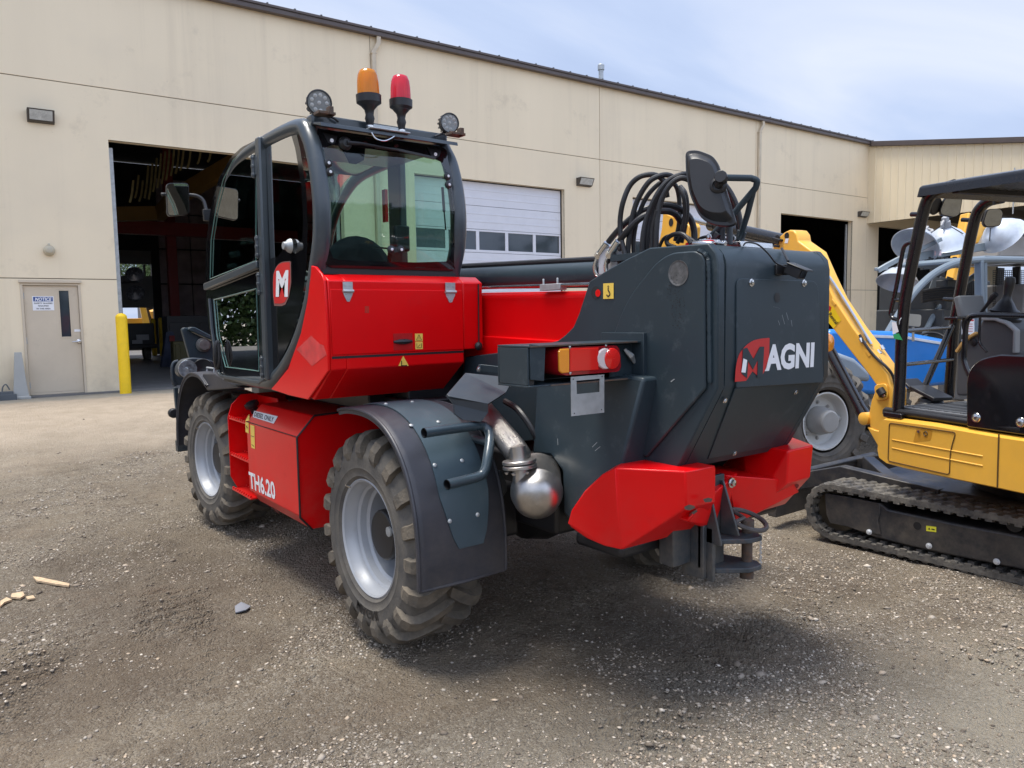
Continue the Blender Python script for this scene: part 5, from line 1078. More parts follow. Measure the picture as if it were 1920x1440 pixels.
b.tube(smooth([X(1408, 334, 2.70), X(1419, 339, 2.715), X(1417, 352, 2.72)], 4)+[X(1378, 398, 2.70), X(1362, 415, 2.68), X(1330, 446, 2.66)], .0135, 12)
b.tube([X(1413, 356, 2.72), X(1402, 400, 2.74), X(1387, 448, 2.76)], .0125, 12)
b.build('mirror_frame', GREY, TEL)
b = MB(); b.prism([X(x, y, 2.655) for x, y in ((1337, 430), (1349, 440), (1335, 455), (1326, 452))], V(.012, 0, 0)); b.build('mirror_foot', DGREY, TEL, bevel=.003); b = MB(); b.prism([X(x, y, 2.752) for x, y in ((1382, 430), (1398, 436), (1390, 456), (1378, 452))], V(.012, 0, 0)); b.build('mirror_foot', DGREY, TEL, bevel=.003)
for x_ in (1354, 1368): b = MB(); b.tube([X(x_, 425, 2.68), X(x_, 458, 2.68)], .014, 10); b.build('frame_stub', DGREY, TEL)
b = MB()
for x, y, v_ in ((1330, 445, 2.65), (1377, 447, 2.745)): b.bolt(X(x, y, v_), (-1, 0, 0), .011, .012)
b.build('foot_bolt', CHROME, TEL)
# ---------------- reversing camera
b = MB(); q = Y(1477, 503, YB-.06); 
bm_ = Y(1455, 506, YB-.002); b.b2((bm_[0]-.012, YB-.014, bm_[2]-.022), (bm_[0]+.040, YB-.002, bm_[2]+.022)); b.b2((bm_[0]+.034, YB-.075, bm_[2]-.022), (bm_[0]+.040, YB-.004, bm_[2]+.022))
rc = b.build('camera_bracket', BLACK, TEL, bevel=.003)
cx_ = Y(1492, 509, YB-.075); fx = nrm(V(.1, -1, -.45)); ux = nrm(np.cross(fx, V(0, 0, 1))); wx = np.cross(ux, fx)
b = MB(); b.box(cx_, (.030, .034, .020), (ux, fx, wx)); b.box(cx_+wx*.0235+fx*.008, (.034, .046, .003), (ux, fx, wx)); b.build('camera_body', BLACK, rc, bevel=.004)
b = MB(); b.box(cx_+fx*.0352, (.025, .001, .015), (ux, fx, wx)); b.build('camera_window', GLOSSB, rc)
b = MB()
for dz in (-.015, .016): b.bolt(bm_+V(.033, -.055+dz, dz*.7), (-1, 0, 0), .006, .006)
b.build('camera_bolt', CHROME, rc)
b = MB(); b.tube(smooth([Y(1394, 460, 1.95), Y(1400, 455, 1.90), Y(1420, 458, 1.83), Y(1440, 475, 1.835), Y(1455, 493, 1.84), cx_-fx*.04], 6), .0035, 6); b.tube([Y(1466, 466, 1.9), cx_-fx*.03+V(-.01, 0, .03)], .006, 6); b.build('camera_cable', HOSE, rc)
# ---------------- lower side box with steps
BXL = 1.62; yr, yf = 4.20, 5.24
XX = lambda x, y: X(x, y, BXL)
pf = XX(461.7, 790); pr = XX(556.7, 820); pbf = XX(481.7, 950); pbr = XX(570, 1000)
yr = pr[1]+.0; yf = pf[1]; ztb = pr[2]; zbb = pbr[2]
b = MB(); sec = [(BXL, zbb+.09), (BXL, ztb), (BXL+.11, ztb+.115), (2.35, ztb+.13), (2.35, zbb), (BXL+.07, zbb)]
b.prism([V(x, yr-.002, z) for x, z in sec], V(0, yf-yr, 0)); bx_ = b.build('tank_box', RED, TEL, bevel=.007)
b = MB()   # black edging at the rear of the panel
ed = [V(BXL-.003, yr-.006, zbb+.085), V(BXL-.003, yr-.006, ztb), V(BXL+.108, yr-.006, ztb+.118), V(2.2, yr-.006, ztb+.134)]
b.tube(ed, .006, 8); b.tube([ed[0], V(BXL+.07, yr-.006, zbb-.002)], .006, 8); b.build('edge_seal', BLACK, TEL)
b = MB(); b.bar([V(BXL-.0005, yr+.01, ztb+.002), V(BXL-.0005, yf, ztb+.002)], .003, .005); b.build('panel_gap', BLKV, bx_)
b = MB(); nc = nrm(V(-.09, 0, -.07)); q = on(517, 957, V(BXL+.035, 0, zbb+.045)+nc*.0015, nc); tc2 = nrm(np.cross(nc, V(0, 1, 0))); b.add([q+V(0, .045*math.cos(a), 0)+tc2*.03*math.sin(a) for a in np.linspace(0, 6.28, 20)[:-1]], [tuple(range(19))]); b.build('access_hole', MATS['slot_shade'], bx_, sm=False)
# steps at the front of the box
ys = yf+.31
b = MB(); so2 = [XX(x, y) for x, y in ((433, 753), (426.7, 780), (428, 800), (436.7, 850), (436.7, 893), (445, 926.7))]; so2 = [(p[1], p[2]) for p in so2]
plate = [V(BXL+.0, 5.60, .42), V(BXL+.0, 5.60, .98), V(BXL+.04, 5.60, 1.10), V(BXL+.4, 5.60, 1.16), V(BXL+.4, 5.60, .38)]
ysf = so2[2][0]
b.prism([V(BXL+.05, ysf, zbb+.02), V(BXL, ysf, zbb+.12), V(BXL, ysf, ztb-.01), V(BXL+.03, ysf, ztb+.08), V(BXL+.10, ysf, ztb+.15), V(BXL+.45, ysf, ztb+.15), V(BXL+.45, ysf, zbb+.02)], V(0, .008, 0))
b.b2((BXL+.22, yf, zbb+.02), (BXL+.23, ysf, ztb+.14)); b.build('step_housing', RED, TEL, bevel=.003)
for zz in (XX(445, 786)[2], XX(448, 856)[2], XX(455, 925)[2]):
    b = MB(); b.b2((BXL+.005, yf+.002, zz-.02), (BXL+.22, ysf-.002, zz-.008))
    n_ = 9
    for k in range(n_):
        y_ = yf+.02+(ysf-yf-.04)*k/(n_-1); b.b2((BXL+.004, y_-.008, zz-.009), (BXL+.018, y_+.008, zz+.006)); b.b2((BXL+.10, y_-.008, zz-.009), (BXL+.112, y_+.008, zz+.004))
    b.build('step', RED, TEL, bevel=.002)
# filler cap and stickers
b = MB(); q = X(471, 757, BXL+.14); ax_ = nrm(V(-.45, 0.0, 1)); b.lathe(q-ax_*.05, ax_, [(.03, -.02), (.03, .02), (.048, .025), (.052, .04), (.050, .058), (.03, .068), (.001, .07)], 24); b.build('filler_cap', BLACK, TEL)
nch = nrm(V(-.115, 0, .11)); pch = V(BXL, 0, ztb)+nch*.003
def CH(x, y, v=0.0): return on(x, y, pch+nch*v, nch)
b = MB(); q = [CH(x, y) for x, y in ((473.5, 782), (476.5, 770), (521, 780.5), (513, 794.5))]; b.add(q, [(0, 1, 2, 3)]); b.mi(1)
L = lambda s, t: q[0]*(1-s)*(1-t)+q[3]*s*(1-t)+q[2]*s*t+q[1]*(1-s)*t
v, f = text_on('DIESEL ONLY', L(.05, .15)+nch*.001, L(.95, .15)+nch*.001, L(.05, .85)+nch*.001, V(0, 0, 0), .02); b.add(v, f); b.build('sticker', [WHITE, BLKV], bx_, sm=False)
b = MB(); v, f = text_on('TH6.20', X(468.5, 915, BXL-.002), X(517, 938, BXL-.002), X(466, 883, BXL-.002), V(0, 0, 0), .03); b.add(v, f); b.build('model_lettering', WHITE, bx_, sm=False)
sticker([(460, 791), (466, 793), (466.5, 813), (460.5, 810)], X, BXL-.002, bx_, art_line(NL, [[(.5, .25), (.5, .7)], [(.2, .4), (.8, .5)]], .004))
sticker([(469, 796), (477, 798.5), (478, 842), (471, 839)], X, BXL-.002, bx_, art_line(NL, [[(.1, .48), (.9, .48)], [(.2, .85), (.8, .9)]], .003))
b = MB(); q = [CH(x, y) for x, y in ((459.5, 790), (467, 776), (468, 788.5))]; b.add(q, [(0, 1, 2)]); b.build('sticker', [STICK, BLKV], bx_, sm=False)
# ---------------- hood behind the cab
HY = 3.53; HXL, HXR = 1.53, 2.47
hz = lambda x, y: Y(x, y, HY)[2]
zt_, zf_, zg_, zl_ = hz(607, 525.5), hz(609, 542), hz(615, 670.5), hz(615, 694)
zt2 = X(600, 507.5, HXL)[2]; yt2 = X(600, 507.5, HXL)[1]
XH2 = Y(870, 660, HY)[0]
b = MB(); sec = [(HY, zl_), (HY, zt_), (HY+.06, zt_+.035), (3.95, zt_+.04), (3.95, 1.235), (3.76, 1.235)]
b.prism([V(HXL+.10, y, z) for y, z in sec], V(XH2-HXL-.10, 0, 0)); b.prism([V(HXL+.012, y, z) for y, z in [(HY, zl_), (HY, zt_), (HY+.05, zt_+.03), (3.62, zt_+.03), (3.655, 1.88), (3.75, 1.70), (3.90, 1.53), (4.09, 1.38), (4.2, 1.30), (3.76, 1.235)]], V(.0885, 0, 0)); hd = b.build('hood', RED, TEL, bevel=.006)
b = MB(); sec = [(HY, zg_+.01), (HY, zt_), (HY+.06, zt_+.035), (3.95, zt_+.04), (3.95, zg_+.01)]; b.prism([V(XH2+.0005, y, z) for y, z in sec], V(HXR-XH2, 0, 0)); b.build('hood_end', RED, TEL, bevel=.006)
# lid: slightly proud panel
b = MB(); b.b2((HXL+.022, HY-.006, zg_+.012), (XH2-.006, HY-.0005, zf_-.001)); lid = b.build('hood_lid', RED, TEL, bevel=.002)
b = MB(); b.b2((HXL+.02, HY-.0015, zg_-.008), (XH2-.002, HY-.0002, zg_+.004)); b.build('panel_gap', BLKV, hd, sm=False)
b = MB(); q0, q1 = Y(737, 625.5, HY-.0065), Y(774, 655.5, HY-.0065); b.b2((q0[0], HY-.008, q1[2]), (q1[0], HY-.0062, q0[2])); rc_ = b.build('latch_recess', mat('recess_red', (0.42, 0.005, 0.006), .4), lid, sm=False)
b = MB(); q = Y(755.5, 640.5, HY-.010); b.tube([q-V(.055, 0, .0), q-V(.02, .004, 0), q+V(.02, -.004, 0), q+V(.055, 0, 0)], [.006, .014, .014, .006], 8); b.lathe(q, (0, -1, 0), [(.013, 0), (.013, .014), (.001, .015)], 12); b.build('latch', BLACK, lid)
for cx, cy in ((652, 545.5), (844, 547)):
    q = Y(cx, cy, HY-.007); s_ = .001*7.1*.35; b = MB()
    k_ = (Y(cx+9, cy, HY)[0]-Y(cx-9, cy, HY)[0])/2; h1 = Y(cx, cy-17, HY)[2]-q[2]; h2 = q[2]-Y(cx, cy+20, HY)[2]
    b.prism([q+V(a*k_, 0, z) for a, z in ((-1, h1), (1, h1), (1, .004), (-1, .004))], V(0, -.004, 0)); b.prism([q+V(a*k_, 0, z) for a, z in ((-1, -.006), (1, -.006), (.9, -h2*.35), (.25, -h2), (-.25, -h2), (-.9, -h2*.35))], V(0, -.004, 0)); b.cyl(q+V(-k_*1.1, -.007, -.001), q+V(k_*1.1, -.007, -.001), .008, 10)
    for a, z in ((-.5, h1*.6), (.5, h1*.6), (-.5, -h2*.25), (.5, -h2*.25), (0, -h2*.8)): b.bolt(q+V(a*k_, -.004, z), (0, -1, 0), .0035, .003)
    b.build('hinge', ZINC, lid, ang=30)
b = MB(); b.tube([Y(897, 533, HY-.006), Y(898, 642, HY-.006)], .004, 6); q = Y(896.5, 649, HY-.012); b.lathe(q, (0, -1, 0), [(.024, 0), (.024, .01), (.012, .022), (.001, .024)], 14); b.build('stay_cable', BLACK, TEL)
sticker([(778, 625.5), (792.5, 625.5), (792.5, 640), (778.5, 640)], Y, HY-.0075, lid, art_line(NR, [[(.5, .85), (.15, .15)], [(.15, .15), (.85, .15)], [(.85, .15), (.5, .85)]][0:0]+[[(.5, .15), (.15, .85)], [(.15, .85), (.85, .85)], [(.85, .85), (.5, .15)], [(.5, .4), (.5, .7)]], .0022))
sticker([(778.5, 641), (792.5, 641), (793, 654.5), (779, 655)], Y, HY-.0075, lid, art_line(NR, [[(.15, .8), (.85, .8)], [(.2, .2), (.2, .7)], [(.8, .2), (.8, .7)], [(.35, .65), (.65, .35)]], .0022))
b = MB(); q = [Y(x, y, HY-.002) for x, y in ((747, 686), (756, 667), (766.5, 686))]; b.add(q, [(0, 1, 2)]); b.mi(1); c_ = sum(q)/3+V(0, -.001, 0); b.bar([c_+V(-.012, 0, .01), c_+V(-.012, 0, -.02)], .005, .0006, (0, -1, 0)); b.bar([c_+V(-.014, 0, -.017), c_+V(.02, 0, -.017)], .006, .0006, (0, -1, 0)); b.build('sticker', [STICK, BLKV], hd, sm=False)
b = MB(); q = [Y(x, y, HY-.0065) for x, y in ((684, 574), (692, 574), (692, 587), (684, 587))]; b.add(q, [(0, 1, 2, 3)]); b.build('faded_sticker', mat('ghost_red', (0.50, 0.02, 0.008), .4), lid, sm=False)
# red side skirt
sk = [(583, 498), (591, 500), (602, 513.5), (607, 525.5), (610.6, 576), (614, 636), (615, 695.6), (577, 749.5), (540, 741), (507.5, 730), (520, 716), (540, 691), (564, 624), (576, 564), (582, 516)]
b = MB(); b.prism([X(x, y, HXL-.004) for x, y in sk], V(.014, 0, 0)); skirt = b.build('side_skirt', RED, TEL, bevel=.004)
b = MB(); q = [X(x, y, HXL-.0052) for x, y in ((556, 655), (583.5, 629), (600, 645), (607, 647), (612.5, 665), (585, 686.5))]; b.add(q, [tuple(range(len(q)))]); b.build('faded_diamond', PINK, skirt, sm=False)
b = MB(); b.b2((2.05, 3.62, 1.06), (3.0, 5.7, 1.20)); b.b2((1.95, 3.95, 1.12), (2.6, 5.6, 1.225)); b.b2((2.1, 3.75, 1.10), (2.48, 4.4, 1.40)); b.build('cab_underside', BLACK, TEL, bevel=.01)

# scuffs and scrapes on the flank and tail
rs = np.random.RandomState(3)
mat('scuff_dark', (.016, .016, .018), .7)
for cx, cy, sx_, sy_, n_ in ((1262, 545, 7, 16, 46), (1275, 560, 5, 22, 34), (1265, 590, 6, 12, 22)):
    b = MB()
    for k in range(n_):
        x, y = cx+np.clip(rs.randn(), -1.6, 1.6)*sx_, cy+rs.randn()*sy_; s1, s2 = .6+rs.rand()*1.4, .5+rs.rand()*2.2; b.add([X(x, y, XL-.0172), X(x+s1, y+.3, XL-.0172), X(x+s1*.8, y+s2, XL-.0172), X(x-.3, y+s2*.8, XL-.0172)], [(0, 1, 2, 3)])
    tag(b.build('scuff', MATS['scuff_dark'], TEL, sm=False), kind='stuff')
b = MB()
for x, y, dx, dy in ((1389, 555, 2, 5), (1396, 540, 5, -8), (1402, 548, 3, 6), (1410, 530, 4, 2)):
    b.add([Y(x, y, YB-.0008), Y(x+dx, y+dy, YB-.0008), Y(x+dx+.7, y+dy+.5, YB-.0008), Y(x+.8, y+.8, YB-.0008)], [(0, 1, 2, 3)])
for x, y, dx, dy in ((1466, 590, 5, 18), (1474, 586, 4, 14), (1483, 600, 2, 12), (1450, 575, 12, 3), (1459, 601, 3, 9)):
    b.add([Y(x, y, YB-.0098), Y(x+dx, y+dy, YB-.0098), Y(x+dx+.6, y+dy, YB-.0098), Y(x+.7, y, YB-.0098)], [(0, 1, 2, 3)])
for x, y, dx, dy in ((1045, 822, .5, 12), (1012, 770, 4, 3), (1110, 838, 9, -9), (1115, 845, 10, -8), (1257, 715, 7, -5)):
    b.add([X(x, y, XB-.02), X(x+dx, y+dy, XB-.02), X(x+dx+1, y+dy+.6, XB-.02), X(x+1, y+.6, XB-.02)], [(0, 1, 2, 3)]) if x < 1200 else b.add([X(x, y, XL-.0175), X(x+dx, y+dy, XL-.0175), X(x+dx+1.4, y+dy+1, XL-.0175), X(x+1.6, y+1.6, XL-.0175)], [(0, 1, 2, 3)])
b.build('scrape', mat('scrape_pale', (.28, .30, .31), .7), TEL, sm=False)
# ---------------- cab
cab = thing('cab', (1.98, 4.5, 1.25), 'x', 'x'); del cab['label']; del cab['category']; cab.parent = TEL; place(cab, (1.98, 4.5, 1.25), TEL)
CL, CRR = 1.53, 2.44
PR = [(5.415, 1.252), (4.605, 1.235), (4.353, 1.277), (4.119, 1.391), (3.925, 1.539), (3.771, 1.719), (3.671, 1.918), (3.613, 2.061), (3.600, 2.255), (3.641, 2.455), (3.727, 2.617), (3.884, 2.701), (4.441, 2.715), (4.85, 2.69), (5.116, 2.597), (5.351, 2.422), (5.511, 2.167), (5.587, 1.894), (5.560, 1.683), (5.495, 1.474)]
cc_ = np.mean(PR, 0)
def inset(pr, d):
    out = []; n = len(pr)
    for i in range(n):
        a = np.array(pr[i-1]); b_ = np.array(pr[(i+1) % n]); t = (b_-a)/np.linalg.norm(b_-a); nn_ = np.array([-t[1], t[0]]); p = np.array(pr[i])
        if (cc_-p)@nn_ < 0: nn_ = -nn_
        out.append(p+nn_*d)
    return out
def prof3(pr, x): return [V(x, y, z) for y, z in pr]
rr_ = .046
def side_frame(x, nm):
    base = inset(PR, rr_); pts = smooth([V(x, y, z) for y, z in base], 5, closed=True)
    # thick at the rear, slim at the front of the cab
    rad = [.028+(.018)*float(ss(5.15, 4.5, 1.0) if False else np.clip((5.2-p[1])/.5, 0, 1)) for p in pts]
    b = MB(); b.tube(pts+[pts[0]], rad+[rad[0]], 12, caps=False); return b.build(nm, CABF, cab, ang=60)
CABF = mat('cab_frame_paint', (0.040, 0.052, 0.062), .34, coat=.25, var=.08, dirt=(0.09, 0.10, 0.11), dirt_amt=.12, dirt_scale=6)
side_frame(CL+rr_, 'side_frame'); side_frame(CRR-rr_, 'side_frame')
# roof and curved windscreen follow the profile
def strip(i0, i1, d, x0, x1, m, nm, th=.012, n=5):
    base = inset(PR, d); q = smooth([V(0, y, z) for y, z in base[i0:i1+1]], n); b = MB()
    b.loft([[V(x0, p[1], p[2]), V(x1, p[1], p[2])] for p in q], False)
    q2 = smooth([V(0, y, z) for y, z in inset(PR, d+th)[i0:i1+1]], n); b.loft([[V(x0, p[1], p[2]), V(x1, p[1], p[2])] for p in q2], False); return b.build(nm, m, cab, ang=60)
strip(11, 12, .03, CL+.06, CRR-.06, CABF, 'roof_panel', .06); strip(12, 13, .03, CL+.06, CRR-.06, GLOSSB, 'roof_panel', .03)
strip(13, 19, .03, CL+.06, CRR-.06, glassm('screen_glass', (.78, .88, .84), .3), 'windscreen', .002)
# header and ledge over the rear window
b = MB(); b.box(V((CL+CRR)/2, 3.775, 2.668), ((CRR-CL)/2-.05, .045, .030)); b.build('rear_header', CABF, cab, bevel=.012)
b = MB(); L_ = [Y(x, y, 3.66) for x, y in ((571, 227), (847, 272.5))]; b.prism([V(CL+.05, 3.72, 2.650), V(CL+.05, 3.63, 2.632), V(CL+.05, 3.625, 2.612), V(CL+.05, 3.72, 2.640)], V(CRR-CL-.10, 0, 0)); lg = b.build('rear_ledge', CABF, cab, bevel=.002, sm=False)
b = MB()
for x in (1.68, 1.73, 2.30): b.disc(V(x, 3.662, 2.6395), (0, -.2, 1), .011, 12)
b.build('ledge_plug', BLACK, cab)
b = MB(); b.box(V((CL+CRR)/2, 3.72, 1.905), ((CRR-CL)/2-.05, .04, .022)); b.build('rear_sill', BLACK, cab, bevel=.004)
# rear glass
yv = [1.90, 1.93, 2.06, 2.255, 2.455, 2.60, 2.66]; yy_ = [3.68, 3.668, 3.632, 3.620, 3.655, 3.715, 3.75]
def RG(x, z): return V(x, float(np.interp(z, yv, yy_)), z)
def rgp(px, py):
    z = 2.2
    for _ in range(6): p = Y(px, py, float(np.interp(z, yv, yy_))); z = p[2]
    return (p[0], p[2])
outer = [(1.60, 1.918), (2.385, 1.918), (2.402, 2.10), (2.402, 2.30), (2.385, 2.50), (2.365, 2.625), (1.60, 2.625), (1.578, 2.45), (1.572, 2.2), (1.58, 2.0)]
inner = [rgp(x, y) for x, y in ((598, 292), (606, 280), (622, 273), (640, 277), (650, 292), (662, 303), (672, 293), (676, 277), (720, 286), (770, 294), (812, 297), (828, 304), (838, 322), (847, 365), (850, 415), (849, 460), (843, 490), (780, 492), (700, 490), (626, 487), (612, 450), (604, 400))]
inner2 = [rgp(x, y) for x, y in ((598, 290), (606, 278), (624, 272), (700, 280), (770, 290), (812, 297), (828, 304), (838, 322), (847, 365), (850, 415), (849, 460), (843, 490), (780, 492), (700, 490), (626, 487), (612, 450), (604, 400))]
bd, cl = ring_panel(RG, outer, inner2, 96, 6); bd.build('glass_border', GLOSSB, cab, ang=60); cl.build('rear_window', GLASS, cab, ang=60)
b = MB(); q = [rgp(x, y) for x, y in ((636, 270), (686, 276), (683, 300), (668, 308), (655, 306), (648, 292))]; b.add([RG(*p)+V(0, .004, 0) for p in q], [tuple(range(len(q)))]); b.build('wiper_motor_mask', GLOSSB, cab, sm=False)
def RGY(x, y, o=0.0): p = rgp(x, y); return RG(*p)+V(0, o, 0)
# wiper
b = MB(); b.lathe(RGY(645, 270), (0, -1, 0), [(.035, 0), (.035, .02), (.02, .035), (.001, .036)], 16); b.tube([RGY(645, 270, -.035), RGY(670, 272, -.04), RGY(742, 284, -.03)], [.012, .009, .005], 8); b.bar([RGY(700, 277, -.02), RGY(745, 283, -.02), RGY(812, 298, -.02)], .012, .018, (0, -1, 0)); b.build('wiper', BLACK, cab)
for pts in (((605, 249), (632, 255), (628, 268), (622, 271), (615, 268)), ((800, 276), (826, 281), (823, 293), (816, 297), (808, 293))):
    b = MB(); b.prism([RGY(x, y, -.008) for x, y in pts], V(0, .006, 0)); br_ = b.build('glass_hinge', BLACK, cab, sm=False)
    c_ = np.mean(pts, 0); b = MB(); b.lathe(RGY(c_[0], c_[1]+2, -.009), (0, -1, 0), [(.010, 0), (.010, .004), (.001, .005)], 12); b.build('hinge_bolt', WHITE, br_)
for x, y in ((614, 306.5), (617, 323), (837.5, 331), (839.5, 347), (732, 468), (750, 468.5)):
    b = MB(); p = RGY(x, y, -.002); b.lathe(p, (0, -1, 0), [(.021, 0), (.021, .010), (.012, .016), (.001, .017)], 18); kn = b.build('glass_knob', BLACK, cab); b = MB(); b.lathe(p+V(0, -.016, 0), (0, -1, 0), [(.0075, 0), (.0075, .003), (.001, .004)], 10); b.build('knob_bolt', WHITE, cab)
b = MB(); b.bar([RGY(730, 468, -.004), RGY(752, 468.5, -.004)], .012, .028); b.bar([RGY(698, 463, .01), RGY(735, 466, .01)], .008, .008); b.tube([RGY(735, 470, .02), RGY(734, 490, .03)], .012, 8); b.build('window_latch', BLACK, cab)
b = MB(); b.tube([RGY(835, 350, .03), RGY(839, 395, .035)], .008, 8); b.tube([RGY(839, 395, .035), RGY(843, 430, .04)], .004, 8); b.build('gas_strut', BLACK, cab)
# left side glazing and door
def SG(y, z): return V(CL+.022, y, z)
def sp_(pts): return [yz(X(x, y, CL+.022)) for x, y in pts]
oq = sp_([(496, 256), (550, 228), (562, 276), (574, 351), (577, 426), (575, 501), (565, 576), (546, 634), (523, 684), (503, 707)])
iq = sp_([(498, 263), (543, 243), (554, 280), (565, 350), (568, 420), (566, 452), (548, 459), (533, 466), (520, 481), (507, 485)])
bd, cl = ring_panel(SG, oq, iq, 72, 4); bd.build('glass_border', GLOSSB, cab, ang=60); cl.build('side_window', DGLASS, cab, ang=60)
door = None
ou = sp_([(484, 262), (455, 276), (434, 296), (412, 335), (397, 390), (388, 450), (387, 536), (486, 494)])
iu = sp_([(479, 276), (458, 284), (438, 304), (420, 338), (406, 392), (398, 450), (396, 520), (478, 487)])
def SG2(y, z): return V(CL+.016, y, z)
bd, cl = ring_panel(SG2, ou, iu, 72, 4); door = bd.build('door', GLOSSB, cab, ang=60); cl.build('door_window', DGLASS, door, ang=60)
ol = sp_([(387, 540), (487, 498), (498, 705), (486, 716), (413, 704), (400, 651), (390, 590)]); il = sp_([(402, 563), (480, 542), (485, 695), (424, 686), (408, 630)])
bd, cl = ring_panel(SG2, ol, il, 72, 4); bd.build('door_lower_border', GLOSSB, door, ang=60); cl.build('door_window', DGLASS, door, ang=60)
b = MB(); b.bar([X(385, 538, CL-.004), X(485, 496, CL-.004)], .03, .045); b.build('belt_bar', CABF, door, bevel=.006)
b = MB(); b.tube([X(x, y, CL+.008) for x, y in ((481, 274), (459, 282), (437, 301), (419, 336), (405, 391), (396, 450), (394, 523), (480, 489))]+[X(481, 274, CL+.008)], .0035, 6, caps=False); b.tube([X(x, y, CL+.008) for x, y in ((401, 562), (481, 541), (486, 696), (423, 688), (407, 630), (401, 562))], .0035, 6, caps=False); b.build('glass_edge', mat('glass_edge_green', (.10, .20, .18), .2), door)
b = MB(); b.bar([X(393, 560, CL+.005), X(398, 620, CL+.005), X(410, 700, CL+.005), X(416, 706, CL+.005), X(486, 717, CL+.005), X(497, 709, CL+.005)], .02, .022); b.build('door_frame', CABF, door, bevel=.004)
b = MB(); b.bar([X(490, 258, CL+.012), X(497, 480, CL+.012), X(506, 712, CL+.012)], .055, .075, (0, 1, 0)); b.build('centre_post', CABF, cab, bevel=.01)
for x, y in ((475.5, 312), (483, 463), (486, 532), (492, 688)):
    b = MB(); q = X(x, y, CL-.018); b.cyl(q-V(0, 0, .065), q+V(0, 0, .065), .012, 10)
    for z in (-.048, 0, .048): b.cyl(q+V(0, 0, z-.008), q+V(0, 0, z+.008), .017, 10)
    b.b2(q+V(.0, -.05, -.05), q+V(.010, .045, .05)); b.build('hinge', CABF, cab, bevel=.002)
b = MB(); q = X(541, 461, CL-.0); b.lathe(q, (-1, 0, 0), [(.040, -.01), (.034, .004), (.022, .016), (.020, .03), (.001, .031)], 16); b.build('door_catch', ZINC, cab)
b = MB(); q = [X(409, 642, CL-.012), X(404, 650, CL-.03), X(403.5, 672, CL-.035), X(407, 690, CL-.02), X(411, 680, CL-.012)]; b.tube(smooth(q, 4, True)+[q[0]], .014, 8, caps=False); b.build('door_handle', BLACK, door)
# leaf logo on the side glass
lf = smooth([X(x, y, CL+.0195) for x, y in ((511.5, 530), (513, 513), (519, 499), (528, 491.5), (543, 489.5))], 5)+[X(x, y, CL+.0195) for x, y in ((545.5, 491), (546, 530), (541.5, 557), (535, 571), (528, 574), (514, 573.5), (512, 555))]
b = MB(); b.add(lf, [tuple(range(len(lf)))]); b.build('logo_edge', mat('logo_rim', (0.22, 0.09, 0.08), .5), cab, sm=False)
c_ = sum(lf)/len(lf); b = MB(); b.add([c_+(p-c_)*.92+V(-.0008, 0, 0) for p in lf], [tuple(range(len(lf)))]); b.mi(1); v, f = text_on('M', X(517, 556.5, CL+.0175), X(539.5, 556.5, CL+.0175), X(518, 508, CL+.0175), V(0, 0, 0), .05); b.add(v, f); b.build('logo', [mat('logo_bright', (0.62, 0.02, 0.02), .35), WHITE], cab, sm=False)
# right side: panel low, glass above, a post
def RS(y, z): return V(CRR-.022, y, z)
orr = inset(PR, .04); low = [(y, z) for y, z in orr]
irr = [(3.75, 1.98), (3.74, 2.25), (3.80, 2.50), (3.95, 2.60), (4.25, 2.60), (4.25, 1.95)]
b = MB(); b.bar([V(CRR-.03, 4.38, 2.66), V(CRR-.03, 4.38, 1.3)], .05, .16, (0, 1, 0)); b.build('centre_post', CABF, cab, bevel=.01)
b = MB(); q = [p for p in prof3([o_ for o_ in inset(PR, .05)], CRR-.02)]; b.add(q, [tuple(range(len(q)))]); b.build('side_window', glassm('right_glass', (.62, .80, .68), 1.0), cab, sm=False)
b = MB(); b.prism([V(CRR-.035, y, z) for y, z in ((3.75, 1.90), (5.5, 1.62), (5.45, 1.25), (4.2, 1.25), (3.8, 1.6))], V(.012, 0, 0)); b.build('side_panel', BLACK, cab, sm=False)
# floor and inside
b = MB(); b.b2((CL+.04, 4.15, 1.235), (CRR-.04, 5.42, 1.27)); b.prism([V(CL+.05, 3.82, 1.62), V(CL+.05, 4.25, 1.27), V(CL+.05, 4.25, 1.24), V(CL+.05, 3.72, 1.60), V(CL+.05, 3.70, 1.90), V(CL+.05, 3.74, 1.90)], V(CRR-CL-.1, 0, 0)); b.build('cab_floor', BLACK, cab, sm=False)
def cushion(pts, d, m, nm, r=.05): b = MB(); b.prism(pts, d); return b.build(nm, m, seat if nm != 'seat' else cab, bevel=r, seg=4)
SEAT = mat('seat_fabric', (0.018, 0.02, 0.024), .8, var=.2)
b = MB(); b.prism([V(1.66+.50*(.5-.5*math.cos(a)), 3.90, 1.60+.52*math.sin(a)**.6) for a in np.linspace(0.01, math.pi-.01, 17)], V(0, .12, 0)); seat = b.build('seat', SEAT, cab, bevel=.05, seg=4)
b = MB(); b.prism([V(1.70, y, z) for y, z in ((4.0, 1.52), (4.0, 1.63), (4.50, 1.66), (4.55, 1.55), (4.5, 1.52))], V(.46, 0, 0)); b.b2((1.76, 4.05, 1.27), (2.1, 4.45, 1.52)); b.build('seat_cushion', SEAT, seat, bevel=.03, seg=3)
b = MB(); b.b2((1.62, 4.05, 1.68), (1.69, 4.50, 1.75)); b.b2((2.18, 4.0, 1.27), (2.38, 4.9, 1.78)); b.build('side_console', BLACK, cab, bevel=.03)
for x, y in ((2.25, 4.6), (1.655, 4.45)):
    b = MB(); b.tube([V(x, y, 1.74), V(x, y+.02, 1.88), V(x, y+.03, 1.93)], [.012, .014, .026], 10); b.build('joystick', BLACK, cab)
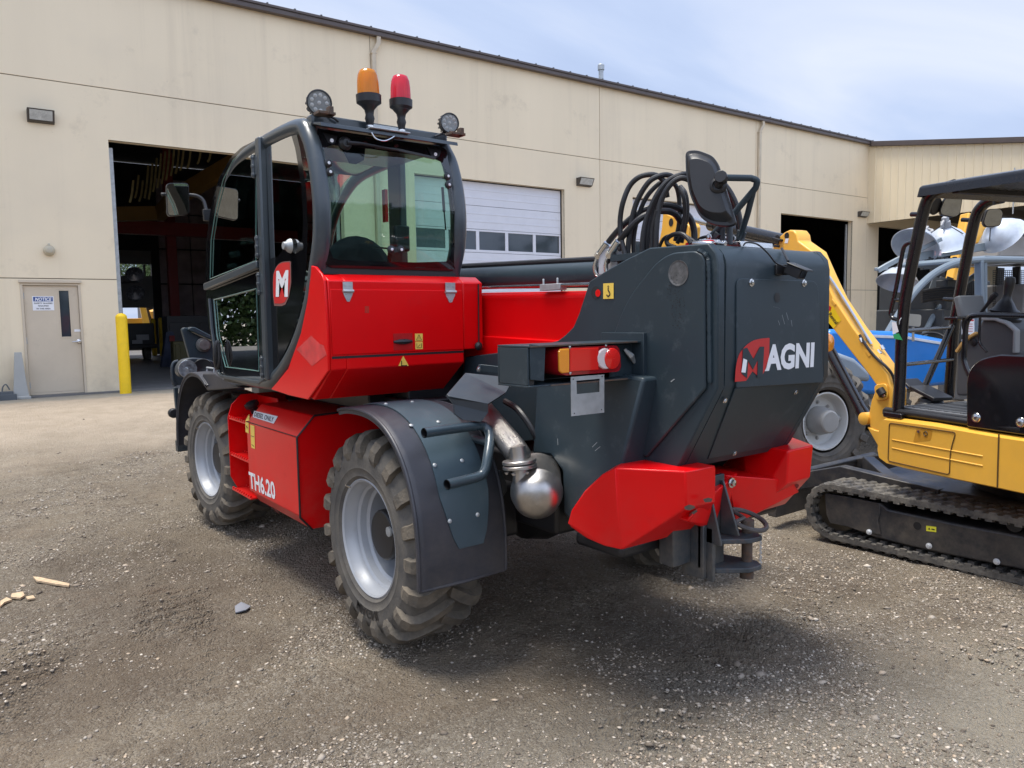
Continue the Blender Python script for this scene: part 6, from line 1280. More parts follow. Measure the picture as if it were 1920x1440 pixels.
b = MB(); b.prism([V(1.72, y, z) for y, z in ((5.38, 1.27), (5.46, 1.6), (5.30, 1.86), (5.12, 1.84), (5.20, 1.5), (5.2, 1.27))], V(.5, 0, 0)); b.build('dashboard', BLACK, cab, bevel=.03)
b = MB(); c_ = V(1.96, 5.02, 1.92); n_ = nrm(V(0, -.5, .85)); u_, w_ = frame(n_); b.tube([c_+(u_*math.cos(a)+w_*math.sin(a))*.18 for a in np.linspace(0, 6.2832, 33)], .014, 8, caps=False); b.tube([c_-u_*.18, c_+u_*.18], .010, 6); b.tube([c_, c_-n_*.30], .02, 8); b.build('steering_wheel', BLACK, cab)
b = MB(); b.b2((2.17, 3.98, 2.05), (2.27, 4.02, 2.2)); b.build('monitor', BLACK, cab, bevel=.01)
b = MB(); b.b2((2.28, 4.30, 2.26), (2.30, 4.34, 2.46)); b.build('red_hammer', RED, cab)
b = MB(); q = Y(517, 352, 4.75); b.box(q, (.018, .018, .09)); b.build('extinguisher', RED, cab, bevel=.01)
b = MB(); b.box(X(463, 452, CL+.3), (.03, .05, .02)); b.tube([X(434, 478, CL+.1), X(446, 476, CL+.1)], .02, 8); b.tube([X(430, 500, CL+.08), X(440, 498, CL+.08)], .018, 8); b.build('control_knobs', ZINC, cab)
b = MB(); q = Y(812, 458, 3.95); 
def sidemirror(pts, fn, nm, parent, m=BLACK, th=.02):
    pass
# ---------------- left mirrors
MY = 5.62
def mirr(pts, v, th, rad, nm):
    cm_ = Y(np.mean([p[0] for p in pts]), np.mean([p[1] for p in pts]), v); nm_ = nrm(V(.16, -1, -.15)); q = roundpoly([on(x, y, cm_, nm_) for x, y in pts], rad, 5); c_ = sum(q)/len(q); b = MB(); b.loft([[c_+(p-c_)*.9+V(0, th, 0) for p in q], [p+V(0, th*.6, 0) for p in q], q, [c_+(p-c_)*.96-V(0, .002, 0) for p in q]]); b.add([c_+(p-c_)*.9+V(0, th, 0) for p in q], [tuple(range(len(q)))]); o = b.build(nm, BLACK, TEL, ang=40)
    b = MB(); b.add([c_+(p-c_)*.955-V(0, .003, 0) for p in q], [tuple(range(len(q)))]); b.build('mirror_face', MIRR, o, sm=False); return o
lm = mirr([(312, 343), (354, 343), (355.5, 402), (314, 406)], MY, .05, .03, 'door_mirror')
b = MB(); b.tube([Y(302, 364.5, MY+.03), Y(315, 364.5, MY+.03)], .012, 10); b.tube(smooth([Y(352, 365, MY+.02), Y(370, 367.5, MY), Y(381, 376, MY-.02), Y(385.5, 390, MY-.04), Y(386, 396, MY-.05)], 5), .012, 10); b.prism([Y(x, y, MY-.06) for x, y in ((381, 392), (396, 392), (394, 414), (383, 413))], V(0, .03, 0)); b.build('mirror_arm', BLACK, lm, bevel=.003)
b = MB(); q = roundpoly([V(CL+.10, *yz(X(x, y, CL+.1))) for x, y in ((425, 352), (465, 355), (458, 412), (420, 409))], .03, 4); b.prism(q, V(.02, 0, 0)); b.build('inner_mirror', BLACK, cab, bevel=.004)
# ---------------- lamps and beacons on the roof
def worklight(cx, cy, v, r):
    c_ = Y(cx, cy, v); ax_ = nrm(V(-.25, -1, -.08)); b = MB(); b.lathe(c_, ax_, [(.001, -.055), (r*.62, -.055), (r*.86, -.045), (r*.92, -.005), (r, .0), (r, .014), (r*.90, .016), (r*.88, .008)], 36)
    for k in range(14): a = k*math.pi*2/14; u_, w_ = frame(ax_); b.box(c_-ax_*.03+(u_*math.cos(a)+w_*math.sin(a))*r*.9, (.004, .004, .02), (u_, w_, ax_))
    o = b.build('work_light', BLACK, TEL, ang=40); b = MB(); b.disc(c_+ax_*.0095, ax_, r*.885, 32); b.build('lens', LGRY, o, sm=False)
    b = MB(); u_, w_ = frame(ax_)
    for k in range(9):
        a = k*.698; rr2 = r*.6 if k < 8 else 0; b.lathe(c_+ax_*.010+(u_*math.cos(a)+w_*math.sin(a))*rr2, ax_, [(.010, 0), (.006, .0015), (.001, .002)], 8)
    b.build('led', mat('led_cell', (.40, .40, .38), .2) if 'led_cell' not in MATS else MATS['led_cell'], o)
    return o, c_, ax_
for cx, cy, r, fx_ in ((598, 193, .064, -1), (842, 231, .056, 1)):
    v = 3.72; o, c_, ax_ = worklight(cx, cy, v, r)
    b = MB(); ft = V(c_[0], 3.665, 2.668); b.tube([c_-ax_*.03-V(0, 0, r*.8), ft+V(0, 0, .02)], .010, 8); b.box(ft+V(.0, -.01, .012), (.045, .035, .007)); b.box(ft+V(.02, -.03, .025), (.012, .02, .02)); b.build('lamp_bracket', RUST, o, bevel=.002)
    b = MB(); q = c_-ax_*.05; b.tube(smooth([q, q+V(-.03*fx_*-1, .05, -.02), ft+V(fx_*-.06, .05, .02), ft+V(fx_*-.10, .05, .0)], 5), .006, 8); b.build('lamp_cable', HOSE, o)
def beacon(bx_, ytop, yjoin, ybase, yfoot, hw, m, tilt):
    v = 3.69; c0 = Y(*yfoot, v); c1 = Y(*ybase, v); ax_ = nrm(c1-c0); R_ = hw; hgt = np.linalg.norm(Y(*ytop, v)-c1)
    L1 = np.linalg.norm(c1-c0); b = MB()
    b.lathe(c0, ax_, [(.018, 0), (.020, L1*.15), (.026, L1*.35), (.021, L1*.55), (.026, L1*.78), (.044, L1*.98), (R_*.8, L1*1.0), (R_*1.12, L1*1.12), (R_*1.14, L1*1.5), (R_*1.02, L1*1.52)], 32); o = b.build('beacon', BLACK, TEL, ang=40)
    h0 = L1*1.5; h1 = L1+hgt; b = MB(); b.lathe(c0, ax_, [(R_*1.0, h0), (R_*.96, h0+(h1-h0)*.5), (R_*.86, h1-.028), (R_*.72, h1-.008), (R_*.4, h1), (.001, h1+.001)], 36)
    for k in range(28): a = k*2*math.pi/28; u_, w_ = frame(ax_); d_ = u_*math.cos(a)+w_*math.sin(a); b.tube([c0+ax_*(h0+.004)+d_*R_*.975, c0+ax_*(h0+(h1-h0)*.5)+d_*R_*.94, c0+ax_*(h1-.03)+d_*R_*.85], .0016, 4)
    b.build('beacon_lens', m, o, ang=50)
    b = MB(); b.lathe(c0, ax_, [(R_*.8, h0-.004), (R_*.55, h0+.018), (.016, h0+.028), (.016, h0+.05), (.010, h0+.07), (.001, h0+.072)], 16); b.build('bulb', ZINC, o)
beacon(692, (689.5, 130), (691, 180), (692, 198), (694, 236), .058, BORA, 0)
beacon(751, (749.5, 141), (751, 184), (752, 206), (753, 242), .055, BRED, 0)
b = MB(); a_, c_ = Y(688, 241, 3.66), Y(762, 249, 3.66); b.box((a_+c_)/2-V(0, 0, .005), ((c_[0]-a_[0])/2, .045, .004)); b.box((a_+c_)/2+V(0, .04, .01), ((c_[0]-a_[0])/2*.7, .02, .02)); bp_ = b.build('beacon_plate', ZINC, TEL, bevel=.003)
b = MB()
for x, y in ((694, 241), (753, 249)): q = Y(x, y, 3.69); b.cyl(q-V(0, 0, .03), q+V(0, 0, .035), .013, 6); b.cyl(q-V(0, 0, .014), q-V(0, 0, .004), .020, 12); b.cyl(q+V(0, 0, .006), q+V(0, 0, .014), .022, 12)
b.tube(smooth([Y(696, 248, 3.63), Y(705, 260, 3.62), Y(722, 264, 3.62), Y(740, 255, 3.63), Y(747, 246, 3.66)], 5), .004, 6); b.build('beacon_bolt', CHROME, bp_)
# ---------------- fenders
def fcurve(cy, a, off, r):
    if r < .65: ry, rz, p_ = .600+off, .672+off, 2.4
    else: ry, rz, p_ = r+off, r+.045+off, 2.2
    c, s_ = math.cos(a), math.sin(a); return cy-math.copysign(abs(c)**(2/p_), c)*ry, WZC+math.copysign(abs(s_)**(2/p_), s_)*rz
def fender(cx0, cx1, cy, r, a0, a1, mir=False, n=26, lip=.022):
    X_ = (lambda x: 2*XC-x) if mir else (lambda x: x); b = MB(); rings = []
    for k in range(n+1):
        a = math.radians(a0+(a1-a0)*k/n); e = lambda x, rr: V(X_(x), *fcurve(cy, a, rr-r, r))
        rings.append([e(cx0, r-.030), e(cx0, r-.004), e(cx0+lip, r+.004), e(cx0+lip*1.5, r+.004), e((cx0+cx1)/2, r+.008), e(cx1-lip, r+.004), e(cx1, r-.004), e(cx1, r-.03), e(cx1-.006, r-.03), e(cx1-.008, r-.010), e((cx0+cx1)/2, r-.003), e(cx0+.010, r-.010), e(cx0+.006, r-.03)])
    b.loft(rings, True, True)
    ed_ = [r[1] for r in rings]; b.tube(ed_, .009, 8); b.tube([r[6] for r in rings], .009, 8); b.tube(roundpoly([rings[0][1], rings[0][4], rings[0][6]], .01, 2), .009, 8); return b
RFx0, RFx1 = 1.635, 2.115
fb = fender(RFx0, RFx1, WYR+.0, .640, -6, 106); fnd = fb.build('fender', FEND, TEL, ang=40)
fender(RFx0, RFx1, WYR, .64, -9, 106, True).build('fender', FEND, TEL, ang=40)
# grey cover plate on it, with rivets
b = MB(); rings = []
for k in range(27):
    a = math.radians(3+(103-3)*k/26); w0 = 1.765; w1 = 2.035
    if k < 5: f_ = (k/5)**.6; w0 = 1.765+.075*(1-f_); w1 = 2.035-.06*(1-f_)
    e = lambda x, o_: V(x, *fcurve(WYR, a, o_, .64)); rings.append([e(w0, .008), e(w1, .008), e(w1, .013), e(w0, .013)])
b.loft(rings, True, True); fp = b.build('fender_plate', mat('plate_slate', (0.045, 0.072, 0.090), .45, var=.1, dirt=(0.08, 0.095, 0.11), dirt_amt=.2, dirt_scale=6), fnd, ang=40)
for x, y in ((771, 798), (822, 791.5), (815, 872.5), (866, 864), (843, 977), (895, 965), (723.5, 758), (773, 754)):
    d = ray(x, y); t = 2.0
    for _ in range(700):
        p = CAM+d*t
        if p[2] > WZC and (abs(p[1]-WYR)/.613)**2.4+(abs(p[2]-WZC)/.685)**2.4 < 1: break
        t += .004
    nn_ = nrm(V(0, (p[1]-WYR), (p[2]-WZC))); b = MB(); b.lathe(p, nn_, [(.011, 0), (.010, .004), (.005, .007), (.0005, .0075)], 12); b.build('rivet', ZINC, fnd)
# grab handle, one bent pipe
hA = [Y(795, 812, 2.93), Y(850, 804, 2.95), Y(893, 798, 2.95)]; hB = [Y(900, 892, 2.82), Y(870, 901, 2.82), Y(838, 909, 2.80)]
hp = hA+smooth([Y(893, 798, 2.95), Y(906, 799, 2.95), Y(916, 806, 2.94), Y(920, 818, 2.90)], 4)[1:]+smooth([Y(919, 830, 2.88), Y(912, 868, 2.83), Y(909, 884, 2.82), Y(900, 892, 2.82)], 4)+hB[1:]
hp = smooth(hA[:2]+[Y(893, 798.5, 2.95), Y(908, 800, 2.945), Y(917, 811, 2.92), Y(918, 830, 2.88), Y(914, 858, 2.84), Y(909, 882, 2.82), Y(898, 893, 2.82)]+hB[1:], 6)
b = MB(); b.tube(hp, .0235, 16, caps=False); gh = b.build('grab_handle', mat('handle_slate', (0.040, 0.062, 0.078), .3, coat=.3), TEL, ang=60)
b = MB(); b.tube(hp, .0185, 14, caps=False); b.build('pipe_bore', BLKV, gh, ang=60)
b = MB(); b.cyl(hp[len(hp)//2], hp[len(hp)//2]+V(.02, .25, .0), .02, 10); b.build('handle_mount', GREY, TEL)
ff = fender(1.615, 2.08, WYF+.02, .665, 62, 178, n=22); ff.build('fender', FEND, TEL, ang=40); fender(1.615, 2.08, WYF+.02, .665, 62, 178, True, n=22).build('fender', FEND, TEL, ang=40)
b = MB(); b.prism([X(380, 700, 1.63), X(402, 700, 1.63), X(440, 722, 1.63), X(450, 727, 1.63), X(388, 732.5, 1.63), X(378, 716, 1.63)], V(.46, 0, .0)); b.build('fender_apron', FEND, TEL, bevel=.01)
b = MB(); q = X(395, 697, 1.75); b.tube([q+V(0, -.1, 0), q+V(0, -.1, .03), q+V(0, .1, .03), q+V(0, .1, 0)], .008, 6); b.build('fender_staple', ZINC, TEL)
# ---------------- front: head lamp, fork carriage
FYY = 7.05
b = MB(); q = smooth([Y(x, y, FYY) for x, y in ((333.5, 695), (337, 683), (347, 674), (366, 671), (390, 674), (402, 680), (402, 700), (380, 708), (350, 708), (338, 706))], 4, True); b.prism(q, V(0, .12, 0)); hl = b.build('head_lamp_housing', DGREY, TEL, bevel=.01)
b = MB(); c_ = Y(352, 692, FYY-.015); b.lathe(c_, (-.1, -1, 0), [(.080, 0), (.076, .012), (.066, .012), (.05, .008), (.001, .02)], 24); b.build('head_lamp', mat('lamp_glass', (.30, .31, .33), .08, metal=.7, var=.6, vscale=25), hl, ang=60)
b = MB(); c_ = Y(380, 690, FYY-.01); b.lathe(c_, (-.1, -1, 0), [(.085, 0), (.08, .016), (.07, .01), (.001, .0)], 24); b.build('lamp_ring', BLACK, hl, ang=60)
b = MB(); b.tube(smooth([Y(329, 724, 7.3), Y(324, 712, 7.3), Y(322.5, 690, 7.3), Y(326, 680, 7.3), Y(334, 677, 7.3)], 4), .014, 8); b.prism([Y(x, y, 7.32) for x, y in ((323, 722), (323, 684), (334, 678), (350, 680), (350, 722))], V(0, .01, 0)); b.build('lamp_guard', DGREY, TEL)
b = MB(); q = [Y(x, y, 7.35) for x, y in ((341, 618), (345, 614), (353, 614.5), (358, 622), (398, 645), (402, 676), (357, 676))]; b.prism(q, V(0, .06, 0)); q2 = [Y(x, y, 7.30) for x, y in ((353, 618), (358, 613), (366, 613.5), (402, 632), (402, 640))]; b.prism(q2, V(0, .10, 0)); cp = b.build('carriage_side', GREY, TEL, bevel=.008)
b = MB(); c_ = Y(381, 646.5, 7.34); b.lathe(c_, (0, -1, 0), [(.066, 0), (.066, .012), (.050, .015), (.050, .04), (.046, .046), (.001, .046)], 28); b.build('carriage_pin', mat('pin_steel', (.16, .15, .14), .5, metal=.5, var=.3, vscale=20), cp)
b = MB(); q = [Y(x, y, 7.45) for x, y in ((326.5, 727), (334, 727), (344, 845), (338, 848))]; b.prism(q, V(0, .05, 0)); b.b2((1.70, 7.42, .45), (3.94, 7.5, .55)); b.b2((1.72, 7.42, 1.08), (3.92, 7.5, 1.17)); b.build('fork_carriage', GREY, TEL, bevel=.005)
b = MB(); c_ = Y(325, 774.5, 7.4); b.lathe(c_, (0, -1, 0), [(.045, -.02), (.045, .02), (.035, .03), (.001, .032)], 16); b.cyl(c_, c_+V(.10, .05, 0), .02, 8); b.build('carriage_knob', BLACK, TEL)
for x in (2.25, 3.3):
    b = MB(); b.b2((x, 7.5, .10), (x+.12, 7.56, 1.2)); b.b2((x, 7.5, .08), (x+.12, 8.7, .13)); b.build('fork', DGREY, TEL, bevel=.005)
b = MB(); b.prism([V(2.62, y, z) for y, z in ((7.0, 1.72), (7.45, 1.6), (7.5, .6), (7.3, .5), (7.1, 1.3))], V(.4, 0, 0)); b.build('boom_head', GREY, TEL, bevel=.02)
b = MB(); b.b2((3.20, 3.3, .62), (3.92, 5.7, 1.45)); b.build('engine_cover', RED, TEL, bevel=.05, seg=4)
b = MB(); b.b2((2.3, 6.6, .75), (3.3, 7.1, 1.1)); b.build('front_frame', DGREY, TEL, bevel=.02)
# ================================================================== mini excavator at the right
EA = math.radians(17); EF = V(math.sin(EA), math.cos(EA), 0); ER = V(math.cos(EA), -math.sin(EA), 0); EP = V(5.15, 2.5, 0)
def SE(x, y, off=0.0): return on(x, y, EP+ER*off, ER)
def SF(x, y, f): return on(x, y, EP+EF*f, EF)
def EL(f, r, z): return EP+EF*f+ER*r+V(0, 0, z)
AXE = (ER, EF, V(0, 0, 1))
EXC = thing('mini_excavator', (5.9, 2.0, 0), 'yellow tracked mini excavator with black canopy at the right edge of the yard', 'excavator')
TX = 5.085
def track(x0, x1, y0, y1, h):
    r = h/2; b = MB(); path = []
    for k in range(11): a = math.radians(90-18*k); path.append((y1-r+math.cos(a)*r, r+math.sin(a)*r))
    n1 = 30
    for k in range(1, n1): path.append((y1-r-(y1-y0-2*r)*k/n1, 0.0))
    for k in range(11): a = math.radians(-90-18*k); path.append((y0+r+math.cos(a)*r, r+math.sin(a)*r))
    for k in range(1, n1): path.append((y0+r+(y1-y0-2*r)*k/n1, h-.010*math.sin(math.pi*k/n1)))
    P_ = [V(0, y, z) for y, z in path]; n = len(P_); rings = []
    for i in range(n):
        t = nrm(P_[(i+1) % n]-P_[i-1]); nn = V(0, t[2], -t[1]); nn = nn if nn@(P_[i]-V(0, (y0+y1)/2, r)) > 0 else -nn
        rings.append([P_[i]+V(x0, 0, 0), P_[i]+V(x1, 0, 0), P_[i]+V(x1, 0, 0)-nn*.034, P_[i]+V(x0, 0, 0)-nn*.034])
    b.loft(rings+[rings[0]], True); o = b.build('track', TRACK, EXC, ang=40)
    # raised cleats, three rows
    L = MB(); per = [0.0]
    for i in range(n): per.append(per[-1]+np.linalg.norm(P_[(i+1) % n]-P_[i]))
    tot = per[-1]; m_ = int(tot/.0805)
    def at_(s):
        s %= tot; i = int(np.searchsorted(per, s)-1); i = min(max(i, 0), n-1); f_ = (s-per[i])/(per[i+1]-per[i]); p = P_[i]*(1-f_)+P_[(i+1) % n]*f_; t = nrm(P_[(i+1) % n]-P_[i]); nn = V(0, t[2], -t[1]); nn = nn if nn@(p-V(0, (y0+y1)/2, r)) > 0 else -nn; return p, t, nn
    w = x1-x0
    for k in range(m_):
        for row, (c0, c1, ph) in enumerate(((.0, .30, 0), (.35, .66, .5), (.70, 1.0, 0))):
            p, t, nn = at_((k+ph)*tot/m_); c = p+V(x0+w*(c0+c1)/2, 0, 0); hw = w*(c1-c0)/2
            a_ = [c+V(-hw, 0, 0)-t*.032-nn*.004, c+V(hw, 0, 0)-t*.032-nn*.004, c+V(hw, 0, 0)+t*.032-nn*.004, c+V(-hw, 0, 0)+t*.032-nn*.004]
            jt = random.uniform(-.003, .003); b_ = [c+V(-hw*.9, 0, 0)-t*(.017+jt)+nn*.012, c+V(hw*.9, 0, 0)-t*(.017+jt)+nn*.012, c+V(hw*.9, 0, 0)+t*.017+nn*.012, c+V(-hw*.9, 0, 0)+t*.017+nn*.012]
            L.loft([a_, b_]); L.add(b_, [(0, 1, 2, 3)])
    L.build('track_cleats', TRACK, o, bevel=.004)
    T = MB()
    for k in range(m_):
        p, t, nn = at_((k+.25)*tot/m_); T.box(p+V(x0+w*.5, 0, 0)-nn*.045, (.10 if w > .2 else .08, .018, .012), (V(1, 0, 0), t, nn))
        T.box(p+V(x0+.012, 0, 0)-nn*.041, (.012, .020, .008), (V(1, 0, 0), t, nn))
    T.build('track_links', TRACK, o)
    for yy, rr in ((y1-r, r-.045), (y0+r, r-.045)):
        b = MB(); b.lathe((x0+.05, yy, r), (1, 0, 0), [(.001, 0), (rr*.45, 0), (rr*.5, .02), (rr*.92, .03), (rr, .035), (rr, w-.1), (.001, w-.1)], 28); b.build('idler', mat('idler_steel', (.10, .085, .06), .6, metal=.3, var=.3, vscale=9, dirt=(.20, .16, .11), dirt_amt=.5) if 'idler_steel' not in MATS else MATS['idler_steel'], EXC)
    return o
ground0 = .006
track(TX, TX+.30, .75, 3.10, .405); track(TX+1.32, TX+1.62, .75, 3.10, .405)
def TXp(x, y, o=.03): return X(x, y, TX+o)
fr_ = [(1546, 925), (1581, 930), (1652, 944.5), (1664.5, 955.5), (1800, 984), (1920, 1006.7), (1920, 1070.5), (1742, 1033), (1640, 1008), (1620, 1000), (1590, 988), (1556, 981), (1549, 965)]
P_ = [TXp(x, y, .035) for x, y in fr_]; P_[5] = V(TX+.035, .95, .29); P_[6] = V(TX+.035, .95, .10)
b = MB(); b.prism(P_, V(.22, 0, 0)); tf = b.build('track_frame', NAVY, EXC, bevel=.012)
b = MB(); b.prism([TXp(x, y, .025) for x, y in ((1546, 925), (1580, 930), (1650, 944), (1650, 960), (1646, 975), (1652, 1003), (1610, 995), (1590, 988), (1556, 981), (1549, 965))], V(.012, 0, 0)); b.build('track_guard', NAVY, tf, bevel=.004)
for x, y in ((1630, 997.4), (1742, 1023.5), (1869, 1053)):
    b = MB(); q = TXp(x, y, .022); b.lathe(q, (-1, 0, 0), [(.020, 0), (.020, .005), (.014, .007), (.013, .018), (.001, .02)], 12); b.build('bolt', mat('clean_zinc', (.62, .64, .66), .35, metal=.3) if 'clean_zinc' not in MATS else MATS['clean_zinc'], tf)
b = MB(); b.disc(TXp(1720, 986, .033), (-1, 0, 0), .026, 20); b.build('frame_hole', BLKV, tf)
b = MB(); q = [TXp(x, y, .033) for x, y in ((1736.5, 985.5), (1755.5, 988), (1755.5, 998), (1736.5, 995.5))]; b.add(q, [(0, 1, 2, 3)]); b.mi(1); c_ = sum(q)/4; b.add([c_+V(-.001, .02, -.007), c_+V(-.001, .005, -.007), c_+V(-.001, .012, .008)], [(0, 1, 2)]); b.bar([c_+V(-.001, -.002, 0), c_+V(-.001, -.022, 0)], .001, .007); b.build('sticker', [mat('lime_sticker', (.75, .72, .05), .4), BLKV], tf, sm=False)
b = MB(); b.cyl(V(TX+.06, 1.75, .34), V(TX+.2, 1.75, .34), .045, 18); b.build('carrier_roller', BLACK, EXC)
b = MB(); b.b2((TX+.3, .9, .18), (TX+1.32, 2.9, .42)); b.lathe((5.9, 1.85, .40), (0, 0, 1), [(.38, 0), (.42, .05), (.42, .12), (.38, .16)], 30); b.build('undercarriage', NAVY, EXC, bevel=.03)
# blade and its arms at the front
b = MB(); b.b2((TX+.05, 3.38, .05), (TX+1.57, 3.46, .36)); b.tube([V(TX+.05, 3.40, .36), V(TX+1.57, 3.40, .36)], .03, 10); b.build('dozer_blade', NAVY, EXC, bevel=.01)
b = MB(); b.bar([V(TX+.34, 2.3, .36), V(TX+.34, 3.0, .42), V(TX+.34, 3.38, .30)], .09, .13); b.bar([V(TX+1.28, 2.3, .36), V(TX+1.28, 3.0, .42), V(TX+1.28, 3.38, .30)], .09, .13); b.bar([V(TX+.34, 2.62, .40), V(TX+.9, 3.1, .42)], .09, .10); b.cyl(V(TX+.55, 2.45, .40), V(TX+.60, 2.62, .36), .02, 10); b.build('blade_arm', NAVY, EXC, bevel=.01)
# house: yellow side panels
def sect(r0, z0, z1, f0, f1): pass
side = [(1656.5, 792), (1659, 785), (1666, 781.5), (1760, 793), (1877, 813), (1920, 820), (1920, 923.6), (1872, 915.6), (1779.5, 896.5), (1700, 879), (1670, 871), (1656, 860), (1653, 845)]
P_ = [SE(x, y) for x, y in side]; P_[5] = EL(-1.65, 0, .925); P_[6] = EL(-1.65, 0, .60)
b = MB(); inn = [p+ER*1.62 for p in P_]; c_ = sum(P_)/len(P_); out2 = [c_+(p-c_)*V(.985, .985, .90)-ER*.045 for p in P_]
b.loft([P_, out2]); b.add(out2, [tuple(range(len(P_)))]); b.loft([P_, inn]); b.add(inn, [tuple(range(len(P_)))]); hs = b.build('house', YEL, EXC, bevel=.02, seg=4, ang=40)
def SEo(x, y, o): return SE(x, y, -.045-o)
dp = roundpoly([SEo(x, y, .002) for x, y in ((1667.5, 793), (1792, 811), (1782, 845), (1780, 890), (1665, 864))], [.02, .02, .05, .02, .02], 4)
b = MB(); b.tube(dp+[dp[0]], .0035, 6, caps=False); b.build('panel_gap', mat('gap_brown', (.10, .05, .01), .8), hs)
b = MB(); sl2 = [SE(1873, 814, -.047), SE(1871.5, 860, -.047), SE(1870, 914, -.047)]; b.tube(sl2, .0045, 6); b.build('panel_seam', MATS['gap_brown'], hs)
for pts in (((1672.5, 826.5), (1760, 843), (1843, 858)), ((1672.5, 842), (1700, 848), (1843, 876))):
    b = MB(); q = [SEo(x, y, -.001) for x, y in pts]; b.bar([p+V(0, 0, .008) for p in q], .010, .010, (0, 0, 1)); b.build('pressed_rib', YEL, hs, bevel=.004)
b = MB(); q = roundpoly([SEo(x, y, .001) for x, y in ((1719, 803), (1749, 807), (1745, 826), (1712, 829))], .015, 4); b.add(q, [tuple(range(len(q)))]); b.build('latch_recess', mat('yellow_recess', (.55, .26, .025), .4), hs, sm=False)
b = MB(); b.lathe(SEo(1723, 809, .002), -ER, [(.010, 0), (.009, .008), (.001, .009)], 12); b.build('lock', CHROME, hs)
b = MB(); b.lathe(SEo(1735.5, 813, .002), -ER, [(.016, 0), (.014, .004), (.011, -.002), (.001, -.002)], 16); b.build('latch_hole', BLKV, hs)
# platform and floor mat
b = MB(); b.prism([EL(.12, .02, .93), EL(.12, 1.25, .93), EL(-1.65, 1.25, .93), EL(-1.65, .02, .93)], V(0, 0, .045)); b.tube([EL(.10, .03, .965), EL(-.9, .0, .965)], .026, 8); b.build('platform', BLACK, EXC, bevel=.01)
fm = MB(); fm.prism([EL(.06, .08, .978), EL(.06, 1.15, .978), EL(-.62, 1.15, .978), EL(-.62, .08, .978)], V(0, 0, .016))
for k in range(11): ff_ = .03-.06*k; fm.box(EL(ff_-.02, .62, .997), (.50, .010, .004), AXE)
fm.build('floor_mat', FLOORM, EXC, bevel=.003)
# pedals
b = MB(); q = SE(1745, 742, .45); b.box(q+V(0, 0, .02), (.09, .11, .014), (ER, nrm(EF+V(0, 0, .35)), nrm(V(0, 0, 1)-EF*.35))); b.lathe(q-V(0, 0, .06), (0, 0, 1), [(.10, -.02), (.10, 0), (.08, .02), (.08, .035), (.06, .05)], 16); b.box(q+EF*.14+V(0, 0, .07), (.08, .06, .01), (ER, nrm(EF+V(0, 0, .7)), nrm(V(0, 0, 1)-EF*.7))); b.build('foot_pedal', BLACK, EXC, bevel=.008)
# canopy posts and roof
def post(pts, off, r_=.038): b = MB(); b.tube(smooth([SE(x, y, off) for x, y in pts], 6), r_, 14); return b.build('canopy_post', GLOSSP, EXC)
GLOSSP = mat('gloss_black_paint', (0.007, 0.007, 0.009), .25, coat=.3, var=.2)
post(((1684, 772), (1688, 700), (1690, 640), (1696, 570), (1706, 515), (1717, 462), (1727, 415), (1737, 380), (1748, 364), (1765, 355), (1790, 347)), .04)
post(((1779, 745), (1784, 680), (1789, 610), (1798, 560), (1809, 500), (1820, 445), (1830, 405), (1840, 388), (1855, 377), (1880, 371)), .85)
b = MB(); b.box(SE(1688, 775, .05)+V(0, 0, -.01), (.075, .075, .018), AXE); b.box(SE(1792, 597, .85), (.055, .055, .012), AXE); b.build('post_foot', GLOSSP, EXC, bevel=.006)
C0 = SE(1731, 362, 0); cf = float((C0-EP)@EF); zr = C0[2]
b = MB(); ring0 = []; 
rp = [EL(cf+.03, -.03, zr-.022), EL(cf+.03, 1.22, zr-.022), EL(-1.75, 1.22, zr-.07), EL(-1.75, -.03, zr-.07)]
rt = [EL(cf+.02, -.02, zr+.045), EL(cf+.02, 1.21, zr+.045), EL(-1.74, 1.21, zr-.005), EL(-1.74, -.02, zr-.005)]
rq = [EL(cf-.25, .12, zr+.065), EL(cf-.25, 1.07, zr+.065), EL(-1.55, 1.07, zr+.025), EL(-1.55, .12, zr+.025)]; b.loft([rp, rt, rq]); b.add(rq, [(0, 1, 2, 3)]); b.loft([[p+V(0, 0, 0) for p in rp], [EL(cf-.02, .03, zr+.01), EL(cf-.02, 1.16, zr+.01), EL(-1.70, 1.16, zr-.04), EL(-1.70, .03, zr-.04)]]); b.add([EL(cf-.02, .03, zr+.01), EL(cf-.02, 1.16, zr+.01), EL(-1.70, 1.16, zr-.04), EL(-1.70, .03, zr-.04)], [(3, 2, 1, 0)])
b.build('canopy_roof', GLOSSP, EXC, bevel=.018, seg=4)
b = MB(); b.bar([EL(cf-.15, .1, zr-.005), EL(cf-.15, 1.1, zr-.005)], .05, .03); b.bar([EL(-.9, .1, zr+.005), EL(-.9, 1.1, zr+.005)], .06, .04); b.build('roof_bow', BLACK, EXC, bevel=.004)
b = MB(); q = SE(1754, 380, .25); b.lathe(q+V(0, 0, -.02), nrm(-EF*.3+ER*.0-V(0, 0, .2)+V(0, -1, 0)*.5), [(.001, -.05), (.05, -.04), (.062, 0), (.055, .01), (.001, .012)], 20); b.build('work_lamp', BLACK, EXC)
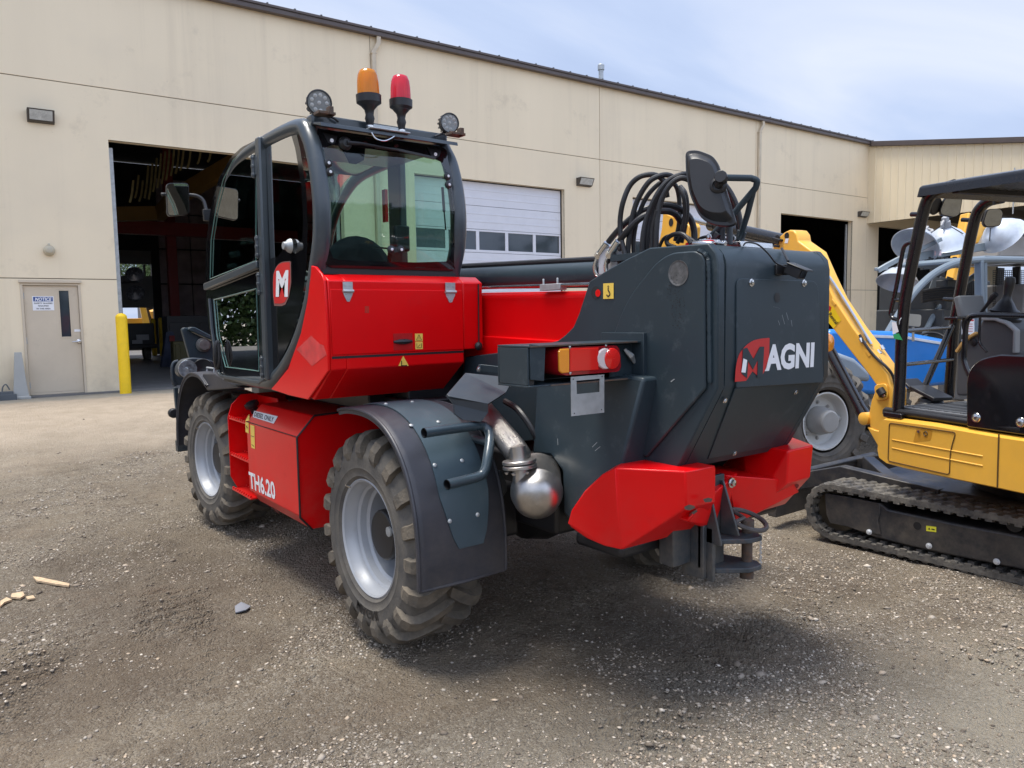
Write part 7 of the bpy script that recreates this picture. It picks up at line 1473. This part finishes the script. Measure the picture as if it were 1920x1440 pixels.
# mirrors under the roof
def emir(pts, dep, nm='canopy_mirror'):
    cm_ = CAM+ray(np.mean([p[0] for p in pts]), np.mean([p[1] for p in pts]))*dep; q = roundpoly([on(x, y, cm_, nrm(-CF+V(-.15, 0, -.32))) for x, y in pts], .022, 5); c_ = sum(q)/len(q); bk_ = V(CF[0], CF[1], 0); b = MB(); b.loft([[c_+(p-c_)*.9+bk_*.03 for p in q], [p+bk_*.02 for p in q], q, [c_+(p-c_)*.93-bk_*.002 for p in q]]); b.add([c_+(p-c_)*.9+bk_*.03 for p in q], [tuple(range(len(q)))]); o = b.build(nm, BLACK, EXC, ang=40)
    b = MB(); b.add([c_+(p-c_)*.93-bk_*.0025+bk_*0 for p in q], [tuple(range(len(q)))]); b.build('mirror_face', MIRR, o, sm=False); return o, c_
m1, c1 = emir(((1772, 370), (1805, 371), (1800, 402), (1790, 408), (1764, 403), (1762, 394)), 5.05)
m2, c2 = emir(((1851, 392), (1876, 391), (1881, 398), (1876, 424), (1848, 426), (1843, 418)), 5.2)
b = MB(); b.tube(smooth([c1+V(0, 0, .10), c1+V(-.02, 0, .15), SE(1784, 355, .2)], 4), .009, 8); b.build('mirror_stem', BLACK, m1); b = MB(); b.tube([c2+V(0, 0, .09), c2+V(.01, 0, .2)], .009, 8); b.build('mirror_stem', BLACK, m2)
# handrails, stubs
b = MB(); b.tube(smooth([SE(x, y, .02) for x, y in ((1716, 458), (1706, 455), (1696, 462), (1691, 480), (1684, 520), (1677, 555), (1671, 580), (1670, 590), (1675, 597), (1690, 600))], 5), .014, 10); b.build('grab_rail', GLOSSP, EXC)
b = MB(); b.cyl(SE(1709, 402, .02), SE(1728, 402, .02), .016, 10); b.cyl(SE(1804, 412, .85), SE(1824, 413, .85), .016, 10); b.cyl(SE(1770, 561, .85), SE(1790, 562, .85), .016, 10); b.cyl(SE(1676, 562, .02), SE(1694, 563, .02), .010, 8); b.build('post_stub', GLOSSP, EXC)
b = MB(); b.tube([SE(1682, 622, .04), SE(1790, 613, .85)], .014, 10); b.tube([SE(1683, 685, .04), SE(1788, 674, .85)], .014, 10); b.build('cross_rail', GLOSSP, EXC)
b = MB(); b.tube([SE(1735, 722, .55), SE(1785, 610, .80)], .022, 12); b.build('brace', GLOSSP, EXC)
b = MB(); b.tube(smooth([SE(x, y, .10) for x, y in ((1930, 592), (1870, 591), (1833, 591), (1818, 596), (1811, 612), (1809, 650), (1808, 678), (1818, 704))], 5), .017, 10); b.tube(smooth([SE(x, y, .3) for x, y in ((1838, 592), (1836, 630), (1838, 645), (1850, 660))], 4), .008, 8); b.build('seat_rail', GLOSSP, EXC)
# black side panel
bp2 = [(1812, 798), (1812, 722), (1816, 698), (1831, 679), (1851, 670), (1876, 665), (1920, 664), (1920, 811), (1815, 801)]
P_ = [SE(x, y, -.02) for x, y in bp2]; P_[6] = EL(-1.3, -.02, P_[5][2]+.0); P_[7] = EL(-1.3, -.02, .94)
b = MB(); b.prism(smooth(P_[1:6], 4)+[P_[6], P_[7], P_[8], P_[0]], ER*.03); sp2 = b.build('side_shield', mat('shield_black', (.008, .008, .010), .12, coat=.5, var=.2, dirt=(.04, .04, .045), dirt_amt=.2, dirt_scale=7), EXC, bevel=.008)
for x, y in ((1829.7, 783), (1912.7, 792)):
    b = MB(); b.lathe(SE(x, y, -.021), -ER, [(.030, 0), (.028, .004), (.022, .003), (.010, .012), (.001, .013)], 18); b.build('knob', CHROME, sp2)
# seat console, joystick, monitor
co = [(1793, 742), (1793, 662), (1800, 650), (1815, 636), (1832, 622), (1842, 598), (1868, 597), (1896, 608), (1910, 620), (1909, 662), (1920, 664), (1920, 745)]
P_ = [SE(x, y, .42) for x, y in co]; b = MB(); b.prism(P_, ER*.28); cs = b.build('seat_console', mat('console_grey', (.085, .085, .088), .6, var=.08), EXC, bevel=.015)
b = MB(); b.bar([SE(x, y, .41) for x, y in ((1842, 598), (1868, 598), (1890, 606), (1906, 620), (1905, 662))], .02, .045, ER); b.build('console_trim', mat('trim_grey', (.30, .30, .30), .5), cs, bevel=.006)
b = MB(); b.bar([SE(x, y, .41) for x, y in ((1794, 660), (1806, 643), (1820, 631), (1832, 624))], .02, .025, ER); b.build('console_edge', mat('edge_tan', (.62, .36, .12), .5), cs, bevel=.004)
b = MB(); b.lathe(SE(1826, 642, .418), -ER, [(.026, 0), (.024, .006), (.014, .01), (.001, .01)], 16); b.build('console_knob', BLACK, cs)
b = MB(); q = SE(1881, 596, .50); up_ = nrm(V(0, 0, 1)-EF*.15)
b.lathe(q, up_, [(.10, -.02), (.105, .0), (.085, .012), (.098, .024), (.078, .036), (.088, .048), (.066, .062), (.045, .10), (.03, .12), (.024, .15), (.030, .20), (.033, .235), (.026, .262), (.001, .27)], 20); b.build('joystick', BLACK, cs, ang=50)
b = MB(); b.tube([SE(1838, 588, .40), SE(1852, 570, .40), SE(1862, 556, .40), SE(1868, 551, .40)], [.010, .011, .019, .017], 10); b.build('blade_lever', BLACK, cs)
b = MB(); q = SE(1819, 575, .42); b.box(q, (.075, .022, .075), (nrm(ER*.55+V(0, 1, 0)*-.5), nrm(EF+V(0, 0, -.25)), nrm(V(0, 0, 1)+EF*.25))); mo_ = b.build('monitor', mat('monitor_grey', (.16, .17, .18), .5), EXC, bevel=.012)
b = MB(); b.tube(smooth([SE(1808, 590, .42), SE(1806, 610, .44), SE(1810, 640, .46), SE(1804, 660, .5), SE(1802, 700, .5)], 5), .010, 8); b.build('wiring_loom', HOSE, EXC)
# white and green tag on the post
b = MB(); q = [SE(x, y, -.02) for x, y in ((1672, 604), (1680, 604), (1685, 622), (1674, 627))]; b.add(q, [(0, 1, 2, 3)]); b.mi(1); b.add([SE(x, y, -.021) for x, y in ((1674.5, 627), (1685.5, 625), (1692.5, 638), (1676, 635))], [(0, 1, 2, 3)])
b.mi(2); b.tube(smooth([SE(1690, 596, -.01), SE(1687, 601, -.02), SE(1686, 608, -.02)], 4), .003, 6); o = b.build('hang_tag', [WHITE, mat('tag_green', (.03, .36, .12), .5), ZINC], None, sm=False); tag(o, 'white paper tag with green band hanging from the excavator canopy post', 'tag')
# boom, swing foot, cylinders
BO = .42
def BE(x, y, o=0.0): return SE(x, y, BO+o)
low = [(1664, 812), (1632, 806), (1628, 790), (1628, 778), (1633, 752), (1640, 734), (1645, 726), (1631, 706), (1560, 615), (1480, 502), (1448, 470), (1452, 452), (1470, 436), (1480, 431), (1488, 432), (1494, 440), (1496, 452), (1524, 472), (1545, 520), (1564, 560), (1600, 615), (1633, 658), (1664, 702), (1668, 720), (1673, 730), (1672, 760)]
b = MB(); b.prism([BE(x, y) for x, y in low], ER*.15); bm = b.build('boom', YEL, EXC, bevel=.012, seg=3)
b = MB(); cc = BE(1477, 440, -.001); b.lathe(BE(1475, 442, -.002), -ER, [(.030, 0), (.001, .0)], 18); b.lathe(BE(1653, 736, -.016), -ER, [(.04, 0), (.001, 0)], 18); b.build('pin_eye', BLKV, bm)
b = MB(); q = roundpoly([BE(x, y, -.002) for x, y in ((1640, 722), (1664, 718), (1668, 748), (1645, 752))], .04, 5); b.prism(q, -ER*.012); b.build('boss_plate', YEL, bm, bevel=.004)
b = MB(); b.tube([BE(1650, 730, -.018), BE(1657, 741, -.018)], .034, 14); b.lathe(BE(1457, 462-14, -.01), -ER, [(.035, 0), (.001, .001)], 12); b.bar([BE(1452, 447, -.012), BE(1466, 451, -.012)], .02, .06, ER); b.build('pin_cover', BLKV, bm, bevel=.003)
b = MB(); b.lathe(BE(1657, 741, -.03), -ER, [(.012, 0), (.012, .006), (.001, .007)], 10); b.build('pin_bolt', CHROME, bm)
b = MB(); b.add([BE(x, y, -.002) for x, y in ((1549, 576), (1562, 574), (1577, 600), (1563, 616), (1549, 600))], [(0, 1, 2, 3, 4)]); b.mi(1)
v, f = text_on('Rental', BE(1553, 590, -.004), BE(1567, 609, -.004), BE(1558, 585, -.004), V(0, 0, 0), .02); b.add(v, f); b.mi(2); b.add([BE(x, y, -.003) for x, y in ((1553, 572), (1559, 576), (1557, 584), (1552, 580))], [(0, 1, 2, 3)])
b.build('sticker', [mat('rental_yellow', (.90, .62, .01), .4), BLKV, LOGOR], bm, sm=False)
b = MB(); b.add([BE(x, y, -.002) for x, y in ((1473, 447), (1479, 447), (1477, 456), (1471, 456))], [(0, 1, 2, 3)]); b.build('sticker', WHITE, bm, sm=False)
# steel pipes along the back of the boom
b = MB()
for k, o_ in enumerate((.02, .045, .075, .10, .13)):
    b.tube(smooth([BE(1540, 505, o_), BE(1557, 530, o_)+V(0, 0, .035), BE(1592, 585, o_)+V(0, 0, .035), BE(1634, 653, o_)+V(0, 0, .03)], 4), .0105, 8)
b.build('boom_pipes', CHROME, bm)
b = MB()
for x, y in ((1576, 567), (1641, 662)): b.box(BE(x, y, .07)+V(0, 0, .0), (.075, .03, .012), (ER, nrm(BE(1600, 600)-BE(1560, 540)), nrm(np.cross(ER, BE(1600, 600)-BE(1560, 540)))))
b.build('pipe_clamp', YEL, bm, bevel=.003)
for k, (dx, o_) in enumerate(((0, .0), (5, .04), (9, .08), (13, .11), (2, .13))):
    b = MB(); b.tube(smooth([BE(1612+dx, 628+dx, o_), BE(1622+dx, 645+dx, o_), BE(1640+dx, 668, o_), BE(1662, 688+dx, o_), BE(1674, 705+dx, o_+.02), BE(1680, 730, o_+.05)], 5), .011, 8); b.build('boom_hose', HOSE, bm)
b = MB()
for k, (x, y) in enumerate(((1613, 634), (1620, 640), (1627, 648), (1640, 664), (1646, 656), (1652, 648))): q = BE(x, y, -.006+.02*k); b.tube([q, q+V(0, -.02, -.03)], .014, 6)
b.build('hose_fitting', CHROME, bm)
# swing foot and boom cylinder
b = MB(); b.prism([BE(x, y, -.01) for x, y in ((1625, 800), (1640, 806), (1668, 812), (1672, 832), (1651, 842), (1644, 834))], ER*.17); b.build('swing_bracket', YEL, EXC, bevel=.008)
b = MB(); b.cyl(BE(1549, 645, .04), BE(1618, 776, .04), .046, 20); b.cyl(BE(1614, 769, .04), BE(1622, 783, .04), .052, 20); cyl_ = b.build('boom_cylinder', GLOSSP, EXC)
b = MB(); b.cyl(BE(1535, 615, .04), BE(1549, 645, .04), .026, 14); b.build('cylinder_rod', CHROME, cyl_)
b = MB(); b.lathe(BE(1622, 785, .0), -ER, [(.05, -.08), (.05, .02), (.03, .03), (.001, .03)], 18); b.build('cylinder_eye', YEL, cyl_)
b = MB(); b.cyl(BE(1470, 452, .05), BE(1345, 423, .05), .062, 20); b.cyl(BE(1346, 423, .05), BE(1334, 421, .05), .068, 20); sc_ = b.build('stick_cylinder', GLOSSP, EXC)
b = MB(); b.cyl(BE(1340, 422, .05), BE(1245, 398, .05), .030, 14); b.build('cylinder_rod', CHROME, sc_)
b = MB(); b.tube(smooth([BE(1462, 462, .0), BE(1440, 459, .0), BE(1390, 448, .0), BE(1355, 440, .0)], 5), .010, 8); b.build('boom_hose', HOSE, bm)
b = MB(); b.prism([BE(x, y, .0) for x, y in ((1243, 398), (1262, 406), (1284, 412), (1292, 425), (1285, 520), (1225, 560), (1210, 540), (1232, 470), (1240, 430))], ER*.15); st = b.build('stick', YEL, EXC, bevel=.012)
b = MB(); b.lathe(BE(1258, 417, -.004), -ER, [(.045, 0), (.001, 0)], 16); b.build('pin_eye', BLKV, st)

# ================================================================== blue telehandler behind
def D(x, y, d): return CAM+ray(x, y)*d
BA = math.radians(15); BN = V(-math.sin(BA), -math.cos(BA), 0); BTn = V(math.cos(BA), -math.sin(BA), 0)
g = Z(1540, 886, 0.0); BP = V(g[0], g[1], 0)
BLU = thing('blue_telehandler', BP+BTn*2, 'blue and grey telehandler with caged open cab parked behind the mini excavator', 'telehandler')
def SBp(x, y, o=0.0): return on(x, y, BP+BN*o, BN)
wc = SBp(1527, 778); wc[2] = .56
def bigwheel(c, ax):
    prof_h = .17; b = MB(); b.lathe(c, ax, [(.29, .14), (.295, .155), (.28, .155), (.265, .13), (.25, .06), (.235, .045), (.20, .04), (.16, .03), (.001, .03)], 48); o = b.build('wheel', mat('rim_white', (.60, .61, .60), .5, var=.08) if 'rim_white' not in MATS else MATS['rim_white'], BLU)
    body, L = lug_tyre(c, ax, R=.60, w=.38, N=17); body.build('tyre', RUB, o, ang=50); L.build('tyre_lugs', RUB, o, ang=25)
    b = MB(); b.lathe(c, ax, [(.14, .03), (.145, .10), (.12, .17), (.115, .21), (.10, .22), (.001, .22)], 28); u_, w_ = frame(ax); b.cyl(c+ax*.13+V(.1, 0, .01), c+ax*.13+V(.23, -.02, .01), .03, 12)
    for k in range(8): a = k*.785; b.bolt(c+ax*.035+(u_*math.cos(a)+w_*math.sin(a))*.185, ax, .014, .02)
    b.build('hub', mat('hub_grey', (.35, .35, .34), .5, var=.15) if 'hub_grey' not in MATS else MATS['hub_grey'], o)
bigwheel(wc, BN); bigwheel(wc+BTn*3.0, BN); bigwheel(wc-BN*2.0, BN); bigwheel(wc+BTn*3.0-BN*2.0, BN)
def SBd(pts, o, d, m, nm, bev=.02, par=None): b = MB(); b.prism([SBp(x, y, o) for x, y in pts], -BN*d); return b.build(nm, m, par or BLU, bevel=bev)
body_ = SBd(((1556, 625), (1558, 617), (1700, 622), (1795, 640), (1795, 720), (1660, 735), (1640, 740), (1556, 735)), -.45, 1.5, BLUE, 'body', .05)
b = MB(); q = [SBp(x, y, -.05) for x, y in ((1540, 662), (1575, 661), (1605, 672), (1632, 697), (1636, 716), (1600, 714), (1570, 690), (1540, 682))]; b.prism(q, -BN*.45); b.build('fender', LGREY, BLU, bevel=.05, seg=4)
b = MB(); b.bar([SBp(1580, 628, -.44), SBp(1700, 633, -.44), SBp(1790, 648, -.44)], .01, .03); b.build('body_stripe', mat('stripe_white', (.7, .72, .75), .5), body_, bevel=.002)
CO = -.75
def tub(pts, o, r_, m, nm, par=None, n=5): b = MB(); b.tube(smooth([SBp(x, y, o) for x, y in pts], n), r_, 10); return b.build(nm, m, par or BLU)
def brr(pts, o, w_, h_, m, nm, par=None): b = MB(); b.bar([SBp(x, y, o) for x, y in pts], h_, w_, BN); return b.build(nm, m, par or BLU, bevel=.01)
cabf = tub(((1652, 648), (1672, 612), (1695, 575), (1716, 546), (1745, 518), (1775, 500), (1805, 491), (1850, 487), (1930, 488)), CO, .045, CABG, 'cab_frame')
tub(((1729, 640), (1740, 612), (1762, 575), (1790, 545), (1830, 515)), CO-1.2, .04, CABG, 'cab_frame')
for a in (((1836, 489), (1837, 600), (1838, 660)), ((1828, 560), (1829, 640))): brr(a, CO, .10, .06, CABG, 'cab_post')
brr(((1846, 489), (1846, 640)), CO, .05, .05, CABG, 'cab_post')
b = MB(); b.prism([SBp(x, y, CO+.02) for x, y in ((1842, 484), (1848, 479), (1930, 481), (1930, 491), (1842, 490))], -BN*1.2); b.build('cab_roof', CABG, BLU, bevel=.01)
b = MB(); b.prism([SBp(x, y, CO-1.22) for x, y in ((1770, 504), (1850, 494), (1925, 494), (1925, 500), (1850, 500))], BN*1.1); b.build('roof_lining', BLACK, BLU)
# wire mesh panels at the far side of the cab
def meshp(x0, x1, y0, y1, o, nx_, ny_, sk=0):
    b = MB()
    for i in range(nx_+1):
        x = x0+(x1-x0)*i/nx_; b.tube([SBp(x, y0, o), SBp(x+sk, y1, o)], .0045, 4)
    for j in range(ny_+1):
        y = y0+(y1-y0)*j/ny_; b.tube([SBp(x0, y, o), SBp(x1, y, o)], .0045, 4)
    return b.build('wire_mesh', BLACK, BLU, sm=False)
meshp(1862, 1904, 507, 600, CO-1.2, 11, 24); meshp(1912, 1928, 507, 600, CO-1.2, 4, 24); meshp(1752, 1800, 570, 660, CO-1.2, 13, 24); meshp(1806, 1833, 520, 560, CO-1.2, 7, 10)
brr(((1906, 500), (1907, 640)), CO-1.1, .10, .06, BLACK, 'cab_post')
b = MB(); q = SBp(1746, 645, CO-.4); n_ = nrm(V(-.6, -.3, .55)); u_, w_ = frame(n_); b.tube([q+(u_*math.cos(a)+w_*math.sin(a))*.19 for a in np.linspace(0, 6.2832, 29)], .016, 8, caps=False); b.tube([q-u_*.19, q+u_*.19], .012, 6); b.tube([q, q-n_*.3], .03, 8); b.build('steering_wheel', BLACK, BLU)
b = MB(); b.prism([SBp(x, y, CO+.02) for x, y in ((1700, 668), (1706, 660), (1720, 655), (1742, 655), (1750, 665), (1756, 690), (1745, 735), (1700, 735), (1722, 700))], -BN*.4); dsh = b.build('dashboard', SEATG, BLU, bevel=.03, seg=3)
for x, y in ((1724, 664), (1734, 666), (1742, 671), (1728, 674)):
    b = MB(); b.lathe(SBp(x, y, CO+.022), BN, [(.035, 0), (.035, .008), (.028, .006), (.001, .006)], 14); b.build('gauge', BLACK, dsh)
b = MB(); q = roundpoly([D(x, y, 8.6) for x, y in ((1702, 588), (1728, 590), (1726, 613), (1698, 610))], .03, 4); b.prism(q, V(CF[0], CF[1], 0)*.03); b.tube([D(1712, 612, 8.62), D(1712, 640, 8.62)], .015, 8); o = b.build('side_mirror', mat('mirror_back', (.25, .24, .21), .5), BLU)
for x0, x1, y0, y1 in ((1803, 1827, 598, 627), (1803, 1820, 636, 665)):
    b = MB(); b.add([SBp(x0, y0, CO+.03), SBp(x1, y0, CO+.03), SBp(x1, y1, CO+.03), SBp(x0, y1, CO+.03)], [(0, 1, 2, 3)]); b.mi(1); b.add([SBp(x0+1, y0+1, CO+.033), SBp(x1-1, y0+1, CO+.033), SBp(x1-1, y0+4, CO+.033), SBp(x0+1, y0+4, CO+.033)], [(0, 1, 2, 3)])
    for k in range(4): yy2 = y0+9+k*4.5; b.add([SBp(x0+3, yy2, CO+.033), SBp(x1-3, yy2, CO+.033), SBp(x1-3, yy2+1, CO+.033), SBp(x0+3, yy2+1, CO+.033)], [(0, 1, 2, 3)])
    b.build('notice_sheet', [WHITE, mat('notice_red', (.55, .04, .04), .5) if 'notice_red' not in MATS else MATS['notice_red']], BLU, sm=False)
# ================================================================== light towers and machines under the wing
LT = D(1750, 640, 11.5); LT[2] = 0.1
ltr = thing('light_tower', LT, 'towable light tower with folded arms and big white reflector lamps under the wing', 'light tower')
def dish(x, y, d, r, ax_, lab=None):
    c_ = D(x, y, d); ax_ = nrm(ax_); b = MB()
    b.lathe(c_, ax_, [(r*.16, -r*.82), (r*.30, -r*.78), (r*.62, -r*.55), (r*.88, -r*.22), (r, 0), (r*1.03, .006), (r*1.0, .012), (r*.86, -r*.19), (r*.6, -r*.5), (r*.28, -r*.73), (.001, -r*.76)], 32); o = b.build('lamp_dish', LAMPW, ltr, ang=50)
    b = MB(); b.lathe(c_, ax_, [(r*.001, -r*1.12), (r*.20, -r*1.1), (r*.22, -r*.85), (r*.18, -r*.78)], 14); u_, w_ = frame(ax_); b.tube(smooth([c_-ax_*r*.9+u_*r*.2, c_-ax_*r*1.05+u_*r*.4, c_-ax_*r*1.25], 4), r*.06, 6); b.box(c_-ax_*r*1.15, (r*.16, r*.10, r*.16), (u_, w_, ax_)); b.build('lamp_socket', mat('socket_grey', (.33, .33, .34), .5) if 'socket_grey' not in MATS else MATS['socket_grey'], o, bevel=.01)
    b = MB(); b.tube([c_-ax_*r*.5+w_*r*.72, c_-ax_*r*1.0, c_-ax_*r*.5-w_*r*.72], r*.02, 6); b.build('lamp_yoke', BLACK, o)
VR = V(CR[0], CR[1], 0); VF = V(CF[0], CF[1], 0); U1 = V(0, 0, 1)
dish(1716, 462, 11.2, .33, -U1*.75-VR*.65-VF*.5); dish(1775, 458, 11.4, .33, -U1*.85+VR*.25+VF*.3); dish(1683, 530, 11.1, .29, -U1*.9-VR*.35-VF*.3); dish(1880, 442, 11.2, .31, -VR*-.75-U1*.6+VF*.25)
b = MB(); b.bar([D(1664, 503, 11.1), D(1640, 505, 11.1)], .05, .05)
b.bar([D(1645, 508, 11.1), D(1662, 498, 11.1), D(1700, 478, 11.2)], .06, .07); b.bar([D(1715, 482, 11.2), D(1850, 462, 11.3)], .08, .12); b.bar([D(1725, 468, 11.1), D(1765, 448, 11.1)], .05, .06); b.build('lamp_arm', mat('galvanised', (.30, .34, .36), .45, metal=.4, var=.1), ltr, bevel=.008)
b = MB(); b.add([D(x, y, 11.12) for x, y in ((1752, 471), (1765, 470), (1765, 479), (1752, 479))], [(0, 1, 2, 3)]); b.build('sticker', mat('pale_pink', (.75, .55, .55), .5), ltr, sm=False)
b = MB(); b.bar([D(1757, 482, 11.3), D(1760, 640, 11.4)], .16, .16); b.bar([D(1735, 495, 11.3), D(1800, 492, 11.3)], .10, .12); b.bar([D(1728, 500, 11.2), D(1760, 497, 11.2)], .1, .1)
for k in range(9): x = 1742+k*8; b.box(D(x, 488+2*(k % 2), 11.2), (.025, .025, .05))
b.build('mast', mat('mast_dark', (.05, .052, .055), .5), ltr, bevel=.006)
b = MB(); b.box(D(1752, 565, 11.7), (.7, .5, .30), AXW); b.box(D(1752, 610, 11.7), (.8, .5, .25), AXW); b.build('generator', mat('generator_dark', (.045, .048, .05), .5), ltr, bevel=.02)
b = MB()
for k in range(3): b.bar([D(1742+k*13, 560, 11.0), D(1756+k*13, 520, 11.0)], .10, .02, VF)
b.build('outrigger', mat('outrigger_grey', (.20, .22, .23), .5), ltr, bevel=.003)
b = MB()
for k in range(5): b.tube(smooth([D(1728, 548+4*k, 10.9), D(1755, 543+4*k, 10.9), D(1790, 542+4*k, 10.9)], 4), .035, 8)
b.build('coiled_cable', BLACK, ltr)
# yellow lift behind the towers
yl = D(1830, 600, 13); yl[2] = .15
YM = thing('yellow_lift', yl, 'yellow lift machine with raised boom behind the light tower lamps', 'lift')
b = MB(); b.prism([D(x, y, 13) for x, y in ((1816, 398), (1822, 400), (1800, 530), (1785, 530))], VF*.25); b.prism([D(x, y, 12.8) for x, y in ((1833, 412), (1858, 425), (1842, 456), (1826, 456))], VF*.5); b.prism([D(x, y, 13) for x, y in ((1812, 450), (1850, 462), (1835, 540), (1800, 540))], VF*.3); b.build('boom', YEL, YM, bevel=.02)
b = MB(); b.bar([D(1849, 429, 12.78), D(1846, 438, 12.78)], .03, .03); b.bar([D(1853, 431, 12.78), D(1850, 440, 12.78)], .03, .03); b.bar([D(1847, 434, 12.78), D(1852, 436, 12.78)], .03, .03); b.build('boom_mark', BLKV, YM, sm=False)
b = MB(); b.box(yl+V(0, 0, .9), (1.2, .7, .45), AXW); b.box(yl+V(.9, -.1, .55), (.5, .5, .4), AXW); b.build('chassis', YEL, YM, bevel=.05)
gm = D(1890, 600, 12.2); gm[2] = .12
b = MB(); b.prism([D(x, y, 12.2) for x, y in ((1874, 455), (1885, 432), (1905, 425), (1930, 432), (1930, 482), (1872, 482))], VF*1.0); b.box(gm+V(0, 0, 1.0), (1.0, .6, .9), AXW); o = b.build('grey_plant', mat('dusty_grey', (.26, .25, .24), .7, var=.15, vscale=5), None, bevel=.03); tag(o, 'dusty grey hooded machine at the right edge behind the caged cab', 'machine')
b = MB(); b.bar([D(1905, 418, 12.0), D(1935, 432, 12.0)], .12, .03, VF); b.bar([D(1908, 430, 12.0), D(1935, 442, 12.0)], .12, .03, VF); o = b.build('louvre', mat('dark_louvre', (.06, .065, .07), .5), None); tag(o, 'dark slatted louvre above the dusty grey machine', 'louvre')
